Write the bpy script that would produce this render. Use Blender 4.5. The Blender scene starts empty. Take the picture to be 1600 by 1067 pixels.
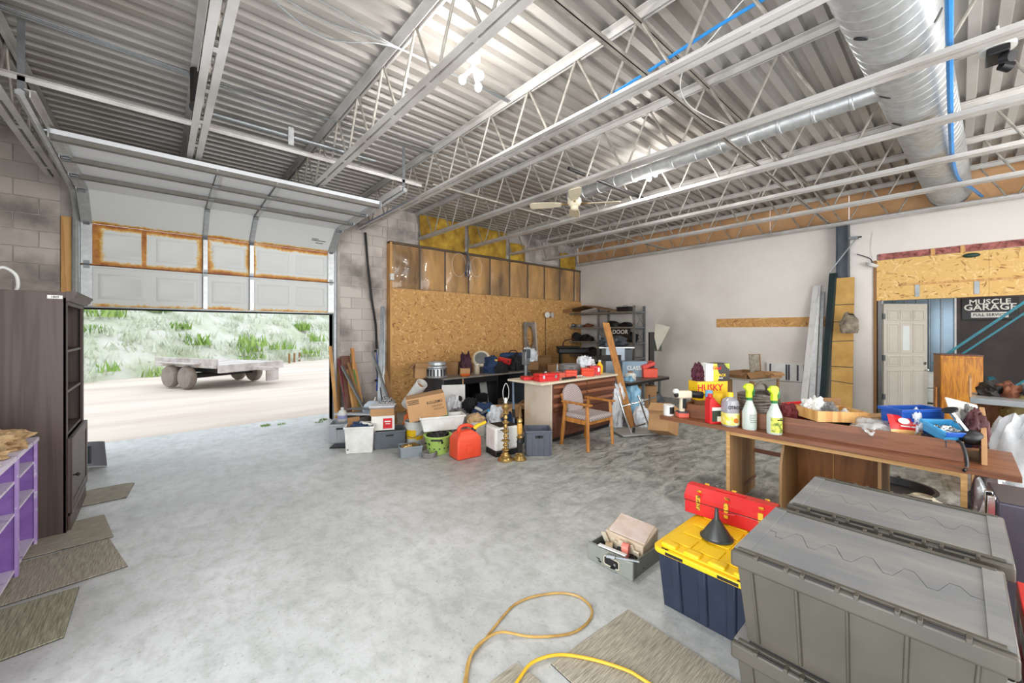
import bpy, bmesh, math, random
from mathutils import Vector, Matrix, Euler, noise
R = random.Random(11)
SC = bpy.context.scene
C = SC.collection
PI = math.pi
# ------------------------------------------------------------------ camera
H = 1.6; FX = 620.0; HOR = 516.0
YAW = math.atan2(550.0, 620.0)
FW = Vector((math.sin(YAW), math.cos(YAW), 0)); RT = Vector((math.cos(YAW), -math.sin(YAW), 0))
FACE = -YAW                                  # rotation of a thing whose front (local -Y) faces the camera
cam_d = bpy.data.cameras.new('camera'); cam = bpy.data.objects.new('camera', cam_d); C.objects.link(cam)
cam.location = (0, 0, H); cam.rotation_euler = (PI/2, 0, -YAW)
cam_d.sensor_width = 36; cam_d.lens = 36*FX/1600; cam_d.shift_y = -17.5/1600; cam_d.clip_start = .05; cam_d.clip_end = 300
SC.camera = cam
# ------------------------------------------------------------------ view, sky, sun, lamps
SC.view_settings.view_transform = 'Standard'; SC.view_settings.look = 'None'
SC.view_settings.gamma = 1; SC.view_settings.use_curve_mapping = False
SC.view_settings.exposure = 0.26
wd = bpy.data.worlds.new('world'); SC.world = wd; wd.use_nodes = True
nt = wd.node_tree; bg = nt.nodes['Background']
bg.inputs[0].default_value = (.86, .93, 1.0, 1); bg.inputs[1].default_value = 1.6
def area(name, loc, sx, sy, e, rot=(0, 0, 0), c=(1, 1, 1)):
    d = bpy.data.lights.new(name, 'AREA'); d.shape = 'RECTANGLE'; d.size = sx; d.size_y = sy; d.energy = e; d.color = c
    o = bpy.data.objects.new(name, d); o.location = loc; o.rotation_euler = rot; C.objects.link(o); return o
# added fill lights, set in two assumed open bays outside the view
area('bay_fill_side', (-1.5, .6, 1.6), 4.6, 2.7, 230, (0, -PI/2, 0), (.93, .96, 1))
area('bay_fill_rear', (3.6, -3.45, 1.7), 6.0, 2.9, 230, (PI/2, 0, 0), (1, .98, .95))
LAMP_E = 54
# ------------------------------------------------------------------ helpers
def s2l(c):
    f = lambda v: (v/12.92 if v <= .04045 else ((v+.055)/1.055)**2.4)
    return tuple(f(x/255.0) for x in c) + (1,)
def F(x, y, z=0.0):
    d = (H-z)*FX/(y-HOR); return FW*d + RT*((x-800)*d/FX) + Vector((0, 0, z))
def D(x, y, d):                               # a point at depth d
    return FW*d + RT*((x-800)*d/FX) + Vector((0, 0, H-(y-HOR)*d/FX))
MATS = {}
def newmat(name):
    m = bpy.data.materials.new(name); m.use_nodes = True
    n = m.node_tree.nodes; l = m.node_tree.links
    b = n['Principled BSDF']; MATS[name] = m
    return m, n, l, b
def mk(name, c, r=.6, m=0., var=.12, sc=5., bump=0., bsc=60., c2=None, lo=.35, hi=.7, st=(1, 1, 1), coat=0., alpha=None, trans=0., spec=.5, em=0., det=5):
    if name in MATS: return MATS[name]
    M_, n, l, b = newmat(name)
    A = s2l(c); B = s2l(c2) if c2 else tuple(x*(1-var*2.0) for x in A[:3])+(1,)
    tc = n.new('ShaderNodeTexCoord'); mp = n.new('ShaderNodeMapping'); mp.inputs['Scale'].default_value = st
    l.new(tc.outputs['Object'], mp.inputs[0])
    ns = n.new('ShaderNodeTexNoise'); ns.inputs['Scale'].default_value = sc; ns.inputs['Detail'].default_value = det
    ns.inputs['Roughness'].default_value = .6
    l.new(mp.outputs[0], ns.inputs['Vector'])
    rp = n.new('ShaderNodeValToRGB'); e = rp.color_ramp.elements
    e[0].position = lo; e[0].color = A; e[1].position = hi; e[1].color = B
    l.new(ns.outputs['Fac'], rp.inputs[0]); l.new(rp.outputs[0], b.inputs['Base Color'])
    b.inputs['Roughness'].default_value = r; b.inputs['Metallic'].default_value = m
    b.inputs['Specular IOR Level'].default_value = spec
    b.inputs['Coat Weight'].default_value = coat
    if trans: b.inputs['Transmission Weight'].default_value = trans
    if alpha is not None: b.inputs['Alpha'].default_value = alpha
    if em:
        b.inputs['Emission Color'].default_value = A; b.inputs['Emission Strength'].default_value = em
    if bump:
        n2 = n.new('ShaderNodeTexNoise'); n2.inputs['Scale'].default_value = bsc; n2.inputs['Detail'].default_value = 4
        l.new(mp.outputs[0], n2.inputs['Vector'])
        bp = n.new('ShaderNodeBump'); bp.inputs['Strength'].default_value = bump; bp.inputs['Distance'].default_value = .02
        l.new(n2.outputs['Fac'], bp.inputs['Height']); l.new(bp.outputs[0], b.inputs['Normal'])
    return M_
def wood(name, c, c2, st=(1, 1, 9), sc=3., r=.45, rings=6., coat=0.):
    """grain running along the local axis with the smallest stretch"""
    if name in MATS: return MATS[name]
    M_, n, l, b = newmat(name)
    tc = n.new('ShaderNodeTexCoord'); mp = n.new('ShaderNodeMapping'); mp.inputs['Scale'].default_value = st
    l.new(tc.outputs['Object'], mp.inputs[0])
    ns = n.new('ShaderNodeTexNoise'); ns.inputs['Scale'].default_value = sc; ns.inputs['Detail'].default_value = 6; ns.inputs['Distortion'].default_value = .6
    l.new(mp.outputs[0], ns.inputs['Vector'])
    mt = n.new('ShaderNodeMath'); mt.operation = 'MULTIPLY'; mt.inputs[1].default_value = rings
    l.new(ns.outputs['Fac'], mt.inputs[0])
    fr = n.new('ShaderNodeMath'); fr.operation = 'PINGPONG'; fr.inputs[1].default_value = 1.0
    l.new(mt.outputs[0], fr.inputs[0])
    rp = n.new('ShaderNodeValToRGB'); e = rp.color_ramp.elements
    e[0].position = .05; e[0].color = s2l(c2); e[1].position = .8; e[1].color = s2l(c)
    l.new(fr.outputs[0], rp.inputs[0]); l.new(rp.outputs[0], b.inputs['Base Color'])
    b.inputs['Roughness'].default_value = r; b.inputs['Coat Weight'].default_value = coat
    return M_
class M:
    """collects simple solids and links them as ONE mesh object"""
    def __init__(s): s.v = []; s.f = []
    def add(s, vs, fs, T=None):
        o = len(s.v)
        for p in vs:
            p = Vector(p); s.v.append(T @ p if T is not None else p)
        s.f += [[i+o for i in q] for q in fs]; return s
    def bx(s, x0, x1, y0, y1, z0, z1, T=None):
        vs = [(x, y, z) for z in (z0, z1) for y in (y0, y1) for x in (x0, x1)]
        return s.add(vs, [(0, 2, 3, 1), (4, 5, 7, 6), (0, 1, 5, 4), (2, 6, 7, 3), (0, 4, 6, 2), (1, 3, 7, 5)], T)
    def box(s, c, d, rot=None):
        T = Matrix.Translation(c)
        if rot is not None: T = T @ Euler(rot).to_matrix().to_4x4()
        return s.bx(-d[0]/2, d[0]/2, -d[1]/2, d[1]/2, -d[2]/2, d[2]/2, T)
    def taper(s, x0, x1, y0, y1, z0, z1, k):        # box whose bottom is k times the top
        cx, cy = (x0+x1)/2, (y0+y1)/2
        vs = []
        for z, q in ((z0, k), (z1, 1)):
            for y in (y0, y1):
                for x in (x0, x1): vs.append((cx+(x-cx)*q, cy+(y-cy)*q, z))
        return s.add(vs, [(0, 2, 3, 1), (4, 5, 7, 6), (0, 1, 5, 4), (2, 6, 7, 3), (0, 4, 6, 2), (1, 3, 7, 5)])
    def cyl(s, p0, p1, r0, r1=None, n=12, caps=True):
        p0, p1 = Vector(p0), Vector(p1); r1 = r0 if r1 is None else r1
        d = (p1-p0); L = d.length
        T = Matrix.Translation(p0) @ d.to_track_quat('Z', 'Y').to_matrix().to_4x4()
        vs = []
        for z, r in ((0, r0), (L, r1)):
            vs += [(r*math.cos(2*PI*i/n), r*math.sin(2*PI*i/n), z) for i in range(n)]
        fs = [(i, (i+1) % n, n+(i+1) % n, n+i) for i in range(n)]
        if caps: fs += [tuple(range(n-1, -1, -1)), tuple(range(n, 2*n))]
        return s.add(vs, fs, T)
    def lathe(s, prof, n=20, T=None, caps=True, sq=None):
        vs = []
        for r, z in prof:
            for i in range(n):
                a = 2*PI*i/n; c_, s_ = math.cos(a), math.sin(a)
                if sq:                                # superellipse section
                    e = 2.0/sq; c_ = math.copysign(abs(c_)**e, c_); s_ = math.copysign(abs(s_)**e, s_)
                vs.append((r*c_, r*s_, z))
        fs = []
        for k in range(len(prof)-1):
            for i in range(n):
                j = (i+1) % n; fs.append((k*n+i, k*n+j, (k+1)*n+j, (k+1)*n+i))
        if caps: fs += [tuple(range(n-1, -1, -1)), tuple(range((len(prof)-1)*n, len(prof)*n))]
        return s.add(vs, fs, T)
    def tube(s, pts, r, n=7, closed=False):
        pts = [Vector(p) for p in pts]; N = len(pts); vs = []; up = Vector((0, 0, 1)); prev = None
        for i, p in enumerate(pts):
            if closed: t = pts[(i+1) % N]-pts[i-1]
            else: t = pts[min(i+1, N-1)]-pts[max(i-1, 0)]
            t.normalize()
            if prev is None:
                a = t.cross(up)
                if a.length < .05: a = t.cross(Vector((1, 0, 0)))
            else: a = prev - t*prev.dot(t)
            a.normalize(); prev = a; b = t.cross(a)
            rr = r[i] if isinstance(r, (list, tuple)) else r
            vs += [p + (a*math.cos(2*PI*k/n) + b*math.sin(2*PI*k/n))*rr for k in range(n)]
        fs = []
        for i in range(N if closed else N-1):
            i2 = (i+1) % N
            for k in range(n):
                k2 = (k+1) % n; fs.append((i*n+k, i*n+k2, i2*n+k2, i2*n+k))
        if not closed: fs += [tuple(range(n-1, -1, -1)), tuple(range((N-1)*n, N*n))]
        return s.add(vs, fs)
    def prism(s, poly, h0, h1, T=None):             # polygon in xy, extruded along z
        n = len(poly)
        vs = [(x, y, h0) for x, y in poly] + [(x, y, h1) for x, y in poly]
        fs = [(i, (i+1) % n, n+(i+1) % n, n+i) for i in range(n)] + [tuple(range(n-1, -1, -1)), tuple(range(n, 2*n))]
        return s.add(vs, fs, T)
    def ball(s, c, r, n=10, T=None):
        if not isinstance(r, (tuple, list)): r = (r, r, r)
        m = max(5, n//2+1); vs = [(c[0], c[1], c[2]-r[2])]
        for k in range(1, m):
            ph = -PI/2+PI*k/m
            for i in range(n):
                a = 2*PI*i/n
                vs.append((c[0]+r[0]*math.cos(ph)*math.cos(a), c[1]+r[1]*math.cos(ph)*math.sin(a), c[2]+r[2]*math.sin(ph)))
        vs.append((c[0], c[1], c[2]+r[2])); L = len(vs)-1
        fs = [(0, 1+(i+1) % n, 1+i) for i in range(n)]
        for k in range(m-2):
            for i in range(n):
                j = (i+1) % n; a = 1+k*n; fs.append((a+i, a+j, a+n+j, a+n+i))
        a = 1+(m-2)*n; fs += [(L, a+i, a+(i+1) % n) for i in range(n)]
        return s.add(vs, fs, T)
    def mesh(s, name, mat, ang=38):
        used = sorted({i for f in s.f for i in f})
        if len(used) < len(s.v):
            ix = {v: k for k, v in enumerate(used)}; s.v = [s.v[i] for i in used]; s.f = [[ix[i] for i in f] for f in s.f]
        me = bpy.data.meshes.new(name); me.from_pydata([tuple(v) for v in s.v], [], s.f)
        me.polygons.foreach_set('use_smooth', [True]*len(me.polygons)); me.set_sharp_from_angle(angle=math.radians(ang))
        me.materials.append(mat); me.update(); return me
    def build(s, name, mat, parent=None, bev=0, loc=None, rot=None, kind=None, label=None, seg=2, ang=38):
        return link(s.mesh(name, mat, ang), name, parent, bev, loc, rot, kind, label, seg)
def link(me, name, parent=None, bev=0, loc=None, rot=None, kind=None, label=None, seg=2):
    o = bpy.data.objects.new(name, me); C.objects.link(o)
    if parent is not None: o.parent = parent
    if loc is not None: o.location = loc
    if rot is not None: o.rotation_euler = rot
    if kind: o['kind'] = kind
    if label: o['label'] = label
    if bev:
        b = o.modifiers.new('bevel', 'BEVEL'); b.width = bev; b.segments = seg; b.limit_method = 'ANGLE'; b.angle_limit = math.radians(50)
    return o
def T(name, label, cat, loc=(0, 0, 0), rz=0., group=None, rot=None):
    o = bpy.data.objects.new(name, None); C.objects.link(o); o.empty_display_size = .1
    o.location = loc; o.rotation_euler = rot if rot is not None else (0, 0, rz)
    o['label'] = label; o['category'] = cat
    if group: o['group'] = group
    return o
def tag(o, label, cat, group=None):
    o['label'] = label; o['category'] = cat
    if group: o['group'] = group
    return o
def dup(root, loc, rz=None, label=None, rot=None):
    def cp(o, par):
        c = o.copy(); C.objects.link(c)
        if par is not None: c.parent = par
        for ch in kids.get(o.name, []): cp(ch, c)
        return c
    kids = {}
    def walk(o):
        kids[o.name] = list(o.children)
        for ch in o.children: walk(ch)
    walk(root); r = cp(root, None); r.location = loc
    if rz is not None: r.rotation_euler = (0, 0, rz)
    if rot is not None: r.rotation_euler = rot
    if label: r['label'] = label
    return r
def text(name, body, size, mat, parent, loc, rot=(PI/2, 0, 0), ext=.0008, sx=1., align='CENTER', label=None, space=1., shear=0.):
    cu = bpy.data.curves.new(name, 'FONT'); cu.body = body; cu.size = size; cu.extrude = ext; cu.align_x = align; cu.align_y = 'CENTER'
    cu.resolution_u = 2; cu.space_character = space; cu.shear = shear; cu.offset = size*.018
    t = bpy.data.objects.new(name, cu); C.objects.link(t)
    dg = bpy.context.evaluated_depsgraph_get(); me = bpy.data.meshes.new_from_object(t.evaluated_get(dg))
    bpy.data.objects.remove(t); bpy.data.curves.remove(cu)
    me.materials.clear(); me.materials.append(mat); me.transform(Matrix.Diagonal((sx, 1, 1, 1)))
    return link(me, name, parent, 0, loc, rot, label=label)
def crumple(rx, ry, rz, seed, amp=.3, n=3, freq=2.2, flat=True):
    """a crumpled bag or cloth: a displaced ball flattened onto its base"""
    bm = bmesh.new(); bmesh.ops.create_icosphere(bm, subdivisions=n, radius=1)
    o = Vector((seed*7.3, seed*3.1, seed*1.7)); m = M()
    for v in bm.verts:
        p = v.co.normalized()
        k = 1 + amp*(noise.noise(p*freq*.8+o)*.75 + (.35-abs(noise.noise(p*freq*1.7+o))*1.5) + (.12-abs(noise.noise(p*freq*3.6+o))*.5))
        q = Vector((p.x*k*rx, p.y*k*ry, p.z*k*rz))
        if flat and q.z < -rz*.45: q.z = -rz*.45
        q.z += rz*.45; v.co = q
    bm.verts.index_update()
    m.add([v.co.copy() for v in bm.verts], [[v.index for v in f.verts] for f in bm.faces]); bm.free()
    return m
# ------------------------------------------------------------------ materials
def concrete():
    m, n, l, b = newmat('concrete')
    tc = n.new('ShaderNodeTexCoord')
    def N(sc, det=6, st=(1, 1, 1), ro=.6, dist=0):
        mp = n.new('ShaderNodeMapping'); mp.inputs['Scale'].default_value = st; l.new(tc.outputs['Object'], mp.inputs[0])
        x = n.new('ShaderNodeTexNoise'); x.inputs['Scale'].default_value = sc; x.inputs['Detail'].default_value = det
        x.inputs['Roughness'].default_value = ro; x.inputs['Distortion'].default_value = dist; l.new(mp.outputs[0], x.inputs['Vector']); return x
    def ramp(src, p0, c0, p1, c1):
        r = n.new('ShaderNodeValToRGB'); e = r.color_ramp.elements
        e[0].position = p0; e[0].color = c0; e[1].position = p1; e[1].color = c1; l.new(src.outputs['Fac'], r.inputs[0]); return r
    def mul(a, b_, f=1.):
        x = n.new('ShaderNodeMix'); x.data_type = 'RGBA'; x.blend_type = 'MULTIPLY'; x.inputs['Factor'].default_value = f
        l.new(a, x.inputs['A']); l.new(b_, x.inputs['B']); return x.outputs['Result']
    a = ramp(N(.9, 8, ro=.62), .32, s2l((178, 180, 178)), .62, s2l((206, 207, 206)))
    b1 = ramp(N(9, 8, (1, .7, 1), .74, .3), .34, s2l((222, 222, 219)), .56, (1, 1, 1, 1))
    c = ramp(N(45, 6), .30, s2l((205, 203, 198)), .42, (1, 1, 1, 1))
    d = ramp(N(28, 3), .72, (0, 0, 0, 1), .76, (1, 1, 1, 1))
    o = mul(mul(a.outputs[0], b1.outputs[0], .9), c.outputs[0], .8)
    x = n.new('ShaderNodeMix'); x.data_type = 'RGBA'; l.new(d.outputs[0], x.inputs['Factor']); l.new(o, x.inputs['A']); x.inputs['B'].default_value = s2l((228, 228, 224))
    # darker mottled tone, growing in towards the work-table side
    sep = n.new('ShaderNodeSeparateXYZ'); l.new(tc.outputs['Object'], sep.inputs[0])
    g = n.new('ShaderNodeMapRange'); g.inputs['From Min'].default_value = 1.6; g.inputs['From Max'].default_value = 4.2
    l.new(sep.outputs['X'], g.inputs['Value'])
    st = ramp(N(5.5, 9, (.6, 1.5, 1), .74, .8), .38, s2l((146, 148, 140)), .58, s2l((242, 242, 236)))
    x2 = n.new('ShaderNodeMix'); x2.data_type = 'RGBA'; x2.blend_type = 'MULTIPLY'; l.new(g.outputs[0], x2.inputs['Factor'])
    l.new(x.outputs['Result'], x2.inputs['A']); l.new(st.outputs[0], x2.inputs['B'])
    l.new(x2.outputs['Result'], b.inputs['Base Color'])
    rr = n.new('ShaderNodeMapRange'); rr.inputs['To Min'].default_value = .32; rr.inputs['To Max'].default_value = .62
    l.new(N(5, 6).outputs['Fac'], rr.inputs['Value']); l.new(rr.outputs[0], b.inputs['Roughness'])
    bp = n.new('ShaderNodeBump'); bp.inputs['Strength'].default_value = .12; l.new(N(60, 4).outputs['Fac'], bp.inputs['Height']); l.new(bp.outputs[0], b.inputs['Normal'])
    return m
def osb(name='osb', base=(204, 154, 92), dark=(136, 90, 46), light=(234, 194, 134)):
    m, n, l, b = newmat(name)
    tc = n.new('ShaderNodeTexCoord'); cols = []
    sp = n.new('ShaderNodeSeparateXYZ'); l.new(tc.outputs['Object'], sp.inputs[0])
    ad = n.new('ShaderNodeMath'); l.new(sp.outputs[0], ad.inputs[0]); l.new(sp.outputs[1], ad.inputs[1])
    cb = n.new('ShaderNodeCombineXYZ'); l.new(ad.outputs[0], cb.inputs[0]); l.new(sp.outputs[2], cb.inputs[1])
    for k, ang in enumerate((.25, 1.1, 1.9, 2.75)):
        mp = n.new('ShaderNodeMapping'); mp.vector_type = 'TEXTURE'; mp.inputs['Rotation'].default_value = (0, 0, ang); mp.inputs['Scale'].default_value = (.095, .019, 1)
        mp.inputs['Location'].default_value = (k*3.1, k*1.7, 0)
        l.new(cb.outputs[0], mp.inputs[0])
        v = n.new('ShaderNodeTexVoronoi'); v.voronoi_dimensions = '2D'; v.inputs['Scale'].default_value = 1.0; l.new(mp.outputs[0], v.inputs['Vector'])
        s = n.new('ShaderNodeSeparateColor'); l.new(v.outputs['Color'], s.inputs[0]); cols.append(s.outputs[0])
    ns = n.new('ShaderNodeTexVoronoi'); ns.inputs['Scale'].default_value = 16; l.new(tc.outputs['Object'], ns.inputs['Vector'])
    s = n.new('ShaderNodeSeparateColor'); l.new(ns.outputs['Color'], s.inputs[0])
    cur = cols[0]
    for k, thr in ((1, .25), (2, .5), (3, .75)):
        g = n.new('ShaderNodeMath'); g.operation = 'GREATER_THAN'; g.inputs[1].default_value = thr; l.new(s.outputs[1], g.inputs[0])
        x = n.new('ShaderNodeMix'); l.new(g.outputs[0], x.inputs['Factor']); l.new(cur, x.inputs['A']); l.new(cols[k], x.inputs['B']); cur = x.outputs['Result']
    rp = n.new('ShaderNodeValToRGB'); e = rp.color_ramp.elements
    e[0].position = 0; e[0].color = s2l(dark); e[1].position = 1; e[1].color = s2l(light)
    for p, c in ((.12, base), (.8, base)):
        q = e.new(p); q.color = s2l(c)
    l.new(cur, rp.inputs[0]); l.new(rp.outputs[0], b.inputs['Base Color']); b.inputs['Roughness'].default_value = .7
    return m
def doormat():
    """white sheet steel, rusting from the horizontal seams (local z) inwards"""
    m, n, l, b = newmat('door_steel')
    tc = n.new('ShaderNodeTexCoord'); sep = n.new('ShaderNodeSeparateXYZ'); l.new(tc.outputs['Object'], sep.inputs[0])
    oi = n.new('ShaderNodeObjectInfo')
    ns = n.new('ShaderNodeTexNoise'); ns.inputs['Scale'].default_value = 2.3; ns.inputs['Detail'].default_value = 8; l.new(tc.outputs['Object'], ns.inputs['Vector'])
    n2 = n.new('ShaderNodeTexNoise'); n2.inputs['Scale'].default_value = 17; n2.inputs['Detail'].default_value = 8; n2.inputs['Roughness'].default_value = .75; l.new(tc.outputs['Object'], n2.inputs['Vector'])
    def ma(op, x, y=None, c=None):
        q = n.new('ShaderNodeMath'); q.operation = op
        for k, v in enumerate((x, y, c)):
            if v is None: continue
            if isinstance(v, (int, float)): q.inputs[k].default_value = v
            else: l.new(v, q.inputs[k])
        return q.outputs[0]
    def att(nm):
        q = n.new('ShaderNodeAttribute'); q.attribute_type = 'OBJECT'; q.attribute_name = nm; return q.outputs['Fac']
    def fall(v, lo, hi):
        q = n.new('ShaderNodeMapRange'); q.inputs['From Min'].default_value = lo; q.inputs['From Max'].default_value = hi; l.new(v, q.inputs['Value']); return q.outputs[0]
    dz = ma('SUBTRACT', sep.outputs['Z'], .262)
    ez = fall(ma('ABSOLUTE', dz), .15, .262)
    ez = ma('MULTIPLY', ez, ma('SUBTRACT', 1.0, ma('MULTIPLY', ma('GREATER_THAN', dz, 0.0), ma('SUBTRACT', 1.0, att('rust_top')))))
    ex = None
    for x0, w in ((-.62, .16), (.49, .17), (1.06, .12), (-.16, .035)):
        f = fall(ma('ABSOLUTE', ma('SUBTRACT', sep.outputs['X'], x0)), w, .02); ex = f if ex is None else ma('MAXIMUM', ex, f)
    mx = ma('MAXIMUM', ez, ma('MULTIPLY', ex, att('rust_side')))
    mu = ma('MULTIPLY', ma('MULTIPLY', mx, ns.outputs['Fac']), att('rust'))
    ad = n.new('ShaderNodeMath'); ad.operation = 'MULTIPLY_ADD'; l.new(n2.outputs['Fac'], ad.inputs[0]); ad.inputs[1].default_value = .55; l.new(mu, ad.inputs[2])
    rp = n.new('ShaderNodeValToRGB'); e = rp.color_ramp.elements
    e[0].position = .52; e[0].color = s2l((218, 220, 218)); e[1].position = .92; e[1].color = s2l((150, 80, 30))
    q = e.new(.60); q.color = s2l((224, 190, 118)); q = e.new(.69); q.color = s2l((206, 140, 54))
    l.new(ad.outputs[0], rp.inputs[0]); l.new(rp.outputs[0], b.inputs['Base Color']); b.inputs['Roughness'].default_value = .5
    return m
def blockmat():
    m, n, l, b = newmat('concrete_block')
    tc = n.new('ShaderNodeTexCoord'); oi = n.new('ShaderNodeObjectInfo'); ge = n.new('ShaderNodeNewGeometry')
    ns = n.new('ShaderNodeTexNoise'); ns.inputs['Scale'].default_value = 1.6; ns.inputs['Detail'].default_value = 8; l.new(ge.outputs['Position'], ns.inputs['Vector'])
    n2 = n.new('ShaderNodeTexNoise'); n2.inputs['Scale'].default_value = 70; n2.inputs['Detail'].default_value = 5; l.new(ge.outputs['Position'], n2.inputs['Vector'])
    rp = n.new('ShaderNodeValToRGB'); e = rp.color_ramp.elements
    e[0].position = .30; e[0].color = s2l((104, 97, 92)); e[1].position = .54; e[1].color = s2l((206, 196, 188))
    l.new(ns.outputs['Fac'], rp.inputs[0])
    mr = n.new('ShaderNodeMapRange'); mr.inputs['To Min'].default_value = .88; mr.inputs['To Max'].default_value = 1.08; l.new(oi.outputs['Random'], mr.inputs['Value'])
    x = n.new('ShaderNodeMix'); x.data_type = 'RGBA'; x.blend_type = 'MULTIPLY'; x.inputs['Factor'].default_value = 1
    l.new(rp.outputs[0], x.inputs['A']); l.new(mr.outputs[0], x.inputs['B']); l.new(x.outputs['Result'], b.inputs['Base Color'])
    b.inputs['Roughness'].default_value = .9
    bp = n.new('ShaderNodeBump'); bp.inputs['Strength'].default_value = .35; bp.inputs['Distance'].default_value = .01
    l.new(n2.outputs['Fac'], bp.inputs['Height']); l.new(bp.outputs[0], b.inputs['Normal'])
    return m
def weave(name, c, c2, sc=60.):
    m, n, l, b = newmat(name)
    tc = n.new('ShaderNodeTexCoord'); w = n.new('ShaderNodeTexWave'); w.inputs['Scale'].default_value = sc; w.bands_direction = 'X'
    w.inputs['Distortion'].default_value = 0
    # herring-bone: the stripe direction flips by column
    sep = n.new('ShaderNodeSeparateXYZ'); l.new(tc.outputs['Object'], sep.inputs[0])
    pp = n.new('ShaderNodeMath'); pp.operation = 'PINGPONG'; pp.inputs[1].default_value = .03; l.new(sep.outputs['X'], pp.inputs[0])
    ad = n.new('ShaderNodeMath'); l.new(pp.outputs[0], ad.inputs[0]); l.new(sep.outputs['Z'], ad.inputs[1])
    a3 = n.new('ShaderNodeMath'); l.new(ad.outputs[0], a3.inputs[0]); l.new(sep.outputs['Y'], a3.inputs[1])
    cb = n.new('ShaderNodeCombineXYZ'); l.new(a3.outputs[0], cb.inputs[0]); l.new(cb.outputs[0], w.inputs['Vector'])
    rp = n.new('ShaderNodeValToRGB'); e = rp.color_ramp.elements; e[0].position = .4; e[0].color = s2l(c); e[1].position = .6; e[1].color = s2l(c2)
    l.new(w.outputs['Fac'], rp.inputs[0]); l.new(rp.outputs[0], b.inputs['Base Color']); b.inputs['Roughness'].default_value = .9
    return m
def stripes(name, c, c2, sc, axis='X', r=.9, bump=.3):
    """loop-pile carpet: ribs along one axis broken by noise"""
    m, n, l, b = newmat(name)
    tc = n.new('ShaderNodeTexCoord'); mp = n.new('ShaderNodeMapping'); l.new(tc.outputs['Object'], mp.inputs[0])
    mp.inputs['Scale'].default_value = (170, 9, 1) if axis == 'X' else (9, 170, 1)
    ns = n.new('ShaderNodeTexNoise'); ns.inputs['Scale'].default_value = sc; ns.inputs['Detail'].default_value = 5; ns.inputs['Roughness'].default_value = .7; l.new(mp.outputs[0], ns.inputs['Vector'])
    rp = n.new('ShaderNodeValToRGB'); e = rp.color_ramp.elements; e[0].position = .36; e[0].color = s2l(c); e[1].position = .64; e[1].color = s2l(c2)
    l.new(ns.outputs['Fac'], rp.inputs[0]); l.new(rp.outputs[0], b.inputs['Base Color']); b.inputs['Roughness'].default_value = r
    bp = n.new('ShaderNodeBump'); bp.inputs['Strength'].default_value = bump; bp.inputs['Distance'].default_value = .01; l.new(ns.outputs['Fac'], bp.inputs['Height']); l.new(bp.outputs[0], b.inputs['Normal'])
    return m
mCONC = concrete(); mOSB = osb(); mOSB2 = osb('osb_pale', (226, 184, 112), (160, 112, 56), (240, 208, 148)); mDOOR = doormat(); mBLOCK = blockmat()
mMORT = mk('mortar', (210, 203, 196), .95, var=.2, sc=3)
mDRY = mk('drywall', (232, 226, 219), .85, var=.05, sc=.7, c2=(218, 211, 203), lo=.45, hi=.75)
def smudge(m, spots, dark):
    n = m.node_tree.nodes; l = m.node_tree.links; b = n['Principled BSDF']; src = b.inputs['Base Color'].links[0].from_socket
    tc = n.new('ShaderNodeTexCoord'); ns = n.new('ShaderNodeTexNoise'); ns.inputs['Scale'].default_value = 2.2; ns.inputs['Detail'].default_value = 7; l.new(tc.outputs['Object'], ns.inputs['Vector'])
    for c, r, amt in spots:
        vm = n.new('ShaderNodeVectorMath'); vm.operation = 'DISTANCE'; vm.inputs[1].default_value = c; l.new(tc.outputs['Object'], vm.inputs[0])
        mr = n.new('ShaderNodeMapRange'); mr.inputs['From Min'].default_value = r; mr.inputs['From Max'].default_value = 0; mr.inputs['To Max'].default_value = amt; l.new(vm.outputs['Value'], mr.inputs['Value'])
        mu = n.new('ShaderNodeMath'); mu.operation = 'MULTIPLY'; l.new(mr.outputs[0], mu.inputs[0]); l.new(ns.outputs['Fac'], mu.inputs[1])
        x = n.new('ShaderNodeMix'); x.data_type = 'RGBA'; l.new(mu.outputs[0], x.inputs['Factor']); l.new(src, x.inputs['A']); x.inputs['B'].default_value = s2l(dark); src = x.outputs['Result']
    l.new(src, b.inputs['Base Color'])
smudge(mDRY, [((9.1, 5.0, 1.75), 1.0, .65), ((9.1, 4.2, 1.5), .7, .75), ((9.1, 6.3, 1.9), 1.1, .45), ((9.1, 6.9, 3.2), .8, .3), ((9.1, 3.6, .7), .8, .25)], (112, 104, 90))
mDECK = mk('galvanised_deck', (196, 193, 188), .5, .35, sc=1.1, c2=(150, 142, 134), lo=.35, hi=.72, st=(.4, 1, 1), bump=.05)
mJOIST = mk('joist_paint', (206, 203, 199), .5, .15, sc=2.5, c2=(168, 162, 156), lo=.4, hi=.75, st=(1, .6, 1))
mROD = mk('web_steel', (176, 170, 160), .5, .3, var=.2, sc=9)
mGALV = mk('galvanised', (204, 207, 208), .38, .6, var=.12, sc=14)
mSTEEL = mk('grey_steel', (150, 154, 156), .4, .7, var=.14, sc=9)
mCHROME = mk('chrome', (215, 218, 220), .16, 1., var=.08)
mIRON = mk('dark_iron', (48, 46, 45), .55, .4, var=.2)
mBLACK = mk('black_plastic', (26, 26, 28), .45, var=.15)
mRUB = mk('rubber', (34, 34, 35), .8, var=.2)
mWHITE = mk('white_plastic', (230, 230, 226), .4, var=.04, sc=6, c2=(206, 204, 196))
mWPAINT = mk('white_paint', (232, 231, 228), .5, var=.04, c2=(206, 203, 196), lo=.5, hi=.8)
mCREAM = mk('cream_plastic', (228, 216, 190), .5, var=.06)
mGREYP = mk('grey_plastic', (120, 124, 127), .5, var=.1)
mDGREY = mk('dark_grey_plastic', (74, 78, 84), .5, var=.12)
mTOTE = mk('taupe_tote_plastic', (72, 68, 59), .45, var=.06, sc=4, c2=(84, 79, 69))
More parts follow.
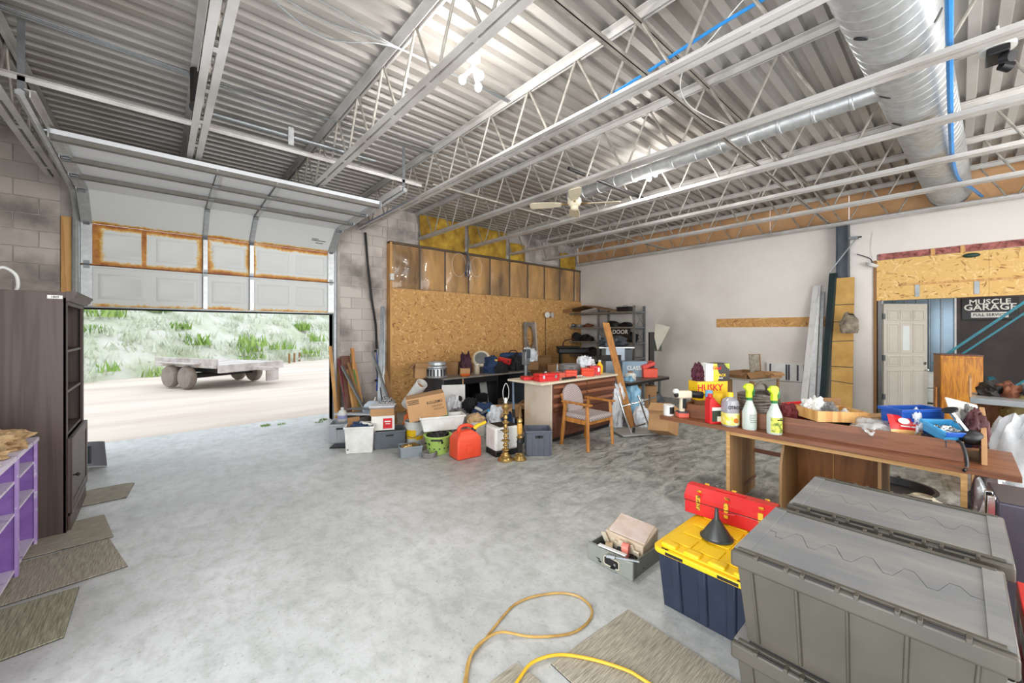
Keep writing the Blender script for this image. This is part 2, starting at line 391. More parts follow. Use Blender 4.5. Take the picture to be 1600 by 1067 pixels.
mLID = mk('taupe_lid_plastic', (118, 119, 121), .5, sc=2.2, c2=(146, 143, 136), st=(3, .8, 1), lo=.4, hi=.68, bump=.04, bsc=90)
mRED = mk('red_plastic', (214, 34, 36), .35, var=.08)
mORANGE = mk('red_orange_plastic', (228, 78, 46), .4, var=.05, c2=(214, 66, 40))
mYEL = mk('yellow_plastic', (248, 200, 22), .4, var=.05)
mBLUE = mk('blue_plastic', (28, 84, 176), .35, var=.08)
mSKY = mk('sky_blue_plastic', (64, 160, 214), .4, var=.08)
mGREEN = mk('lime_plastic', (172, 204, 104), .45, var=.05)
mNAVY = mk('navy_plastic', (36, 44, 62), .45, sc=9, c2=(50, 58, 76), lo=.5, hi=.8)
mPURP = mk('purple_paint', (146, 108, 182), .45, var=.08, c2=(112, 78, 152))
mLILAC = mk('lilac_worn_paint', (222, 212, 232), .5, sc=9, c2=(164, 132, 190), lo=.58, hi=.7)
mCARD = mk('cardboard', (190, 148, 104), .85, var=.06, sc=3, c2=(176, 134, 92))
mCARD2 = mk('dark_cardboard', (150, 112, 74), .85, var=.08, sc=3)
mPAPER = mk('paper', (236, 234, 226), .8, var=.04)
mINK = mk('ink', (44, 36, 32), .8, var=.0)
mREDINK = mk('red_ink', (206, 34, 44), .7, var=.0)
mBRASS = mk('brass', (188, 158, 98), .3, .85, sc=14, c2=(120, 92, 52), lo=.45, hi=.75)
mESP = wood('espresso_wood', (86, 71, 65), (71, 57, 52), (5, 5, .18), 2.2, .5, 7)
mOAK = wood('oak', (196, 134, 66), (158, 98, 40), (8, 8, .6), 3, .4, 7)
mHONEY = wood('honey_oak_veneer', (192, 126, 22), (154, 92, 12), (7, 7, .7), 3, .4, 10)
mWALN = wood('walnut_veneer', (134, 84, 54), (110, 66, 42), (6, .6, 8), 3, .4, 5)
mMAPLE = wood('raw_particle_edge', (214, 170, 112), (190, 144, 88), (6, .8, 8), 3, .6, 4)
mTANV = wood('tan_veneer', (176, 140, 98), (160, 122, 80), (6, 6, .6), 2, .5, 4)
mBRVEN = wood('brown_veneer', (150, 96, 44), (122, 74, 30), (7, 7, .5), 2, .45, 5)
mMAHOG = wood('mahogany', (106, 64, 45), (90, 53, 38), (.6, 6, 6), 3, .4, 6)
mPINE = wood('pine', (216, 168, 104), (190, 136, 76), (7, 7, .6), 2.4, .6, 5)
mKRAFT = mk('kraft_insulation', (216, 164, 94), .35, sc=1.3, c2=(104, 72, 40), lo=.40, hi=.70, bump=.5, bsc=9, st=(1.6, 1, .5), coat=.5, det=7)
mGLASSW = mk('glass_wool', (212, 172, 66), .95, sc=4, c2=(138, 100, 36), bump=.8, bsc=26)
mPINK = mk('pink_insulation', (190, 120, 112), .95, sc=16, c2=(104, 56, 50), bump=.8, bsc=40)
mBROWNB = mk('brown_fibreboard', (222, 176, 130), .8, sc=1.5, c2=(194, 148, 104))
mBLKWALL = mk('black_wall_paint', (62, 54, 54), .6, sc=3, c2=(82, 70, 64), lo=.5, hi=.8)
mTEAL = mk('teal_paint', (40, 140, 158), .4, var=.12)
mCARPET = stripes('carpet_ribs', (122, 116, 102), (186, 178, 160), 1.0, 'X')
mCARPETY = stripes('carpet_ribs_across', (122, 116, 102), (186, 178, 160), 1.0, 'Y')
mCARPO = stripes('olive_carpet_ribs', (108, 106, 86), (178, 176, 150), .8, 'X')
mCARPE = mk('carpet_backing', (52, 48, 44), .9)
mCHAIRF = weave('herringbone_fabric', (200, 188, 182), (134, 119, 122), 9.5)
mZEBRA = weave('zebra_cloth', (226, 226, 226), (34, 36, 38), 7)
mTAN = mk('tan_cloth', (196, 164, 122), .9, var=.15, sc=9, bump=.3, bsc=30)
mBAGW = mk('white_bag', (226, 230, 234), .35, var=.06, sc=9, bump=.4, bsc=14)
mFOIL = mk('silver_film', (222, 226, 228), .25, .25, var=.2, sc=10, bump=.6, bsc=18)
mDENIM = mk('blue_cloth', (44, 66, 104), .85, var=.2, sc=8, bump=.4, bsc=26)
mGREYC = mk('grey_cloth', (130, 128, 126), .9, var=.2, sc=8, bump=.4, bsc=26)
mBLKC = mk('black_cloth', (32, 32, 36), .85, var=.2, sc=8, bump=.4, bsc=20)
mGRAVEL = mk('pale_gravel', (216, 204, 192), .95, sc=.6, c2=(196, 180, 166), lo=.4, hi=.7, bump=.4, bsc=40, st=(.35, 1.6, 1), det=8)
mHILL = mk('hill_soil', (208, 208, 198), .95, sc=.8, c2=(178, 184, 156), lo=.4, hi=.66, det=9)
mLEAF = mk('leaf', (120, 158, 66), .7, sc=.8, c2=(170, 192, 110))
mRIPE = mk('pale_scrub', (208, 212, 198), .8, sc=1.2, c2=(182, 192, 160))
mTRAIL = mk('weathered_trailer_paint', (206, 200, 196), .7, sc=3, c2=(160, 148, 140))
mBULB = mk('lit_bulb', (255, 252, 246), .4, var=0, em=30)
mCLEAR = mk('clear_plastic', (232, 236, 236), .12, var=.02, trans=.75, spec=.5)
mLABELY = mk('lemon_label', (238, 214, 30), .5, sc=22, c2=(250, 244, 190), lo=.4, hi=.6)
mTYRE = mRUB
# ------------------------------------------------------------------ the shell
def struct(o): o['kind'] = 'structure'; return o
def sroot(name):
    o = bpy.data.objects.new(name, None); C.objects.link(o); o['kind'] = 'structure'; return o
YB = 7.4; XR = 9.1; XL = -1.5; YF = -3.5; ZD = 4.0
m = M(); m.bx(XL-.2, XR, YF-.2, YB+.2, -.12, 0); m.bx(XR, 11.5, -2.6, 1.2, -.12, 0)
struct(m.build('floor', mCONC))
# roof deck: real flutes, six inches apart, running along the garage-door wall
m = M(); P = .156; prof = []; y = YF-.2
while y < YB+.2:
    prof += [(y, ZD), (y+.066, ZD), (y+.076, ZD+.048), (y+.146, ZD+.048)]; y += P
vs = []; fs = []
for x in (XL-.2, XR+.1):
    vs += [(x, a, z) for a, z in prof]
n_ = len(prof)
fs = [(i, i+1, n_+i+1, n_+i) for i in range(n_-1)]
m.add(vs, fs); m.bx(XL-.2, XR+.1, YF-.2, YB+.2, ZD+.06, ZD+.12)
struct(m.build('ceiling', mDECK, ang=20))
# block wall with the overhead door
DX0, DX1, DH = -.76, 2.30, 3.02
wb = sroot('wall_back')
m = M(); m.bx(XL-.2, DX0, YB+.012, YB+.2, 0, ZD); m.bx(DX1, XR+.1, YB+.012, YB+.2, 0, ZD); m.bx(DX0, DX1, YB+.012, YB+.2, DH, ZD)
m.build('masonry_core', mMORT, wb)
def blocks(x0, x1, z0, z1):
    k = int(round(z0/.2))
    while k*.2 < z1-.05:
        xs = [x0]; x = x0 + (.4 if k % 2 else .2)
        while x < x1-.06: xs.append(x); x += .4
        xs.append(x1)
        for a, b in zip(xs, xs[1:]):
            w = round(b-a-.008, 3); key = 'blk%.3f' % w
            me = bpy.data.meshes.get(key)
            if me is None:
                mm = M(); mm.bx(-w/2, w/2, 0, .05, .004, .196); me = mm.mesh(key, mBLOCK)
            o = link(me, 'block', wb, .004, ((a+b)/2, YB+.0005+R.uniform(-.002, .002), k*.2), seg=1)
        k += 1
blocks(XL, DX0-.16, 0, ZD); blocks(DX1+.12, 3.32, 0, ZD); blocks(3.32, 4.0, 3.2, ZD)
# timber jambs beside the door
m = M(); m.bx(DX0-.16, DX0-.07, YB-.02, YB+.02, 0, 3.02); struct(m.build('trim_1', mPINE, bev=.003))
m = M(); m.bx(DX0-.07, DX0, YB-.01, YB+.2, 0, DH); m.bx(DX1, DX1+.06, YB-.01, YB+.2, 0, DH); m.bx(DX0, DX1, YB-.0, YB+.2, DH, DH+.1)
struct(m.build('trim_2', mSTEEL, bev=.003))
m = M(); m.bx(DX1+.06, DX1+.12, YB-.02, YB+.02, 0, 1.1); struct(m.build('trim_3', mPINE, bev=.003))
# stud wall along the block wall: OSB below, kraft-faced batts under film above
YO = 7.24
k = 0; x = 3.34
while x < XR-.02:
    x1 = min(x+1.22, XR-.01)
    m = M(); m.bx(x+.001, x1-.001, YO, YO+.011, 0, 2.42); m.build('osb_sheet', mOSB, wb)
    x = x1
m = M(); m.bx(3.30, 3.34, YO, YB, 0, 3.30); m.build('end_stud', mPINE, wb)
m = M(); m.bx(3.30, XR-.01, YO+.01, YO+.13, 3.28, 3.32); m.build('top_plate', mk('sooty_timber', (96, 74, 56), .8, var=.2), wb)
def batt(x0, x1, z0, z1, y, mat, name, seed, amp=.045, nx=10, nz=14):
    m = M(); vs = []
    for j in range(nz+1):
        for i in range(nx+1):
            u, v = i/nx, j/nz
            b = math.sin(PI*u)**.6*math.sin(PI*min(max(v, .02), .98))**.25*amp
            q = noise.noise(Vector((x0*3+u*4+seed, v*5, seed)))*amp*.7*math.sin(PI*u)
            vs.append((x0+(x1-x0)*u, y-b-q, z0+(z1-z0)*v))
    fs = [(j*(nx+1)+i, j*(nx+1)+i+1, (j+1)*(nx+1)+i+1, (j+1)*(nx+1)+i) for j in range(nz) for i in range(nx)]
    n0 = len(vs); vs += [(x0, y+.08, z0), (x1, y+.08, z0), (x1, y+.08, z1), (x0, y+.08, z1)]
    m.add(vs, fs + [(n0+3, n0+2, n0+1, n0)]); return m.build(name, mat, wb, ang=80)
studs = [3.34, 3.95, 4.55, 5.16, 5.77, 6.38, 6.99, 7.6, 8.21, 8.82, XR-.02]
for i, (a, b) in enumerate(zip(studs, studs[1:])):
    batt(a+.012, b-.012, 2.43, 3.27, YO+.045, mKRAFT, 'insulation_batt', i*1.7)
    m = M(); m.bx(b-.02, b+.02, YO+.035, YO+.10, 2.42, 3.28); m.build('stud', mk('sooty_timber', (96, 74, 56), .8, var=.2), wb)
m = M()                                           # clear film stapled over the batts
nx, nz = 160, 24; vs = []
for j in range(nz+1):
    for i in range(nx+1):
        u, v = i/nx, j/nz; X = 3.33+(XR-.04-3.33)*u
        w = .02*noise.noise(Vector((X*5+v*7, v*1.5, 3.3)))+.016*noise.noise(Vector((X*9-v*8, v*2, 8)))
        vs.append((X, YO-.022-abs(w), 2.40+.90*v))
m.add(vs, [(j*(nx+1)+i, j*(nx+1)+i+1, (j+1)*(nx+1)+i+1, (j+1)*(nx+1)+i) for j in range(nz) for i in range(nx)])
fm, n__, l__, b__ = newmat('clear_film'); b__.inputs['Base Color'].default_value = (.5, .45, .36, 1); b__.inputs['Alpha'].default_value = .10; b__.inputs['Roughness'].default_value = .18
m.build('plastic_film', fm, wb, ang=80)
for a, b in ((3.98, 5.10), (5.2, 6.32), (6.45, 6.95), (8.3, 8.95)):
    batt(a, b, 3.33, 3.97 if a < 6 else 3.75, YB-.06, mGLASSW, 'glass_wool_batt', a*2, .09)
blocks(6.97, 8.28, 3.4, ZD)
# drywall side with the wide opening to the next room
OY = .93; OZ = 2.10; HZ = 2.78; OY2 = -1.9
wr = sroot('wall_right')
m = M(); m.bx(XR, XR+.12, OY, YB, 0, 3.5); m.bx(XR, XR+.12, OY2, OY, HZ+.10, 3.5); m.bx(XR, XR+.12, YF-.2, OY2, 0, 3.5)
m.build('drywall', mDRY, wr)
y = OY
for y1 in (-.29, OY2):
    m = M(); m.bx(XR-.012, XR, y1+.002, y, OZ, HZ); m.build('header_board', mOSB2, wr); y = y1
m = M(); m.bx(XR, XR+.1, OY2, OY, OZ, HZ); m.build('header_core', mPINE, wr)
m = M(); vs = []; nn = 60
batt_m = M()
for i in range(nn+1):
    for j in range(4):
        Y = OY2+(OY-.02-OY2)*i/nn; vs.append((XR-.01-.035*abs(noise.noise(Vector((Y*9, j*1.3, 2)))), Y, HZ+.005+.10*j/3))
batt_m.add(vs, [(i*4+j, i*4+j+1, (i+1)*4+j+1, (i+1)*4+j) for i in range(nn) for j in range(3)]); batt_m.build('insulation_strip', mPINK, wr, ang=80)
for Y in (.25, -.06):
    m = M(); m.bx(XR-.035, XR-.01, Y, Y+.05, HZ, HZ+.10); m.build('blocking', mPINE, wr)
m = M(); m.bx(XR-.02, XR+.14, OY, OY+.04, 0, HZ); m.build('opening_jamb', mCARD2, wr)
m = M(); m.bx(XR-.03, XR-.008, -1.9, .62, 2.33, 2.36); m.build('rail', mPINE, wr)
for Y in (.42, -.20, -.85):
    m = M(); m.bx(XR-.022, XR-.012, Y, Y+.055, 2.14, 2.34); m.build('bracket', mSTEEL, wr, bev=.002)
# brown boards between the joist ends and the deck
y = YB
while y > YF:
    y1 = max(y-1.22, YF)
    m = M(); m.bx(XR+.05, XR+.07, y1+.004, y-.004, 3.48, ZD+.05); m.build('fibreboard', mBROWNB, wr); y = y1
m = M(); m.bx(XR-.03, XR+.05, YF, YB, 3.47, 3.53); m.bx(XR-.08, XR-.0, OY-4, YB, 3.515, 3.53); struct(m.build('trim_4', mJOIST, bev=.003))
m = M(); m.bx(XR-.012, XR, 1.55, 3.52, 1.665, 1.85); m.build('wall_strip', mOSB, wr)
# the two unseen walls, with bay openings added to let in light
m = M(); m.bx(XL-.2, XL, 3.2, YB+.2, 0, ZD); m.bx(XL-.2, XL, YF-.2, -2.1, 0, ZD); m.bx(XL-.2, XL, -2.1, 3.2, 3.05, ZD)
struct(m.build('wall_left', mMORT))
m = M(); m.bx(XL, .4, YF-.2, YF, 0, ZD); m.bx(7.0, XR+.2, YF-.2, YF, 0, ZD); m.bx(.4, 7.0, YF-.2, YF, 3.2, ZD)
struct(m.build('wall_front', mMORT))
# next room seen through the opening
XN = 11.2
m = M(); m.bx(XN, XN+.1, -2.6, .035, 0, 3.0); struct(m.build('wall_far', mBLKWALL))
m = M(); m.bx(XR+.12, XN, 1.06, 1.18, 0, 3.0); struct(m.build('wall_side', mWPAINT))
m = M(); m.bx(XR+.12, XN+.1, -2.7, -2.6, 0, 3.0); struct(m.build('wall_near', mWPAINT))
m = M(); m.bx(XR+.12, XN+.1, -2.7, 1.18, 3.0, 3.1); struct(m.build('ceiling_annex', mWPAINT))
wm = sroot('wall_metal')
m = M(); m.bx(XN+.03, XN+.1, .06, 1.06, 0, 3.0); m.build('backing', mGALV, wm)
y = 1.05
while y > .07:
    y1 = max(y-.165, .06)
    m = M(); m.bx(XN+.012, XN+.03, y1+.012, y-.012, 0, 3.0); m.bx(XN-.008, XN+.03, y1, y1+.012, 0, 3.0); m.build('metal_panel', mk('blue_grey_sheet', (128, 148, 162), .3, .5, var=.1, sc=2), wm, bev=.004); y = y1
m = M(); m.bx(XN-.02, XN+.1, .035, .06, 0, 3.0); struct(m.build('trim_5', mWPAINT))
# ------------------------------------------------------------------ overhead door
d1 = sroot('door_1')
SEC = [((7.30, 1.90), 0), ((7.30, 2.43), 0), ((7.30, 2.955), 51), ((6.893, 3.285), 88), ((6.365, 3.303), 88), ((5.838, 3.321), 88)]
W0, W1 = DX0+.02, DX1-.02; SH = .525
ST = [W0+.05, .49, 1.06, W1-.05]
def section_mesh(plain):
    m = M(); m.bx(W0, W1, 0, .045, 0, SH); m.bx(W0, W1, .03, .045, -.02, 0)
    if not plain:
        m.bx(W0, W1, -.012, 0, .004, .028); m.bx(W0, W1, -.012, 0, SH-.028, SH-.004)
        for a, b, k in ((ST[0]+.05, ST[1]-.03, 2), (ST[1]+.03, ST[2]-.03, 1), (ST[2]+.03, ST[3]-.05, 2)):
            w = (b-a)/k
            for i in range(k):
                x0, x1 = a+i*w+.05, a+(i+1)*w-.05
                vs = []
                for q, yy in ((0, 0), (.02, -.012), (.045, -.012), (.06, -.003)):
                    vs += [(x0+q, yy, .10+q), (x1-q, yy, .10+q), (x1-q, yy, .425-q), (x0+q, yy, .425-q)]
                fs = []
                for r in range(3):
                    for e in range(4):
                        f = (e+1) % 4; fs.append((r*4+e, r*4+f, (r+1)*4+f, (r+1)*4+e))
                fs.append((12, 13, 14, 15)); m.add(vs, fs)
    return m
mDOORW = mk('door_insulation_facing', (232, 234, 236), .45, var=.03, sc=1.2)
me_e = section_mesh(False).mesh('section_embossed', mDOOR); me_p = section_mesh(True).mesh('section_plain', mDOORW)
me_r = section_mesh(True).mesh('section_plain_rusty', mDOOR)
mm = M(); mm.bx(-.03, .03, -.022, 0, .01, SH-.01); mm.bx(-.03, -.022, -.022, 0, 0, SH)
for k in range(6): mm.bx(-.006, .006, -.024, -.02, .06+k*.08, .068+k*.08)
me_st = mm.mesh('stile', mGALV)
mm = M(); mm.bx(-.05, .05, -.026, 0, .01, SH-.01)
for k in range(8):
    for q in (-.03, .028): mm.bx(q, q+.012, -.028, -.025, .05+k*.06, .066+k*.06)
me_es = mm.mesh('end_stile', mGALV)
mm = M(); mm.bx(-.028, .028, -.034, -.024, -.05, .05); mm.cyl((-.03, -.034, 0), (.03, -.034, 0), .009, n=8); me_h = mm.mesh('hinge', mSTEEL)
mm = M(); mm.bx(W0, W1, -.05, -.045, 0, .05); mm.bx(W0, W1, -.05, 0, 0, .005); mm.bx(W0, W1, -.05, 0, .045, .05); me_su = mm.mesh('strut', mk('dull_strut', (126, 121, 114), .6, .1))
for i, ((y, z), a) in enumerate(SEC):
    s = link(me_e if i < 2 else (me_r if i == 2 else me_p), 'door_section', d1, .002, (0, y, z), (math.radians(a), 0, 0), seg=1)
    s['rust'] = (.85, 1.25, 1.0, 0, 0, 0)[i]; s['rust_top'] = (.35, 1.0, 0, 0, 0, 0)[i]; s['rust_side'] = (.35, .85, .2, 0, 0, 0)[i]
    for k, x in enumerate(ST):
        link(me_es if k in (0, 3) else me_st, 'stile', s, 0, (x, 0 if i > 1 else -.012, 0))
        if i: link(me_h, 'hinge', s, 0, (x, -.012, 0))
    if i >= 3: link(me_su, 'strut', s, .002, (0, 0, SH-.05 if i == 5 else SH-.03), seg=1)
    if i == 0:
        mm = M(); mm.bx(W0, W1, -.02, .05, -.012, .004); mm.build('bottom_rail', mSTEEL, s)
        mm = M(); mm.bx(W0+.01, W1-.01, .0, .04, -.035, -.012); mm.build('weather_seal', mRUB, s)
    if i == 3:
        for k2, (x2, w2, z2) in enumerate(((1.42, .30, .36), (1.40, .34, .33), (1.47, .20, .30))): mm = M(); mm.bx(x2, x2+w2, -.001, 0, z2, z2+.014); mm.build('faded_print', mGREYP, s)
    if i == 2:
        for x2, w2, z2 in ((1.88, .10, .25), (1.88, .22, .22), (1.95, .12, .17)): mm = M(); mm.bx(x2, x2+w2, -.001, 0, z2, z2+.014); mm.build('faded_print', mINK, s)
# rust-coloured chain of scratches is left to the steel; tracks of the door:
for sx, x in ((-1, W0-.045), (1, W1+.045)):
    pts = [(x, 7.33, .02), (x, 7.33, 2.9)]
    for k in range(1, 9):
        q = k/8*PI/2*.97; pts.append((x, 7.33-.40*(1-math.cos(q)), 2.9+.40*math.sin(q)))
    pts += [(x, 4.66, 3.38)]
    m = M(); m.tube(pts, .028, 6); m.build('track', mGALV, d1, ang=25)
    m = M(); m.bx(x-.05*sx-.004, x-.05*sx+.004, 4.66, 7.0, 3.36, 3.41); m.bx(x-.05*sx-.03, x-.05*sx+.03, 4.66, 7.0, 3.41, 3.416); m.build('track_angle', mJOIST, d1)
    for yy, zz in ((6.85, 3.26), (6.35, 3.28), (5.83, 3.30), (5.32, 3.31)):
        m = M(); m.bx(x-sx*.06, x-sx*.052, yy-.07, yy+.07, zz-.03, zz+.06); m.cyl((x-.05*sx, yy, zz+.05), (x, yy, zz+.05), .012, n=8); m.build('roller_bracket', mGALV, d1, bev=.002)
    m = M(); m.bx(x-.02, x+.02, 4.70, 4.706, 3.40, 3.95); m.build('hanger_strap', mSTEEL, d1)
m = M(); m.bx(W0-.2, W1+.3, 4.70, 4.704, 3.485, 3.52); m.bx(W0-.2, W1+.3, 4.67, 4.704, 3.52, 3.524); m.build('cross_angle', mJOIST, d1)
m = M(); m.cyl((.3, 4.58, 3.6), (1.9, 4.58, 3.6), .022); m.build('torsion_tube', mSTEEL, d1); m = M(); m.bx(.98, 1.03, 4.54, 4.555, 3.50, 3.68); m.build('bracket_plate', mGALV, d1)
# ------------------------------------------------------------------ roof joists
JX = [-.95+1.22*k for k in range(8)] + [8.88]
mm = M()
J0, J1 = YF+.1, YB-.02
for s in (-1, 1):
    mm.bx(min(s*.012, s*.062), max(s*.012, s*.062), J0, J1, 3.985, 3.995); mm.bx(min(s*.012, s*.019), max(s*.012, s*.019), J0, J1, 3.935, 3.99)
me_top = mm.mesh('top_chord', mJOIST)
mm = M(); JE = YB-.16
for s in (-1, 1):
    mm.bx(min(s*.012, s*.062), max(s*.012, s*.062), J0, JE, 3.425, 3.432); mm.bx(min(s*.012, s*.019), max(s*.012, s*.019), J0, JE, 3.432, 3.48)
me_bot = mm.mesh('bottom_chord', mJOIST)
mm = M()
y = J0
while y < JE: mm.bx(-.014, .014, y, y+.05, 3.428, 3.436); y += .6
me_sp = mm.mesh('spacers', mJOIST)
me_rod = {}
for s in (-1, 1):
    mm = M(); mm.cyl((0, 0, 3.44), (0, s*.27, 3.97), .0115, n=7); me_rod[s] = mm.mesh('web_rod', mROD)
wall_word = ['directly over the left edge of the garage door', 'over the left half of the garage door', 'over the right half of the garage door', 'carrying the blue cable, ending beside the garage door',
             'first with its lower end on the plywood wall', 'second with its lower end on the plywood wall', 'third with its lower end on the plywood wall', 'fourth with its lower end on the plywood wall', 'lying along the top of the white drywall']
for k, x in enumerate(JX):
    j = T('roof_joist', 'pale grey open-web steel roof joist '+wall_word[k], 'joist', (x, 0, 0), 0, 'open-web roof joists')
    link(me_top, 'top_chord', j); link(me_bot, 'bottom_chord', j); link(me_sp, 'weld_spacers', j, kind='stuff')
    y = 1.91-.6*5
    while y < JE-.1:
        for s in (-1, 1):
            y2 = y+s*.30
            if abs(y+s*.15-(.45-.0384*x)) < .30 and x > 1.2: continue
            if y2 < JE+.1: link(me_rod[s], 'web_rod', j, 0, (0, y+s*.03, 0))
        y += .6
    m = M(); m.cyl((0, JE-.05, 3.44), (0, J1-.02, 3.95), .014, n=7); m.build('end_diagonal', mROD, j)
def bridging(x0, x1, y, z, word):
    m = M(); m.bx(x0, x1, y, y+.005, z, z+.034); m.bx(x0, x1, y, y+.034, z, z+.005)
    tag(m.build('bridging_angle', mROD), word, 'brace', 'bridging angles between the joists')
bridging(JX[2]-.05, JX[8]+.1, 1.53, 3.484, 'thin steel bridging angle across the lower chords near the spiral duct')
bridging(JX[3]-.05, JX[8]+.1, 4.55, 3.484, 'thin steel bridging angle across the lower chords beyond the ceiling fan')
bridging(JX[0], JX[8]+.1, 1.58, 3.90, 'thin steel bridging angle high under the deck near the lamps')
# ------------------------------------------------------------------ outside
m = M(); nx, ny = 60, 40; vs = []
def ground_z(x, y): return -.03 + .02*noise.noise(Vector((x*.3, y*.3, 0))) - max(0, min(1, (y-9)/6))*.05
for j in range(ny+1):
    for i in range(nx+1):
        x = -22+60*i/nx; y = 7.45+40*j/ny; vs.append((x, y, ground_z(x, y)))
m.add(vs, [(j*(nx+1)+i, j*(nx+1)+i+1, (j+1)*(nx+1)+i+1, (j+1)*(nx+1)+i) for j in range(ny) for i in range(nx)])
struct(m.build('ground', mGRAVEL, ang=80))
m = M(); m.bx(DX0-.2, DX1+.3, YB+.2, 8.1, -.1, -.005); struct(m.build('floor_apron', mCONC))
HA = Vector((-4.5, 16.6)); HB = Vector((14, 29.5)); hd = (HB-HA).normalized(); hn = Vector((-hd.y, hd.x))
def hill(u, v):
    z = -.1 + 5.2*(1-math.exp(-v/5.0)) + .35*noise.noise(Vector((u*.35, v*.4, 4))) * min(1, v) + .15*noise.noise(Vector((u*1.1, v*1.2, 9)))*min(1, v)
    p = HA + hd*u + hn*(v + .5*noise.noise(Vector((u*.4, 0, 5))))
    return Vector((p.x, p.y, z))
m = M(); nu, nv = 80, 40
vs = [hill(-8+44*i/nu, 16*j/nv) for j in range(nv+1) for i in range(nu+1)]
m.add(vs, [(j*(nu+1)+i, j*(nu+1)+i+1, (j+1)*(nu+1)+i+1, (j+1)*(nu+1)+i) for j in range(nv) for i in range(nu)])
struct(m.build('hill', mHILL, ang=80))
def tufts(m, p, n, h, spread):
    for _ in range(n):
        a = R.uniform(0, 2*PI); r = spread*math.sqrt(R.random()); b = R.uniform(0, 2*PI); hh = h*R.uniform(.5, 1.2); w = hh*.16
        q = p + Vector((r*math.cos(a), r*math.sin(a), 0)); t = Vector((math.cos(b), math.sin(b), 0))
        tip = q + Vector((R.uniform(-.5, .5)*hh, R.uniform(-.5, .5)*hh, hh))
        m.add([q-t*w, q+t*w, tip], [(0, 1, 2)])
m = M(); m2 = M()
for _ in range(2600):
    u = R.uniform(-6, 34); v = 15*R.random()**1.3; tufts(m2, hill(u, v)-Vector((0, 0, .03)), 9, .34, .4)
for _ in range(115):
    u = R.uniform(-6, 34); v = 11*R.random(); tufts(m, hill(u, v)-Vector((0, 0, .03)), R.randint(40, 110), R.uniform(.3, .6), R.uniform(.3, .8))
for _ in range(26):
    u = R.uniform(-6, 34); tufts(m, hill(u, R.uniform(0, .5))-Vector((0, 0, .03)), 40, .35, .6)
for nm, mesh_, mt, lb in (('scrub', m2, mRIPE, 'pale dry scrub and weeds covering the bank outside the door'), ('grass', m, mLEAF, 'brighter green grass clumps on the bank outside the door')):
    o = mesh_.build(nm, mt, ang=10); o['kind'] = 'stuff'; tag(o, lb, 'vegetation')
m = M()
for px, py, s in ((415, 665, 14), (505, 656, 16), (498, 660, 8), (440, 663, 6)):
    p = F(px, py); p.z = -.02; tufts(m, p, s*7, .05, .07)
o = m.build('threshold_grass', mLEAF, ang=10); o['kind'] = 'stuff'; tag(o, 'small green grass tufts growing at the concrete threshold', 'grass')
# flatbed trailer
tp = F(267, 602); tr = T('flatbed_trailer', 'weathered pale flatbed trailer with two axles parked on the gravel outside', 'trailer', (tp.x, tp.y, -.06), math.radians(-63))
m = M(); m.bx(-.85, 1.95, .12, 1.95, .60, .68); m.build('deck', mTRAIL, tr, bev=.01)
m = M(); m.bx(-.9, 1.9, .06, .12, .60, .86); m.build('side_board', mTRAIL, tr, bev=.01)
m = M(); m.bx(1.95, 2.05, .06, 2.0, .48, .70); m.build('end_rail', mTRAIL, tr, bev=.01)
m = M(); m.bx(-.5, 1.25, -.14, .06, .70, .74); m.build('fender', mTRAIL, tr, bev=.01)
m = M(); m.bx(-.8, 1.9, .3, .4, .45, .60); m.bx(-.8, 1.9, 1.6, 1.7, .45, .60); m.bx(1.6, 1.7, .3, 1.7, .45, .6); m.bx(-.05, .05, 0, 2, .28, .36); m.bx(.7, .8, 0, 2, .28, .36); m.bx(-.05, .05, .3, .4, .3, .5); m.build('frame', mIRON, tr)
m = M(); m.bx(2.05, 2.9, .95, 1.08, .5, .6); m.build('drawbar', mTRAIL, tr, bev=.01)
m = M(); m.bx(1.9, 1.96, 1.5, 1.9, .1, .48); m.build('mud_flap', mTRAIL, tr, bev=.01)
wm_ = M(); wm_.lathe([(.16, -.09), (.29, -.09), (.32, -.05), (.32, .05), (.29, .09), (.16, .09)], 24); wm_.lathe([(.02, .05), (.17, .06)], 20)
me_ty = wm_.mesh('wheel_tyre', mk('dusty_tyre', (150, 138, 128), .9, var=.15)); hub = M(); hub.lathe([(.0, .08), (.05, .08), (.06, .05), (.17, .03), (.18, .08), (.16, .085)], 20, caps=False); hub.lathe([(.02, -.08), (.17, -.06)], 20)
for k in range(5): hub.ball((.1*math.cos(k*1.257), .1*math.sin(k*1.257), .06), .022, 6)
me_hub = hub.mesh('hub', mTRAIL)
for x, y, sg in ((0, 0, 1), (.75, 0, 1), (0, 1.95, -1), (.75, 1.95, -1)):
    w = link(me_ty, 'wheel', tr, 0, (x, y, .32), (PI/2*sg, 0, 0)); link(me_hub, 'hub', w)
for k in range(6):
    p = F(452+k*8, 560-k*1.2); m = M(); m.cyl((0, 0, -.1), (0, 0, .45), .05, n=8)
    tag(m.build('fence_post', mCARD2, loc=(p.x*.9, p.y*.9, -.05)), 'short dark post along the foot of the bank, %s from the trailer' % ['first', 'second', 'third', 'fourth', 'fifth', 'sixth'][k], 'post', 'short posts along the bank')
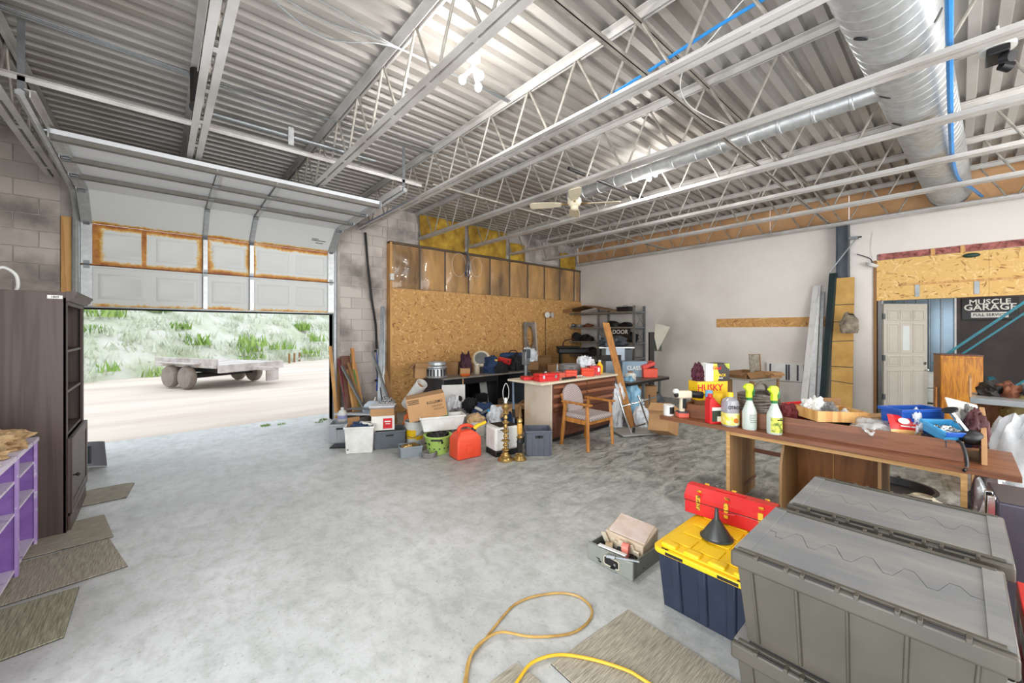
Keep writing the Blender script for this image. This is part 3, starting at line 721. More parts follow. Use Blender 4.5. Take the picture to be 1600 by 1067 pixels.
# ------------------------------------------------------------------ ceiling things
def bulb_light(name, x, y, label, real=True):
    t = T(name, label, 'lamp', (x, y, 3.62), 0, 'three-bulb deck lamps'); m = M(); m.cyl((0, 0, .18), (0, 0, .40), .012); m.build('stem', mWHITE, t)
    m = M(); m.lathe([(.0, .20), (.055, .20), (.055, .17), (.03, .15), (.0, .15)], 14, caps=False); m.cyl((0, 0, .10), (0, 0, .16), .02); m.build('canopy', mWHITE, t)
    for k in range(3):
        a = k*2*PI/3+.5; d = Vector((math.cos(a)*.075, math.sin(a)*.075, .03))
        m = M(); m.cyl((0, 0, .11), d, .017, n=8); m.build('bulb_holder', mWHITE, t)
        m = M(); m.ball((d.x*1.2, d.y*1.2, .0), (.029, .029, .036), 14); m.build('bulb', mBULB, t)
    l = bpy.data.lights.new(name+'_light', 'POINT'); l.energy = LAMP_E; l.shadow_soft_size = .12; l.color = (1, .98, .95)
    o = bpy.data.objects.new(name+'_light', l); o.location = (0, 0, -.09); o.parent = t; C.objects.link(o)
bulb_light('deck_lamp', 1.90, 2.61, 'lit cluster of three white bulbs under the deck nearer the garage door')
bulb_light('deck_lamp', 4.80, 2.70, 'lit cluster of three white bulbs beyond the ceiling fan')
bulb_light('deck_lamp', 2.16, -1.3, 'added unseen cluster of lit bulbs behind the viewpoint on the garage door side')  # out-of-view lamp added for fill, same fitting as the visible two
bulb_light('deck_lamp', 5.63, -1.6, 'added unseen cluster of lit bulbs behind the viewpoint on the drywall side')  # second added fill lamp, also out of view
l = bpy.data.lights.new('annex_light', 'POINT'); l.energy = 22; l.shadow_soft_size = .1
o = bpy.data.objects.new('annex_light', l); o.location = (10.2, -.9, 2.8); C.objects.link(o)
# large spiral duct
t = T('spiral_duct', 'large galvanised spiral duct running under the deck into the drywall side', 'duct', (0, .45, 3.74), -.0384)
RD = .235
m = M(); prof = []; x = 1.2
T_ = Matrix.Rotation(PI/2, 4, 'Y')
while x < 9.16:
    for dx, r in ((0, RD), (.05, RD), (.057, RD+.004), (.065, RD+.004), (.072, RD)): prof.append((r, x+dx))
    x += .125 if x < 7.2 else .06
m.lathe(prof, 36, T_, caps=False); m.build('duct_wall', mGALV, t, ang=25)
slot = M(); slot.lathe([(.0, 0), (.022, 0), (.022, .004), (0, .004)], 12, Matrix.Diagonal((1, 2, 1, 1)), caps=False); me_sl = slot.mesh('slot', mBLACK)
for x, a in ((2.86, -155), (3.10, -155), (3.40, -155), (3.75, -155), (3.45, -60), (4.5, -55), (5.2, -52)):
    q = math.radians(a); o = link(me_sl, 'slot', t, 0, (x+.03, math.cos(q)*(RD+.001), math.sin(q)*(RD+.001)), (q-PI/2, 0, 0)); o.rotation_euler = Euler((q-PI/2, 0, 0))
m = M()
prof = [(.085, 0), (.085, 3.45)]
prof = []; y = 0
while y < 3.5:
    prof += [(.08, y), (.08, y+.2), (.087, y+.205), (.087, y+.225), (.08, y+.23)]; y += .28
m.lathe(prof, 20, Matrix.Rotation(-PI/2, 4, 'X'), caps=True)
tag(m.build('branch_duct', mGALV, loc=(4.63, .42, 3.66), rot=(0, 0, math.radians(-2.1)), ang=25), 'thin galvanised branch duct running back from the large spiral duct', 'duct')
def bez(pts, n=8):
    pts = [Vector(p) for p in pts]; out = []
    for i in range(len(pts)-1):
        p0 = pts[max(i-1, 0)]; p1 = pts[i]; p2 = pts[i+1]; p3 = pts[min(i+2, len(pts)-1)]
        for k in range(n):
            t = k/n
            out.append(.5*((2*p1)+(p2-p0)*t+(2*p0-5*p1+4*p2-p3)*t*t+(3*p1-p0-3*p2+p3)*t*t*t))
    out.append(pts[-1]); return out
mBHOSE = mk('blue_hose', (46, 140, 214), .35, var=.1)
m = M(); m.tube(bez([(2.0, .03, 3.515), (3.5, .04, 3.508), (5, .05, 3.506), (6.6, .05, 3.506), (7.6, .0, 3.51), (8.3, -.12, 3.53), (9.0, -.22, 3.56)]), .019, 8)
tag(m.build('air_hose', mBHOSE), 'thick bright blue air hose hung beside the large spiral duct', 'hose')
m = M(); m.tube(bez([(2.74, .2, 3.62), (2.74, 1.0, 3.60), (2.73, 1.7, 3.52), (2.73, 2.6, 3.47), (2.72, 4, 3.455), (2.70, 5.2, 3.46), (2.69, 6.9, 3.46)]), .012, 7)
tag(m.build('blue_cable', mBHOSE), 'long blue cable lying along a joist chord above the middle of the hall', 'cable')
m = M(); m.tube(bez([(2.95, .75, 3.95), (2.9, .98, 3.78), (2.84, 1.15, 3.60), (2.78, 1.27, 3.50), (2.9, 1.38, 3.42), (3.2, 1.45, 3.42), (3.6, 1.45, 3.46), (3.93, 1.42, 3.50)]), .004, 5)
tag(m.build('white_wire', mWHITE), 'loose white wire looping off the blue cable between two joists', 'cable')
for k, (y, s) in enumerate(((1.9, .05), (3.05, .09), (4.6, .05))):
    m = M()
    for q in range(3): m.tube(bez([(-1.2, y+q*.04, 3.97), (.3, y+.02+q*.03, 3.93), (.9, y+q*.05, 3.97-s*q), (1.5, y+.02, 3.93), (2.7, y+q*.02, 3.95)]), .006, 4)
    m.v = [v for v in m.v]
    tag(m.build('cable_run', mSTEEL), 'thin grey cables strung under the deck, %s run from the garage door' % ['third', 'second', 'first'][k], 'cable')
m = M(); m.tube([(3.74, 3.17, 3.58), (5.5, 3.15, 3.58)], .022, 10); tag(m.build('black_pipe', mIRON), 'black pipe lying across the joist chords by the ceiling fan', 'pipe')
m = M(); m.tube([(.24, 4.55, 3.62), (.24, 4.60, 3.96)], .04, 12); m.tube([(.24, 4.50, 3.58), (.24, 4.56, 3.63)], [.05, .04], 14)
tag(m.build('pipe_stub', mIRON), 'short rusty pipe stub hanging from the deck above the door springs', 'pipe')
# ceiling fan
t = T('ceiling_fan', 'cream ceiling fan with four blades hung under a joist', 'fan', (4.03, 3.32, 3.22))
m = M(); m.lathe([(0, .19), (.07, .19), (.075, .15), (.045, .12), (.0, .12)], 18, caps=False); m.cyl((0, 0, .1), (0, 0, .2), .02); m.build('canopy', mCREAM, t)
m = M(); m.lathe([(0, .11), (.06, .11), (.085, .085), (.09, .04), (.075, .005), (.05, -.01), (.05, -.05), (.03, -.065), (0, -.065)], 20, caps=False); m.build('motor_housing', mCREAM, t)
for k in range(4):
    a = math.radians(-50+90*k)
    bl = M(); bl.prism([(.17, -.045), (.30, -.07), (.55, -.078), (.58, -.05), (.58, .05), (.55, .078), (.30, .07), (.17, .045)], -.004, .004, Matrix.Rotation(.2, 4, 'X'))
    o = bl.build('blade', mCREAM, t, bev=.002, loc=(0, 0, .02), rot=(0, 0, a), seg=1)
    br = M(); br.bx(.06, .20, -.014, .014, -.002, .008); br.build('blade_iron', mBRASS, o)
m = M(); m.cyl((.03, 0, -.20), (.03, 0, -.06), .002, n=5); m.build('pull_chain', mBRASS, t)
# emergency light on the right
t = T('emergency_light', 'black twin-head emergency light on a round white base under the deck', 'lamp', (4.95, -.20, 3.74))
m = M(); m.cyl((0, 0, .10), (0, 0, .26), .01); m.lathe([(0, .10), (.10, .10), (.10, .07), (0, .07)], 20, caps=False); m.build('base', mWHITE, t)
m = M(); m.bx(-.11, .11, -.06, .06, .0, .06); m.build('battery_box', mBLACK, t, bev=.01)
for s in (-1, 1):
    m = M(); m.cyl((s*.06, -.02, -.03), (s*.10, -.07, -.05), .035, .04); m.build('lamp_head', mBLACK, t)
m = M(); m.bx(-.03, .05, -.064, -.058, .01, .05); m.build('test_plate', mWHITE, t)
# door spring coil hanging, small sprinkler
m = M(); m.tube([(1.95+.02*math.cos(k*.8), 5.2+.02*math.sin(k*.8), 3.98-k*.004) for k in range(70)], .004, 4)
tag(m.build('hanging_spring', mSTEEL), 'thin coiled spring hanging from the deck above the garage door', 'spring')
# ------------------------------------------------------------------ left side
t = T('bookcase_cabinet', 'tall espresso wood cabinet with open shelves and lower door', 'cabinet', (-.55, 4.66, 0))
CX, CY, CZ = -.44, .94, 1.86
m = M(); m.bx(CX, 0, 0, .02, 0, CZ+.04); m.build('near_side_panel', mESP, t, bev=.002)
m = M(); m.bx(CX, 0, CY-.02, CY, 0, CZ); m.build('far_side_panel', mESP, t, bev=.002)
m = M(); m.bx(CX, CX+.01, .02, CY-.02, 0, CZ); m.build('back_panel', mESP, t)
for z in (.12, .745, 1.09, 1.42, CZ-.02):
    m = M(); m.bx(CX+.01, -.012, .02, CY-.02, z, z+.02); m.build('shelf', mESP, t, bev=.002)
m = M(); m.bx(-.02, 0, 0, .06, 0, CZ); m.bx(-.02, 0, CY-.06, CY, 0, CZ); m.bx(-.02, 0, .06, CY-.06, CZ-.06, CZ); m.build('face_frame', mESP, t, bev=.003)
m = M(); m.prism([(.0, 0), (.015, 0), (.03, .02), (.045, .03), (.045, .045), (.06, .06), (.06, .075), (0, .075)], -.02, CY+.02, Matrix(((1, 0, 0, 0), (0, 0, 1, 0), (0, 1, 0, CZ-.03), (0, 0, 0, 1))))
m.build('crown_moulding', mESP, t)
m = M(); m.bx(.0, .02, .04, CY-.04, .0, .12); m.build('plinth', mESP, t, bev=.004)
o = M().bx(0, .02, .02, CY-.02, .15, .74).build('cabinet_door', mESP, t, bev=.003)
m = M(); m.bx(.02, .028, .02, .09, .15, .74); m.bx(.02, .028, CY-.09, CY-.02, .15, .74); m.bx(.02, .028, .09, CY-.09, .67, .74); m.bx(.02, .028, .09, CY-.09, .15, .22); m.build('door_frame', mESP, o, bev=.003)
m = M(); m.cyl((.028, .06, .44), (.05, .06, .44), .006, n=8); m.ball((.055, .06, .44), .014, 10); m.build('knob', mIRON, o)
m = M(); m.bx(-.10, -.02, -.002, 0, CZ-.015, CZ+.012); m.build('price_sticker', mPAPER, t)
text('sticker_print', '1809', .022, mINK, t, (-.06, -.003, CZ-.002))
# purple shelf unit
t = T('purple_shelf', 'low purple painted cubby shelf with worn lilac edges beside the tall cabinet', 'shelf', (-.70, 4.60, 0))
PZ = .80; L_ = 2.15
m = M(); m.bx(-.36, .02, -L_, 0, PZ-.03, PZ); m.build('top_board', mLILAC, t, bev=.003)
m = M(); m.bx(-.36, -.345, -L_, 0, .04, PZ-.03); m.build('back_panel', mPURP, t)
for k in range(5):
    y = -.022-k*.525
    o = M().bx(-.345, 0, y-.01, y+.01, 0, PZ-.03).build('divider', mPURP, t, bev=.002)
    m = M(); m.bx(-.002, .014, y-.02, y+.02, 0, PZ-.03); m.build('edge_strip', mk('worn_lilac_purple', (176, 146, 206), .45, sc=9, c2=(226, 216, 234), lo=.55, hi=.66), o, bev=.002)
    if k < 4:
        for z in (.05, .415, .62):
            m = M(); m.bx(-.345, .0, y-.515, y-.012, z-.008, z+.008); m.build('shelf_board', mLILAC, t, bev=.001)
# on the shelf: work glove/cloth, bag, paper
m = crumple(.15, .19, .085, 3, .5, 4, 2.2); tag(m.build('tan_rag', mTAN, loc=(-.83, 4.28, PZ), rot=(0, 0, .4), ang=70), 'crumpled tan rag lying on the purple shelf top', 'cloth')
m = crumple(.12, .16, .05, 5, .5, 4, 2.4); tag(m.build('tan_glove', mTAN, loc=(-.90, 3.95, PZ), rot=(0, 0, 1.4), ang=70), 'flat tan work glove beside the rag on the purple shelf', 'glove')
t = T('plastic_bag', 'pale blue translucent plastic bag standing at the shelf edge', 'bag', (-.96, 4.12, PZ))
m = crumple(.10, .12, .17, 8, .3, 4, 2.0); m.build('bag_body', mk('pale_blue_film', (178, 210, 226), .3, var=.1), t, ang=70)
m = crumple(.05, .06, .04, 9, .3, 3); m.build('bag_neck', mBAGW, t, loc=(0, 0, .15), ang=70)
m = crumple(.09, .10, .035, 12, .4, 3, 2.8); tag(m.build('crumpled_paper', mPAPER, loc=(-.80, 3.72, PZ), ang=30), 'crumpled white paper on the purple shelf top', 'paper')
# clip lamp behind the cabinet top
t = T('gooseneck_lamp', 'white gooseneck lamp with tan shade standing on the tall cabinet', 'lamp', (-.86, 4.80, CZ+.0))
m = M(); m.lathe([(0, .0), (.06, .0), (.06, .015), (.0, .02)], 16, caps=False); m.build('lamp_base', mWHITE, t)
m = M(); m.tube(bez([(.0, 0, .015), (.04, -.0, .06), (.035, 0, .16), (-.02, 0, .215), (-.06, 0, .20)]), .011, 8); m.build('neck', mWHITE, t)
m = M(); m.lathe([(.03, 0), (.05, -.04), (.075, -.10), (.07, -.10), (.045, -.04), (.025, -.005)], 18, Matrix.Translation((-.08, 0, .2)) @ Matrix.Rotation(.7, 4, 'Y'), caps=False); m.build('lamp_shade', mTAN, t)
# carpet tiles
def carpet(name, label, pts, z, mat, mirror=False):
    c = sum((Vector(p) for p in pts), Vector((0, 0)))/len(pts)
    o = M().prism([(p[0]-c.x, p[1]-c.y) for p in pts], 0, .007).build(name, mat, loc=(c.x, c.y, z), bev=.0015, seg=1)
    b = M(); q = [((p[0]-c.x)*1.004, (p[1]-c.y)*1.004) for p in pts]; b.prism(q, -.0025, .0012); b.build('backing', mCARPE, o)
    tag(o, label, 'carpet tile', 'loose carpet tiles'); return o
carpet('carpet_tile', 'grey carpet tile farthest off, in front of the tall cabinet', [(-.9, 5.27), (-.24, 5.28), (-.20, 5.72), (-.27, 5.76), (-.9, 5.74)], .003, mCARPETY)
carpet('carpet_tile', 'grey ribbed carpet tile reaching under the tall cabinet', [(-1.0, 4.31), (-.27, 4.345), (-.36, 4.905), (-1.0, 4.87)], .003, mCARPETY)
carpet('carpet_tile', 'long grey carpet tile sticking out furthest from the purple shelf', [(-1.0, 3.64), (-.165, 3.735), (-.29, 4.315), (-1.0, 4.24)], .0035, mCARPET)
carpet('carpet_tile', 'olive grey carpet tile nearest the viewpoint by the purple shelf', [(-1.0, 3.03), (-.375, 3.09), (-.376, 3.63), (-1.0, 3.62)], .003, mCARPO)
carpet('carpet_tile', 'grey ribbed carpet tile lying beside the grey totes', [(1.40, 1.295), (1.995, 1.255), (1.96, .655), (1.37, .70)], .003, mCARPETY)
carpet('carpet_tile', 'carpet tile corner crossed by the yellow cord', [(.70, 1.41), (1.275, 1.41), (1.29, 1.28), (1.24, .80), (.68, .80)], .003, mCARPETY)
# shovel by the door jamb
t = T('snow_shovel', 'grey plastic snow shovel standing by the door jamb', 'shovel', (-.62, 6.68, 0), -.35)
m = M(); vs = []; n1 = 8
for j in range(n1+1):
    for i in range(n1+1):
        u, v = i/n1-.5, j/n1; vs.append((u*.30, .02+.10*(4*u*u)*-.4+.05*(1-v), .005+v*.30))
nb = len(vs); vs += [(x, y+.008, z) for x, y, z in vs]
q = lambda o_: [(o_+j*(n1+1)+i, o_+j*(n1+1)+i+1, o_+(j+1)*(n1+1)+i+1, o_+(j+1)*(n1+1)+i) for j in range(n1) for i in range(n1)]
m.add(vs, q(0)+[f[::-1] for f in q(nb)]); m.build('blade', mk('shovel_grey', (150, 152, 162), .5, var=.06), t, ang=60)
m = M(); m.box((0, .0, .16), (.05, .02, .20)); m.build('socket', mDGREY, t, bev=.006)
m = M(); m.cyl((0, .03, .16), (-.50, .22, .75), .015); m.build('handle', mCARD2, t)
# yellow extension cord
mCORD = mk('ochre_cord', (196, 158, 84), .4, sc=9, c2=(148, 112, 52)); mCORD2 = mk('yellow_cord', (226, 178, 40), .4, var=.08)
P1 = [(722, 1085), (727, 1062), (734, 1030), (759, 1000), (785, 967), (806, 946), (836, 934), (875, 929), (905, 935), (924, 953), (920, 973), (896, 991), (860, 997), (824, 997), (785, 995), (762, 1004), (740, 1024), (731, 1050), (728, 1085)]
pts = []
for i, p in enumerate(P1):
    v = F(*p); v.z = .010 + (.016 if i in (14, 15, 16) else 0); pts.append(v)
m = M(); m.tube(bez(pts, 6), .0065, 8); tag(m.build('extension_lead', mCORD), 'ochre extension cord lying in a long loop on the floor', 'cord')
pts = [F(x, y) for x, y in ((800, 1085), (812, 1066), (830, 1043), (860, 1031), (890, 1030), (935, 1039), (980, 1054), (1001, 1066), (1030, 1085))]
for p in pts: p.z = .02
m = M(); m.tube(bez(pts, 6), .0075, 8); tag(m.build('bright_extension_lead', mCORD2), 'bright yellow cord arching over the carpet tiles', 'cord')
# ------------------------------------------------------------------ builders of common things
def carton(name, label, loc, rz, w, d, h, mat=None, op=False, rot=None, flap=.5, tape=True, cat='box', group=None, fl=(1, 1, 1, 1)):
    mat = mat or mCARD; t = T(name, label, cat, loc, rz, group, rot=rot); e = .005
    m = M(); m.bx(-w/2, w/2, -d/2, -d/2+e, 0, h); m.bx(-w/2, w/2, d/2-e, d/2, 0, h); m.bx(-w/2, -w/2+e, -d/2+e, d/2-e, 0, h); m.bx(w/2-e, w/2, -d/2+e, d/2-e, 0, h); m.bx(-w/2+e, w/2-e, -d/2+e, d/2-e, 0, e)
    m.build('box_body', mat, t)
    if op:
        L = min(w, d)*flap
        for k, (ww, px, py, a) in enumerate(((w, 0, -d/2, 0), (w, 0, d/2, PI), (d, -w/2, 0, -PI/2), (d, w/2, 0, PI/2))):
            if not fl[k]: continue
            f = M(); f.bx(-ww/2+.004, ww/2-.004, -L, 0, -.003, .003)
            f.build('flap', mat, t, loc=(px, py, h), rot=Euler((R.uniform(.2, 1.0), 0, a)))
    else:
        m = M(); m.bx(-w/2, w/2, -d/2, -.002, h, h+.003); m.bx(-w/2, w/2, .002, d/2, h, h+.003); m.build('flap', mat, t)
        if tape:
            m = M(); m.bx(-w/2-.001, w/2+.001, -.025, .025, h+.003, h+.0045); m.bx(-w/2-.001, -w/2, -.025, .025, h-.06, h+.003); m.bx(w/2, w/2+.001, -.025, .025, h-.06, h+.003); m.build('tape', mTAN, t)
    return t
def tub(t, name, w, d, h, k, mat, e=.006, rim=.012):
    """an open tapered tub"""
    m = M()
    def ring(q, z, off): return [(sx*(w/2*q-off), sy*(d/2*q-off), z) for sx, sy in ((-1, -1), (1, -1), (1, 1), (-1, 1))]
    L = [ring(k, 0, 0), ring(1, h, 0), ring(1, h, e), ring(k, e, e)]
    vs = [p for r in L for p in r]; fs = [(3, 2, 1, 0)]
    for r in range(3):
        for i in range(4): j = (i+1) % 4; fs.append((r*4+i, r*4+j, (r+1)*4+j, (r+1)*4+i))
    fs.append((12, 13, 14, 15)); m.add(vs, fs)
    o = m.build(name, mat, t, bev=.004)
    m = M(); r = rim
    m.bx(-w/2-r, w/2+r, -d/2-r, -d/2+e, h-.02, h+.004); m.bx(-w/2-r, w/2+r, d/2-e, d/2+r, h-.02, h+.004); m.bx(-w/2-r, -w/2+e, -d/2+e, d/2-e, h-.02, h+.004); m.bx(w/2-e, w/2+r, -d/2+e, d/2-e, h-.02, h+.004)
    m.build('rim', mat, t, bev=.003); return o
def crate(name, label, loc, rz, w, d, h, mat, n=4, cat='crate'):
    t = T(name, label, cat, loc, rz); tub(t, 'crate_body', w, d, h, .94, mat, .008)
    rb = M(); rb.bx(-.008, .008, -.012, .01, .02, h-.03); me = rb.mesh('rib', mat)
    for i in range(n+1):
        x = -w/2*.95+w*.95*i/n
        for s in (-1, 1): link(me, 'rib', t, 0, (x, s*d/2*.96, 0), (0, 0, 0 if s < 0 else PI))
    for i in range(3):
        y = -d/2*.8+d*.8*i/2
        for s in (-1, 1): link(me, 'rib', t, 0, (s*w/2*.96, y, 0), (0, 0, s*PI/2))
    m = M(); m.bx(-.05, .05, -d/2-.006, -d/2+.001, h*.72, h*.82); m.build('hand_hole', mBLACK, t)
    return t
def bucket(name, label, loc, r, h, mat, cat='bucket', handle=True, rz=0):
    t = T(name, label, cat, loc, rz)
    m = M(); m.lathe([(0, 0), (r*.86, 0), (r*.88, .01), (r, h), (r*1.05, h), (r*1.05, h-.02), (r*1.0, h-.02)], 26, caps=False); m.lathe([(r*.97, h), (r*.84, .012), (0, .012)], 26, caps=False); m.build('pail', mat, t)
    m = M()
    for z in (h*.78, h*.84): m.lathe([(r*.96, z), (r*1.02, z), (r*1.02, z+.008), (r*.96, z+.008)], 26, caps=False)
    m.build('ribs', mat, t)
    if handle:
        m = M(); m.tube([(r*1.04*math.cos(a), -.02-abs(math.sin(a))*r*1.0, h*.8-abs(math.sin(a))*h*.42) for a in [PI*i/14 for i in range(15)]], .004, 6); m.build('handle', mSTEEL, t)
    return t
def lump(name, label, cat, loc, rx, ry, rz, mat, seed, amp=.35, rot=0., n=4, freq=2.3):
    return tag(crumple(rx, ry, rz, seed, amp, n, freq).build(name, mat, loc=loc, rot=(0, 0, rot), ang=75), label, cat)
def stick(name, label, cat, a, b, w, d, mat, ax=0.):
    """a board or bar from a to b"""
    a, b = Vector(a), Vector(b); v = b-a; m = M(); m.bx(-w/2, w/2, -d/2, d/2, 0, v.length)
    o = m.build(name, mat, loc=a, bev=.002, seg=1); o.rotation_euler = (v.to_track_quat('Z', 'Y') @ Euler((0, 0, ax)).to_quaternion()).to_euler(); return tag(o, label, cat)
# ------------------------------------------------------------------ things leaning on the block wall
YW = 7.37
m = M(); m.tube([(2.86, YW-.03, 3.42), (2.90, YW-.03, 2.9), (2.98, YW-.03, 2.2), (3.06, YW-.03, 1.7), (3.08, YW-.03, 1.25)], .022, 8)
tag(m.build('conduit', mIRON), 'black conduit running down the sooty block wall', 'pipe')
t = T('bar_clamp', 'blue bar clamp hanging under the black conduit', 'clamp', (3.08, YW-.05, .55))
m = M(); m.bx(-.012, .012, -.008, .008, 0, .68); m.build('bar', mBLUE, t); m = M(); m.bx(-.05, .05, -.02, .02, .64, .68); m.bx(-.04, .05, -.02, .02, .08, .12); m.build('jaw', mIRON, t); m = M(); m.cyl((.0, 0, -.10), (0, 0, .02), .02); m.build('screw_handle', mBLUE, t)
NLEAN = 0
def lean(px, py, top, w, d, mat, name, label, cat, dx=0., y0=6.95, y1=7.33):
    """bottom at floor pixel column px, leaning back to the wall, top at height `top`"""
    global NLEAN
    y0 -= NLEAN*.022; y1 -= NLEAN*.022; NLEAN += 1
    q = FW*620+RT*(px-800); a = q*(y0/q.y); a.z = .0
    return stick(name, label, cat, (a.x, y0, .02), (a.x+dx, y1, top), w, d, mat)
lean(527, 0, 1.32, .05, .03, mPINE, 'timber_strip', 'thin raw timber strip nearest the door opening', 'board')
lean(545, 0, 1.10, .03, .03, mk('maroon_paint', (130, 48, 66), .5), 'maroon_pole', 'slim maroon pole leaning on the block wall', 'pole', -.05)
lean(551, 0, 1.14, .16, .03, mMAHOG, 'mahogany_board', 'wide dark reddish board leaning on the block wall', 'board')
lean(563, 0, 1.00, .19, .05, mPINE, 'pale_plank', 'wide pale pine plank leaning on the block wall', 'board', 0, 6.85)
lean(567, 0, 1.18, .03, .03, mk('green_paint', (92, 132, 60), .5), 'green_rod', 'green rod leaning against the pale plank', 'pole', -.02, 6.82)
lean(561, 0, 1.28, .06, .03, mOAK, 'oak_strip', 'short oak strip with pointed top behind the pale plank', 'board', 0, 7.0)
lean(574, 0, 1.02, .05, .03, mCARD2, 'brown_batten', 'brown batten leaning to the wall at a slant', 'board', -.14, 6.8)
lean(581, 0, .98, .05, .03, mSTEEL, 'grey_channel', 'short grey metal channel slanting towards the door', 'channel', -.30, 6.75)
lean(592, 0, 2.03, .07, .04, mSTEEL, 'steel_stud', 'tallest pale steel stud leaning by the plywood edge', 'channel', .22, 6.85, 7.2)
lean(600, 0, 2.0, .05, .04, mSTEEL, 'steel_stud', 'second tall grey steel stud close to the plywood edge', 'channel', .10, 6.95, 7.21)
lean(604, 0, 1.25, .07, .04, mGALV, 'steel_stud', 'short bright steel stud in front of the tall ones', 'channel', .06, 6.75, 7.2)
lean(608, 0, .95, .10, .03, mDGREY, 'dark_board', 'dark grey board leaning among the steel studs', 'board', .02, 6.7, 7.2)
lean(617, 0, 1.02, .09, .03, mCARD2, 'brown_board', 'brown board leaning on the plywood next to the steel studs', 'board', -.05, 6.8, 7.2)
lean(620, 0, 1.22, .035, .03, mSTEEL, 'grey_rail', 'grey rail slanting across in front of the brown board', 'channel', -.24, 6.7, 7.18)
# ------------------------------------------------------------------ the heap beside the door
t = crate('ribbed_tote', 'pale grey ribbed tote standing farthest towards the door opening', F(535, 686), FACE+.25, .30, .40, .26, mk('pale_grey_plastic', (186, 190, 194), .45, var=.05), 3)
t = T('white_bin', 'white plastic bin full of cables, front-most in the heap', 'bin', F(564, 703), FACE+.2)
tub(t, 'bin_body', .36, .30, .34, .9, mWHITE)
m = M(); m.cyl((-.14, -.136, .05), (-.14, -.142, .05), .012); m.build('plug', mGREYP, t)
p = F(564, 703); lump('cable_tangle', 'dark blue and grey cable tangle in the white bin', 'cable', (p.x, p.y, .24), .13, .11, .09, mDENIM, 4, .6)
stick('carton_scrap', 'torn brown cardboard scrap sticking out of the white bin', 'cardboard', p+FW*.0+RT*-.08+Vector((0, 0, .20)), p+RT*-.12+FW*.05+Vector((0, 0, .43)), .16, .006, mCARD2)
t = T('white_handset', 'white cordless phone lying on the cable tangle', 'phone', (p.x+.06, p.y-.03, .33), .8)
m = M(); m.box((0, 0, .02), (.05, .17, .03), (.2, .1, 0)); m.build('phone_body', mWHITE, t, bev=.01); m = M(); m.box((0, .02, .034), (.03, .06, .01), (.2, .1, 0)); m.build('keypad', mDGREY, t)
p = F(534, 697); t = T('black_mat', 'flat black vent grille lying under the ribbed tote', 'grille', p, FACE+.1)
m = M(); m.bx(-.13, .13, -.10, .10, 0, .012); m.build('frame', mIRON, t); m = M()
for k in range(6): m.bx(-.11, .11, -.085+k*.03, -.07+k*.03, .012, .018)
m.build('louvres', mDGREY, t)
crate('grey_crate', 'dark grey storage crate under the white carton', F(608, 696), FACE+.35, .40, .32, .235, mk('slate_plastic', (92, 98, 104), .5, var=.08), 4)
p = F(608, 696)
t = carton('white_carton', 'white carton with a red printed label on the slate crate', (p.x-.06, p.y+.06, .239), FACE+.3, .30, .24, .19, mPAPER, tape=False)
m = M(); m.bx(.0, .12, -.1215, -.1205, .02, .16); m.build('red_label', mREDINK, t); m = M(); m.bx(.02, .10, -.1225, -.1214, .11, .125); m.bx(.03, .09, -.1225, -.1214, .08, .09); m.build('label_print', mPAPER, t)
t = carton('brown_carton', 'shallow brown carton on the white carton', (p.x-.06, p.y+.06, .434), FACE+.2, .31, .22, .09, mCARD)
t = T('foam_slab', 'grey white foam slab topmost on the stacked cartons', 'slab', (p.x-.06, p.y+.07, .529), FACE+.15)
m = M(); m.bx(-.17, .17, -.11, .11, 0, .035); m.build('slab_body', mBAGW, t, bev=.012); m = M(); m.bx(-.172, .172, -.112, .112, .012, .02); m.build('seam', mGREYC, t)
t = T('white_jug', 'white jug with a lilac label standing farthest left on the heap', 'jug', F(534, 686)+FW*.02+Vector((0, 0, .262)), FACE)
m = M(); m.lathe([(0, 0), (.055, 0), (.06, .01), (.06, .11), (.045, .15), (.02, .165), (.02, .185), (0, .185)], 18, caps=False, sq=3); m.build('jug_body', mWHITE, t)
m = M(); m.lathe([(.0615, .04), (.0615, .09)], 18, caps=False, sq=3); m.build('label', mk('lilac_label', (160, 164, 214), .5), t); m = M(); m.lathe([(0, .20), (.022, .20), (.024, .185)], 14, caps=False); m.build('cap', mWHITE, t)
for k, (dx, dz, ln, mt, a, nm) in enumerate(((-.02, .30, .62, mBAGW, .1, 'white'), (.05, .36, .55, mGREYP, -.12, 'grey'), (.10, .33, .48, mSTEEL, -.35, 'dull steel'))):
    q = F(556, 676)+FW*(.05+.14*k); q.z = dz-.02
    m = M(); m.box((0, 0, 0), (ln, .11, .02), (0, a*.5, 0)); tag(m.build('panel_offcut', mt, loc=q+RT*dx, rot=(0, 0, FACE+a*2), bev=.003), nm+' panel offcut lying across the back of the heap', 'panel')
q = F(556, 676)+FW*.05
t = T('plastic_drum', 'blue grey plastic drum under the panel offcuts', 'drum', (q.x+.05, q.y+.16, 0)); m = M(); m.lathe([(0, 0), (.19, 0), (.21, .02), (.21, .25), (.19, .26), (0, .26)], 22, caps=False); m.build('drum_body', mSTEEL, t); m = M(); m.lathe([(.21, .23), (.218, .24), (.21, .25)], 22, caps=False); m.build('hoop', mIRON, t)
t = T('white_dome', 'white rounded plastic hood behind the panel offcuts', 'hood', q+FW*.35+RT*.12+Vector((0, 0, .24)), FACE)
m = M(); m.lathe([(.0, .19), (.07, .18), (.13, .13), (.155, .05), (.16, 0)], 24, caps=True); m.build('hood_body', mk('pale_blue_white', (212, 224, 236), .4, var=.04), t); m = M(); m.cyl((.03, 0, .17), (.05, 0, .25), .012); m.build('spout', mWHITE, t)
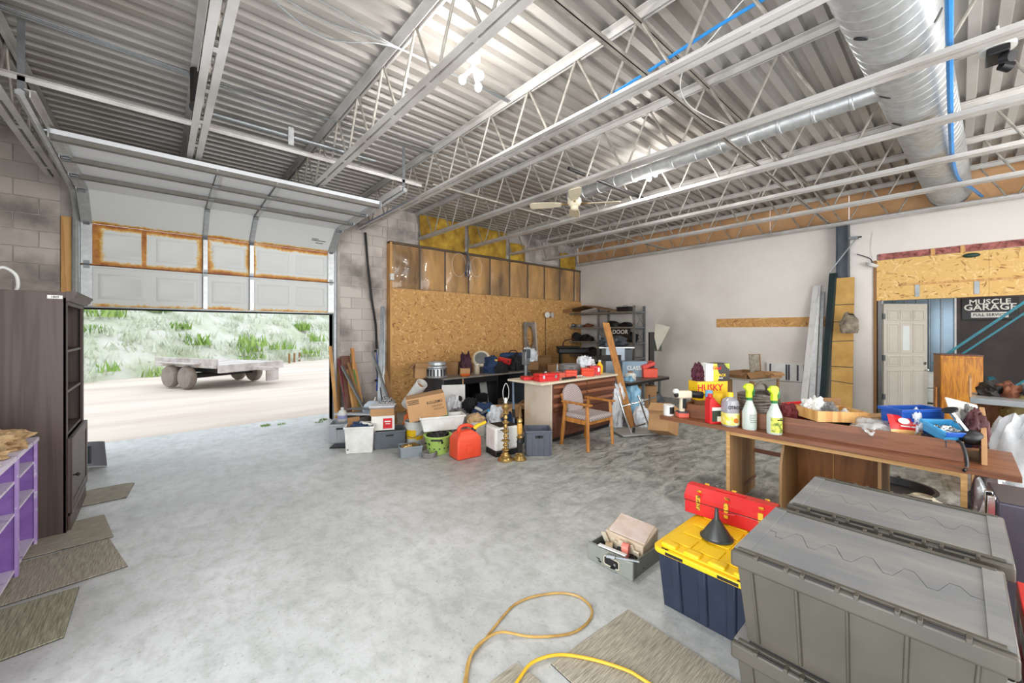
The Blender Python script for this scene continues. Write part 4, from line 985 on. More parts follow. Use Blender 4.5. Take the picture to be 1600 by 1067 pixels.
t = T('wooden_crate', 'low brown crate holding up the white hood', 'crate', q+FW*.35+RT*.12, FACE); m = M(); m.bx(-.16, .16, -.13, .13, .0, .02); m.bx(-.16, .16, -.13, .13, .21, .237); m.bx(-.16, -.14, -.13, .13, .02, .21); m.bx(.14, .16, -.13, .13, .02, .21); m.build('crate_body', mPINE, t); m = M(); m.bx(-.14, .14, .11, .13, .02, .21); m.build('back', mPINE, t)
lump('zebra_cloth', 'crumpled black and white patterned cloth behind the cartons', 'cloth', q+FW*.42+RT*.34+Vector((0, 0, .22)), .15, .12, .17, mZEBRA, 7, .3)
carton('low_carton', 'brown carton under the patterned cloth', q+FW*.42+RT*.34, FACE, .26, .24, .215, mCARD2)
t = T('orange_bag', 'orange plastic bag squeezed behind the white bucket', 'bag', F(634, 690)+FW*.25); crumple(.12, .12, .24, 21, .35, 4).build('bag_body', mk('orange_film', (232, 116, 40), .4, var=.12), t, ang=75); m = crumple(.05, .05, .06, 22, .4, 3); m.build('knot', MATS['orange_film'], t, loc=(0, 0, .34), ang=75)
t = bucket('white_bucket', 'white bucket with a yellow label and wire handle', F(648, 693), .135, .33, mWHITE, rz=FACE)
m = M(); m.lathe([(.128, .10), (.1325, .22)], 26, caps=False); m.f = [f for i, f in enumerate(m.f) if 14 <= i <= 20]; m.build('yellow_label', mYEL, t)
m = M(); m.lathe([(.1265, .08), (.129, .135)], 26, caps=False); m.f = [f for i, f in enumerate(m.f) if 21 <= i <= 24]; m.build('side_sticker', mYEL, t)
lump('bucket_rags', 'dark rags filling the white bucket', 'rag', F(648, 693)+Vector((0, 0, .26)), .10, .10, .07, mGREYC, 31, .4)
# tipped moving box
q = D(669, 650, 5.42)
t = carton('moving_box', 'large brown moving box lying tilted and upside down on the heap', q, 0, .50, .34, .30, mCARD, rot=(0, -.16, FACE+.26))
for k, (s_, sz, x, z) in enumerate((('KOLLISIMO', .052, .11, .205), ('1.5 PI CU FT', .034, .13, .150), ('15 X 12 X 10', .030, .15, .108))):
    text('box_print', s_, sz, mINK, t, (x, -.171, z), rot=(PI/2, PI if False else 0, 0), sx=.8)
for k in range(3):
    m = M(); m.bx(-.235, -.09, -.1712, -.170, .268-k*.022, .278-k*.022); m.build('printed_bar', mINK, t)

for a_, b_, z_ in ((-.10, .10, .24), (-.05, .07, .20), (-.06, .06, .165)): m = M(); m.bx(.2505, .2515, a_, b_, z_, z_+.018); m.build('side_print', mCARD2, t)
t = T('card_tube', 'wide white cardboard tube sticking up behind the moving box', 'tube', D(650, 612, 5.95), rot=None)
t.rotation_euler = (Vector((RT.x*.5, RT.y*.5, .62))-FW*.42).to_track_quat('Z', 'Y').to_euler()
m = M(); m.lathe([(.085, -.32), (.085, .20), (.078, .20), (.078, -.32)], 20, caps=False); m.build('tube_wall', mWHITE, t); m = M(); m.lathe([(0, .10), (.078, .10)], 20, caps=False); m.build('dark_inside', mCARD2, t); m = M(); m.bx(-.03, .03, -.088, -.08, .0, .07); m.build('printed_patch', mINK, t)
# trough, basket
t = T('white_trough', 'long white plastic planter trough on top of the green basket', 'planter', F(690, 700)+Vector((0, 0, .26)), FACE+.38)
tub(t, 'trough_body', .60, .22, .19, .84, mWHITE)
t = T('cleaner_bottle', 'white and green bottle lying in the planter trough', 'bottle', F(690, 700)+Vector((0, 0, .44))+RT*-.04, FACE+.3)
m = M(); m.lathe([(0, -.10), (.035, -.10), (.045, -.06), (.045, .03)], 16, Matrix.Rotation(1.35, 4, 'Y'), caps=False); m.build('bottle_body', mWHITE, t); m = M(); m.lathe([(.045, .03), (.05, .05), (.05, .10), (.03, .13), (0, .13)], 16, Matrix.Rotation(1.35, 4, 'Y'), caps=False); m.build('green_cap', mk('leaf_green_plastic', (70, 150, 96), .4), t)
t = T('laundry_basket', 'lime green slotted laundry basket on the floor in the heap', 'basket', F(684, 706), FACE)
m = M(); m.lathe([(0, .0), (.135, 0), (.14, .01), (.165, .20), (.185, .225), (.185, .235), (.16, .232), (.134, .012), (0, .012)], 30, caps=False); m.build('basket_wall', mGREEN, t)
sl = M(); sl.bx(-.008, .008, -.003, .004, 0, .10); me = sl.mesh('basket_slot', mIRON)
for k in range(14):
    a = 2*PI*k/14+.1; link(me, 'slot', t, 0, (.149*math.cos(a), .149*math.sin(a), .07), (-.125, 0, a+PI/2))
m = M(); m.bx(-.055, .055, -.176, -.165, .185, .205); m.build('handle_hole', mIRON, t)
lump('basket_contents', 'dark oddments filling the green basket', 'oddments', F(684, 706)+Vector((0, 0, .12)), .13, .13, .10, mIRON, 33, .5)
# cash box, hose coil, jerry can
t = T('cash_box', 'open grey metal box with tools on the floor', 'box', F(641, 711), FACE+.42); tub(t, 'box_body', .27, .20, .13, .97, mk('grey_enamel', (132, 140, 146), .4, var=.08), .005, .005)
p = F(641, 711); lump('small_parts', 'small brass and black parts inside the open grey box', 'parts', (p.x, p.y, .075), .11, .08, .045, mBRASS, 35, .6)
m = M()
for k in range(4): m.tube([(.085*math.cos(a), .085*math.sin(a)+.0, .012+k*.013) for a in [2*PI*i/24 for i in range(24)]], .011, 7, True)
tag(m.build('hose_coil', mGREYC, loc=F(671, 713)), 'coiled grey hose lying in front of the green basket', 'hose')
t = T('jerry_can', 'red plastic jerry can with a yellow spout', 'fuel can', F(727, 713), FACE+.62)
m = M(); bm_ = [(-.17, -.12), (.17, -.12), (.17, .12), (-.17, .12)]
vs = []
for z, kx, ky in ((0, .97, .95), (.02, 1, 1), (.25, .98, .98), (.305, .74, .78), (.335, .5, .52), (.34, .45, .45)): vs += [(x*kx-.0+(1-kx)*-.02, y*ky, z) for x, y in bm_]
fs = [(3, 2, 1, 0), (20, 21, 22, 23)]
for r in range(5):
    for i in range(4): j = (i+1) % 4; fs.append((r*4+i, r*4+j, r*4+4+j, r*4+4+i))
m.add(vs, fs); m.build('can_body', mORANGE, t, bev=.018, seg=3)
m = M(); m.tube(bez([(-.10, 0, .31), (-.08, 0, .38), (.02, 0, .395), (.10, 0, .36), (.11, 0, .30)]), .022, 8); m.build('handle', mORANGE, t)
m = M(); m.cyl((.09, -.02, .30), (.115, -.03, .345), .032); m.build('collar', mBLACK, t); m = M(); m.tube(bez([(.115, -.03, .34), (.15, -.04, .375), (.22, -.05, .395), (.27, -.055, .41)]), [.026]*12+[.02]*13, 10); m.build('spout', mYEL, t)
m = M(); m.cyl((0, -.123, .13), (0, -.126, .13), .05, n=20); m.build('moulded_seal', mORANGE, t)
# second bucket with tan cloth
bucket('pail', 'white pail behind the jerry can, topped with a tan cloth', F(744, 692), .13, .32, mWHITE)
lump('tan_cloth', 'tan cloth heaped on the white pail', 'cloth', F(744, 692)+Vector((0, 0, .27)), .13, .12, .10, mTAN, 37, .35)
# appliance
t = T('dehumidifier', 'white dehumidifier with black base and top grille', 'appliance', F(786, 707), FACE+.55)
m = M(); m.bx(-.19, .15, -.14, .14, .07, .37); m.build('casing', mWHITE, t, bev=.03, seg=3); m = M(); m.bx(-.185, .145, -.135, .135, .0, .07); m.build('base', mBLACK, t, bev=.008)
m = M(); m.prism([(-.12, -.12), (.14, -.12), (.14, .12), (-.12, .12)], .365, .378); m.build('grille', mIRON, t); m = M(); m.bx(-.005, .0, -.1415, -.1395, .08, .36); m.build('seam', mIRON, t); m = M(); m.bx(-.12, -.02, -.143, -.138, .33, .345); m.build('grip', mIRON, t)
p = F(803, 706)
t = T('silver_tube', 'silver tube lying slanted between appliance and crate', 'tube', p+Vector((0, 0, .045)), rot=(0, 0, 0)); t.rotation_euler = (RT*.5+FW*.6+Vector((0, 0, .38))).to_track_quat('Z', 'Y').to_euler()
m = M(); m.lathe([(.05, 0), (.05, .34), (.044, .34), (.044, 0)], 18, caps=False); m.build('tube_wall', mCHROME, t); m = M(); m.lathe([(0, .02), (.044, .02)], 18, caps=False); m.build('dark_inside', mBLACK, t)
# brass lamps
def turned(z0, z1, pat, r): return [(r*b, z0+(z1-z0)*a) for a, b in pat]
t = T('brass_lamp', 'tall turned brass lamp base with a bare harp', 'lamp', F(790, 719), 0)
m = M(); m.lathe([(0, 0), (.095, 0), (.10, .012), (.085, .035), (.06, .05), (.062, .065), (.04, .085), (.035, .10)], 24, caps=False); m.build('foot', mBRASS, t)
prof = [(.035, .10)]; z = .10
for rb in (.05, .038, .055, .034, .046, .03, .044, .028, .042):
    prof += [(.018, z+.008), (rb, z+.03), (rb*.9, z+.04), (.02, z+.052)]; z += .056
prof += [(.02, z+.01), (.045, z+.035), (.05, z+.06), (.03, z+.09), (.012, z+.10)]
m = M(); m.lathe(prof, 22); m.build('stem', mBRASS, t)
m = M(); m.lathe([(0, z+.10), (.017, z+.10), (.02, z+.13), (.014, z+.165), (0, z+.165)], 14, caps=False); m.build('socket', mWHITE, t)
m = M(); m.tube(bez([(.0, -.012, z+.11), (-.045, -.012, z+.17), (-.05, -.012, z+.27), (-.005, -.012, z+.345), (.04, -.012, z+.27), (.035, -.012, z+.17), (.0, -.012, z+.11)]), .0035, 6); m.build('harp', mWHITE, t)
t = T('small_lamp', 'short brass and amber lamp base beside the tall brass one', 'lamp', F(812, 718), 0)
m = M(); m.lathe([(0, 0), (.082, 0), (.085, .01), (.07, .035), (.05, .05), (.055, .07), (.03, .085), (.03, .09)], 24, caps=False); m.build('foot', mBRASS, t)
m = M(); m.lathe([(.03, .09), (.036, .10), (.034, .20), (.04, .22), (.03, .24), (.03, .26)], 20); m.build('dark_stem', mIRON, t); m = M(); m.lathe([(.03, .26), (.045, .28), (.02, .30), (.028, .32)], 20); m.build('brass_ring', mBRASS, t)
m = M(); m.lathe([(.026, .32), (.033, .34), (.033, .43), (.026, .45)], 20); m.build('amber_column', mk('amber_onyx', (222, 172, 72), .3, sc=14, c2=(196, 140, 50)), t); m = M(); m.lathe([(.022, .45), (.035, .47), (.03, .50), (.015, .52)], 18); m.build('top', mBRASS, t); m = M(); m.cyl((.0, 0, .52), (.01, 0, .66), .003); m.build('rod', mBRASS, t)
t = crate('milk_crate', 'dark grey open crate standing by the counter end', F(841, 711)+FW*.10, FACE+.05, .32, .30, .32, mk('blue_grey_plastic', (92, 96, 108), .5, var=.08), 4)
lump('crate_contents', 'rusty brown part inside the dark grey crate', 'part', F(841, 711)+FW*.10+Vector((0, 0, .02)), .10, .10, .12, mk('rust', (120, 70, 46), .8, var=.2), 39, .4)
# boxes and clutter behind the lamps
carton('open_carton', 'open brown carton with raised flaps behind the brass lamp', F(793, 672)+FW*.2, FACE+.1, .42, .34, .34, mCARD, True, flap=.45)
carton('tall_carton', 'darker brown carton nearest the counter end', F(826, 668)+FW*.34+RT*.06, FACE-.15, .34, .3, .36, mCARD2, True, flap=.4)
q = F(745, 672)
for k, (dx, df, w, h, mt, nm, lb, ct) in enumerate(((-.30, .0, .17, .24, mGREYC, 'grey_coat', 'bunched grey coat between planter trough and pail', 'cloth'), (.10, .2, .22, .26, mDENIM, 'blue_tarp', 'folded blue tarp behind the white pail', 'tarp'), (.30, .0, .16, .25, mBAGW, 'white_sack', 'crumpled white sack behind the dehumidifier', 'bag'), (-.12, .35, .20, .30, mBLKC, 'black_bag', 'black cloth bag at the back of the heap', 'bag'), (.50, -.02, .14, .20, mDENIM, 'navy_jacket', 'navy jacket dropped in front of the open carton', 'cloth'), (-.42, .30, .14, .34, mBAGW, 'white_bag', 'white plastic bag beside the moving box', 'bag'))):
    lump(nm, lb, ct, q+RT*dx+FW*df, w, w*.8, h, mt, 41+k, .42)
for k, (dx, z, a) in enumerate(((.05, .42, .5), (.16, .41, -.4), (.26, .40, .2))):
    m = M(); m.box((0, 0, 0), (.20, .05, .04), (0, a, .3)); tag(m.build('stapled_folder', [mWHITE, mGREYP, mSKY][k], loc=q+RT*dx+FW*.02+Vector((0, 0, z-.10)), rot=(0, 0, FACE+a), bev=.004), ['white', 'grey', 'sky blue'][k]+' plastic folder lying on the clutter behind the jerry can', 'folder')
# white sheet leaning in front of the black desk
q = F(695, 684)+FW*.9
t = T('leaning_board', 'white panel with a black round knob leaning behind the moving box', 'panel', q, FACE+.2, rot=(-.12, 0, FACE+.2)); m = M(); m.bx(-.2, .2, -.008, .008, 0, .66); m.build('panel_board', mWPAINT, t, bev=.002); m = M(); m.lathe([(0, 0), (.05, 0), (.05, .01), (0, .012)], 16, Matrix.Translation((.10, -.008, .42)) @ Matrix.Rotation(PI/2, 4, 'X'), caps=False); m.build('knob', mIRON, t)
t = T('hanging_wires', 'bunch of grey loose wires hanging over the brown insulation', 'wires', (5.02, 7.14, 3.30))
for k in range(7):
    a = R.uniform(-.05, .05); L_w = R.uniform(.35, .62); m = M(); m.tube(bez([(a, .02, .02), (a+R.uniform(-.03, .03), -.03, -.15), (a+R.uniform(-.05, .05), -.05, -L_w*.7), (a*.3+R.uniform(-.04, .04), -.03, -L_w), (a+R.uniform(-.10, .04), -.02, -L_w+.10)]), .006, 5); m.build('wire', [mSTEEL, mGREYC, mDENIM][k % 3], t)
for x0, r_ in ((-.22, .20), (.24, .17)):
    m = M(); m.tube([(x0+r_*.9*math.cos(q), -.02, -.30+r_*1.25*math.sin(q)) for q in [2*PI*i/26 for i in range(26)]], .003, 4, True); m.build('wire_loop', mWHITE, t)
t = T('switch_box', 'small white switch box at the edge of the plywood wall', 'box', (3.32, 7.21, 2.62)); m = M(); m.bx(-.035, .035, -.03, .028, -.06, .06); m.build('box_body', mWHITE, t, bev=.004); m = M(); m.bx(-.008, .008, -.036, -.03, -.02, .02); m.build('toggle', mCREAM, t)
# ------------------------------------------------------------------ black work desk along the plywood
t = T('black_desk', 'long black work desk along the plywood wall, piled with car parts', 'desk', (3.75, 6.05, 0))
DL, DD, DZ = 2.15, .72, .74
m = M(); m.bx(0, DL, 0, DD, DZ-.025, DZ); m.build('desk_top', mk('worn_grey_laminate', (150, 142, 132), .5, var=.2, sc=8), t, bev=.003)
for x, mt in ((.0, mDGREY), (.42, mBROWNB), (1.25, mBLACK), (DL-.02, mDGREY)):
    m = M(); m.bx(x, x+.02, .02, DD, 0, DZ-.025); m.build('upright', mt, t, bev=.002)
m = M(); m.bx(.02, DL-.02, DD-.02, DD, .1, DZ-.025); m.build('modesty_panel', mBLACK, t); m = M(); m.bx(.02, .42, .03, .05, .45, DZ-.03); m.bx(.44, 1.25, .03, .05, .60, DZ-.03); m.build('apron', mBLACK, t); m = M(); m.bx(.44, 1.25, .05, DD-.02, .1, .12); m.build('low_shelf', mBLACK, t)
def on_desk(px, dy=.18): q = FW*620+RT*(px-800); q = q*((6.05+dy)/q.y); q.z = DZ; return q
# alloy hub / wheel
t = T('wheel_hub', 'grey cast wheel with open spokes lying on the black desk', 'wheel', on_desk(682, .25))
m = M(); m.lathe([(.17, 0), (.20, .02), (.20, .03), (.17, .04), (.16, .17), (.19, .19), (.19, .21), (.15, .22), (.13, .19), (.13, .02)], 30, caps=False); m.build('rim', mGALV, t); m = M(); m.lathe([(0, .19), (.13, .18), (.13, .15), (0, .15)], 26, caps=False); m.lathe([(0, .23), (.04, .22), (.04, .18)], 16, caps=False); m.build('disc', mSTEEL, t)
sp = M(); sp.bx(-.012, .012, -.175, -.12, .03, .16); me = sp.mesh('spoke', mIRON)
for k in range(16): link(me, 'spoke', t, 0, (0, 0, 0), (0, 0, k*PI/8))
t = T('brake_drum', 'flat steel ring lying on the cast wheel', 'ring', on_desk(682, .25)+Vector((.02, .02, .232))); m = M(); m.lathe([(.12, 0), (.165, 0), (.165, .05), (.15, .06), (.12, .05)], 28, caps=False); m.build('ring_body', mGALV, t); m = M(); m.lathe([(.0, .01), (.12, .01)], 24, caps=False); m.build('ring_floor', mSTEEL, t)
carton('flapped_carton', 'open brown carton at the far left of the black desk', on_desk(660, .45), FACE+.4, .30, .24, .26, mCARD, True)
carton('parts_carton', 'flat brown carton behind the cast wheel', on_desk(703, .55), FACE, .34, .2, .24, mCARD2)
carton('small_carton', 'small brown carton with an orange front on the black desk', on_desk(727, .22), FACE+.1, .19, .15, .13, mCARD)
t = T('orange_dish', 'orange dish in front of the small brown carton', 'dish', on_desk(727, .06)); m = M(); m.lathe([(0, 0), (.07, 0), (.10, .03), (.10, .035), (.065, .008), (0, .008)], 20, caps=False); m.build('dish_body', mk('orange_plastic', (244, 130, 44), .4), t); m = M(); m.lathe([(.098, .030), (.105, .035), (.098, .04)], 20, caps=False); m.build('rim', mORANGE, t)
t = T('glass_jar', 'clear jar of white caps beside the small brown carton', 'jar', on_desk(745, .24)); m = M(); m.lathe([(0, 0), (.055, 0), (.06, .01), (.06, .17), (.05, .19)], 18, caps=False); m.build('jar_body', mk('smoky_jar', (190, 176, 150), .3), t); m = M(); m.lathe([(0, .205), (.055, .205), (.055, .185)], 16, caps=False); m.build('lid', mWHITE, t)
lump('red_black_bag', 'dark maroon bag on top of the cartons on the black desk', 'bag', on_desk(728, .34)+Vector((0, .0, .0)), .11, .10, .30, mk('maroon_cloth', (72, 38, 52), .8, var=.3), 51, .5)
t = T('round_guard', 'white and grey round guard standing on the black desk', 'guard', on_desk(752, .45)+Vector((0, 0, .10)), FACE); m = M(); m.lathe([(0, .05), (.15, .05), (.18, .03), (.18, -.03), (.16, -.05)], 26, Matrix.Translation((0, 0, .17)) @ Matrix.Rotation(PI/2-.5, 4, 'X'), caps=False); m.build('dome', mCREAM, t); m = M(); m.lathe([(0, .055), (.13, .055), (.13, .03)], 22, Matrix.Translation((0, 0, .17)) @ Matrix.Rotation(PI/2-.5, 4, 'X'), caps=False); m.build('grey_face', mSTEEL, t); m = M(); m.bx(-.12, .12, -.08, .10, -.10, .03); m.build('foot', mDGREY, t, bev=.01)
lump('blue_tool_bag', 'navy tool bag in the middle of the black desk', 'bag', on_desk(768, .25), .17, .14, .22, mDENIM, 53, .4)
lump('dark_tool_bag', 'black tool bag with white tag on the black desk', 'bag', on_desk(782, .12), .17, .12, .15, mBLKC, 54, .35)
t = T('yellow_block', 'yellow block on the navy tool bag', 'block', on_desk(773, .20)+Vector((0, 0, .20)), FACE); m = M(); m.bx(-.055, .055, -.04, .04, 0, .07); m.build('block_body', mYEL, t, bev=.004); m = M(); m.bx(-.056, .056, -.041, .041, .03, .04); m.build('band', mCREAM, t)
t = T('red_tool_case', 'red box tilted on the dark tool bag', 'case', on_desk(788, .22)+Vector((0, 0, .18)), rot=(.1, .18, FACE-.2)); m = M(); m.bx(-.13, .13, -.07, .07, 0, .10); m.build('case_body', mRED, t, bev=.006); m = M(); m.bx(-.131, .131, -.071, .071, .06, .066); m.bx(.08, .10, -.074, -.06, .03, .09); m.build('latch', mIRON, t)
lump('black_jacket', 'black jacket at the end of the black desk', 'cloth', on_desk(806, .28), .18, .14, .24, mBLKC, 56, .45)
t = T('blue_duffel', 'dark blue duffel bag lying on top of the desk clutter', 'bag', on_desk(802, .40)+Vector((0, 0, .30)), FACE); m = M(); m.lathe([(0, -.30), (.05, -.29), (.075, -.2), (.08, 0), (.075, .2), (.05, .29), (0, .30)], 16, Matrix.Rotation(PI/2, 4, 'Y'), caps=False); m.build('duffel_body', mDENIM, t); m = M(); m.tube(bez([(-.1, -.05, .06), (-.05, -.08, .12), (.05, -.08, .12), (.1, -.05, .06)]), .01, 6); m.build('strap', mBLACK, t)
t = T('stack_box', 'grey box holding up the dark blue duffel bag', 'box', on_desk(802, .50), FACE); m = M(); m.bx(-.2, .2, -.10, .10, 0, .25); m.build('box_body', mDGREY, t, bev=.006); m = M(); m.bx(-.205, .205, -.105, .105, .22, .25); m.build('lid', mBLACK, t, bev=.004)
carton('end_carton', 'squat brown carton at the right end of the black desk', on_desk(828, .25), FACE, .36, .28, .17, mCARD2)
lump('white_carrier_bag', 'white carrier bag with black print on the squat carton', 'bag', on_desk(828, .25)+Vector((0, 0, .175)), .20, .13, .20, mBAGW, 58, .4)
t = T('black_carton', 'black carton printed in white standing under the black desk', 'box', (4.75, 6.32, .122), -.2); m = M(); m.bx(-.13, .13, -.1, .1, 0, .22); m.build('box_body', mBLACK, t, bev=.004); m = M(); m.bx(-.131, .131, -.101, .101, .19, .222); m.build('lid', mIRON, t); text('box_print', 'Castrol', .06, mPAPER, t, (0, -.103, .05))
t = T('white_board', 'white board leaning inside the black desk', 'board', (5.02, 6.35, .122), rot=(-.2, 0, 0)); m = M(); m.bx(-.19, .19, -.008, .008, 0, .47); m.build('board_panel', mWPAINT, t); m = M(); m.tube([(.14, -.01, .3), (.2, -.05, .34), (.19, -.06, .2), (.16, -.03, .05)], .006, 6); m.build('cord', mWHITE, t)
# panel with an oval hole
t = T('cutout_panel', 'grey worn panel with a tall oval hole leaning on the plywood', 'panel', (6.95, 7.10, .95), rot=(-.10, 0, 0))
m = M(); N_ = 28; w, h = .21, .86; outer = []; inner = []
for i in range(N_):
    a = 2*PI*i/N_; c_, s_ = math.cos(a), math.sin(a); k = 1/max(abs(c_), abs(s_)); outer.append((c_*k*w, s_*k*h/2)); inner.append((c_*.115, s_*.27+.06))
vs = [(x, y_, h/2+z) for y_ in (-.012, .012) for x, z in outer] + [(x, y_, h/2+z) for y_ in (-.012, .012) for x, z in inner]; fs = []
for i in range(N_):
    j = (i+1) % N_; fs += [(i, j, 2*N_+j, 2*N_+i), (N_+j, N_+i, 3*N_+i, 3*N_+j), (j, i, N_+i, N_+j), (2*N_+i, 2*N_+j, 3*N_+j, 3*N_+i)]
m.add(vs, fs); m.build('panel_sheet', mk('worn_grey_panel', (150, 140, 130), .7, sc=6, c2=(104, 94, 86)), t); m = M(); m.bx(.17, .22, -.03, -.012, 0, .86); m.build('edge_batten', mk('old_pale_paint', (206, 190, 170), .6, var=.1), t)
carton('base_carton', 'big brown carton standing under the panel with the oval hole', (6.95, 6.95, .0), 0, .6, .5, .94, mCARD2)
# twin flood light on the plywood
t = T('twin_floodlight', 'white twin floodlight fixed on the plywood by the corner', 'lamp', (7.62, 7.195, 2.0))
m = M(); m.bx(-.04, .04, 0, .038, -.05, .05); m.build('junction_box', mWHITE, t, bev=.005)
for s in (-1, 1): m = M(); m.lathe([(.02, 0), (.03, .04), (.07, .09), (.075, .11), (0, .12)], 18, Matrix.Translation((s*.07, -.0, .0)) @ Matrix.Rotation(PI/2, 4, 'X') @ Matrix.Rotation(s*.3, 4, 'Y')); m.build('flood_head', mWHITE, t)
m = M(); m.tube([(-.03, .03, -.05), (-.035, .035, -.5), (-.03, .03, -1.1)], .008, 6); m.build('supply_cable', mIRON, t)
# ------------------------------------------------------------------ brown counter
t = T('counter_cabinet', 'brown counter cabinet with ribbed drawer fronts and pale end panel', 'cabinet', (4.15, 3.82, 0))
KL, KD, KZ = 1.56, .56, .84
m = M(); m.bx(0, KL, .02, KD, .06, KZ); m.build('carcass', mMAHOG, t, bev=.002)
m = M(); m.bx(-.012, 0, 0, KD, 0, KZ); m.build('end_panel', mk('pale_end_veneer', (222, 206, 186), .35, var=.05, sc=1.2, c2=(196, 150, 100), lo=.5, hi=.75), t, bev=.002)
m = M(); m.bx(.02, KL-.0, .05, KD, 0, .06); m.build('plinth', mIRON, t)
m = M(); m.bx(-.25, KL+.02, -.03, KD+.12, KZ, KZ+.03); m.build('counter_top', mCREAM, t, bev=.004)
for k in range(2):
    x0 = .012+k*(KL-.02)/2; x1 = x0+(KL-.03)/2-.004
    for z0, z1 in ((.70, .83), (.57, .695), (.44, .565)):
        o = M().bx(x0, x1, 0, .02, z0, z1).build('drawer_front', mMAHOG, t, bev=.003)
        m = M(); zc = z0+.02; m.prism([(0, 0), (-.018, .015), (-.02, .03), (0, .05)], x0+.01, x1-.01, Matrix(((0, 0, 1, 0), (1, 0, 0, 0), (0, 1, 0, zc+.035), (0, 0, 0, 1)))); m.build('finger_rail', mk('rail_highlight_mahogany', (160, 104, 76), .35, var=.1), o)  # lighter mahogany on the rails paints in their highlight
    for q in range(2):
        a = x0+q*(x1-x0)/2; b = a+(x1-x0)/2-.004; o = M().bx(a, b, 0, .02, .08, .43).build('cabinet_door', mMAHOG, t, bev=.003)
        m = M()
        for c in ((a+.02, a+.06, .10, .41), (b-.06, b-.02, .10, .41), (a+.06, b-.06, .10, .15), (a+.06, b-.06, .36, .41)): m.bx(c[0], c[1], -.008, 0, c[2], c[3])
        m.build('door_moulding', mMAHOG, o, bev=.003)
t = T('thin_pole', 'blue grey pole standing against the counter end', 'pole', (3.96, 4.42, 0)); m = M(); m.cyl((0, 0, 0), (.0, .02, .83), .016, n=8); m.build('shaft', mk('blue_grey_paint', (110, 122, 142), .5), t); m = M(); m.cyl((0, 0, .30), (0, .01, .42), .024, n=8); m.build('sleeve', mIRON, t)
CT = KZ+.03
def kit(name, label, loc, rz, w, d, h, mat, lidh=.35, cat='case', rot=None, bands=True):
    t = T(name, label, cat, loc, rz, rot=rot)
    m = M(); m.bx(-w/2, w/2, -d/2, d/2, 0, h*(1-lidh)); m.build('case_body', mat, t, bev=.006)
    m = M(); m.bx(-w/2-.003, w/2+.003, -d/2-.003, d/2+.003, h*(1-lidh), h); m.build('lid', mat, t, bev=.008)
    m = M(); m.tube([(-w*.16, 0, h), (-w*.16, 0, h+.03), (w*.16, 0, h+.03), (w*.16, 0, h)], .006, 6); m.build('handle', mIRON, t)
    if bands:
        for s in (-1, 1): m = M(); m.bx(s*w*.3-.015, s*w*.3+.015, -d/2-.008, -d/2, h*.4, h*.8); m.build('latch', mCHROME, t)
    return t
kit('red_case', 'red and white metal tool case on the left end of the counter', (4.18, 3.96, CT), FACE+.5, .34, .17, .11, mRED)
m = M(); m.box((0, 0, 0), (.17, .004, .07)); 
t = T('red_lid', 'red lid with black handle lying behind the red and white tool case', 'lid', (4.14, 4.20, CT), FACE+.3); m = M(); m.bx(-.17, .17, -.09, .09, 0, .05); m.build('lid_shell', mRED, t, bev=.012); m = M(); m.tube([(-.06, 0, .05), (-.05, 0, .08), (.05, 0, .08), (.06, 0, .05)], .008, 6); m.build('handle', mBLACK, t)  # a loose red lid with its handle
t = T('spray_can', 'small black and white can beside the red lid', 'can', (4.36, 4.15, CT)); m = M(); m.lathe([(0, 0), (.025, 0), (.025, .09), (.015, .105), (.015, .115), (0, .115)], 14, caps=False); m.build('can_body', mWHITE, t); m = M(); m.lathe([(.0255, .03), (.0255, .07)], 14, caps=False); m.build('label', mIRON, t)
kit('pink_case', 'pale red flat case in the middle of the counter', (4.62, 4.1, CT), FACE+.2, .30, .2, .08, mk('faded_red_plastic', (232, 110, 88), .45, var=.08), bands=False)
kit('red_box', 'bright red box on the counter near the coiled hose', (4.72, 3.95, CT), FACE-.15, .17, .13, .12, mORANGE, bands=False)
kit('orange_box', 'orange red box at the right on the counter', (5.10, 3.94, CT), FACE, .20, .13, .13, mORANGE, bands=False)
kit('dark_red_box', 'dark red battery charger at the right end of the counter', (5.32, 3.98, CT), FACE+.25, .19, .13, .15, mRED)
t = T('socket_set', 'dark sockets and wrench lying along the counter front', 'tools', (4.52, 3.86, CT), 0); 
for k in range(6): m = M(); m.cyl((k*.055-.1, .0, .018), (k*.055-.065, .012, .018), .017, n=9); m.build('socket', mIRON, t)
m = M(); m.bx(.18, .40, .0, .02, 0, .012); m.ball((.42, .01, .012), (.03, .025, .012), 8); m.build('wrench', mCHROME, t)
stick('white_strip', 'white plastic strip lying on the counter between the cases', 'strip', (4.78, 4.02, CT+.012), (5.05, 3.97, CT+.012), .06, .02, mWHITE)
m = M()
for k in range(9): m.tube([((.21-.006*k)*math.cos(a)+R.uniform(-.008, .008), (.17-.005*k)*math.sin(a), .014+k*.019) for a in [2*PI*i/26 for i in range(26)]], .013, 6, True)
tag(m.build('counter_hose_coil', mGREYC, loc=(5.02, 4.24, CT)), 'big pile of coiled grey hose at the back of the counter', 'hose')
lump('counter_bag', 'white crinkled bag beside the coiled hose on the counter', 'bag', (5.42, 4.22, CT), .17, .14, .20, mBAGW, 61, .45)
t = T('yellow_bottle', 'yellow oil bottle by the slanted plywood strip on the counter', 'bottle', (5.58, 4.05, CT)); m = M(); m.lathe([(0, 0), (.045, 0), (.05, .01), (.05, .13), (.02, .18), (.02, .2)], 16, caps=False, sq=3); m.build('bottle_body', mYEL, t); m = M(); m.lathe([(0, .225), (.024, .225), (.024, .195)], 12, caps=False); m.build('cap', mCREAM, t)
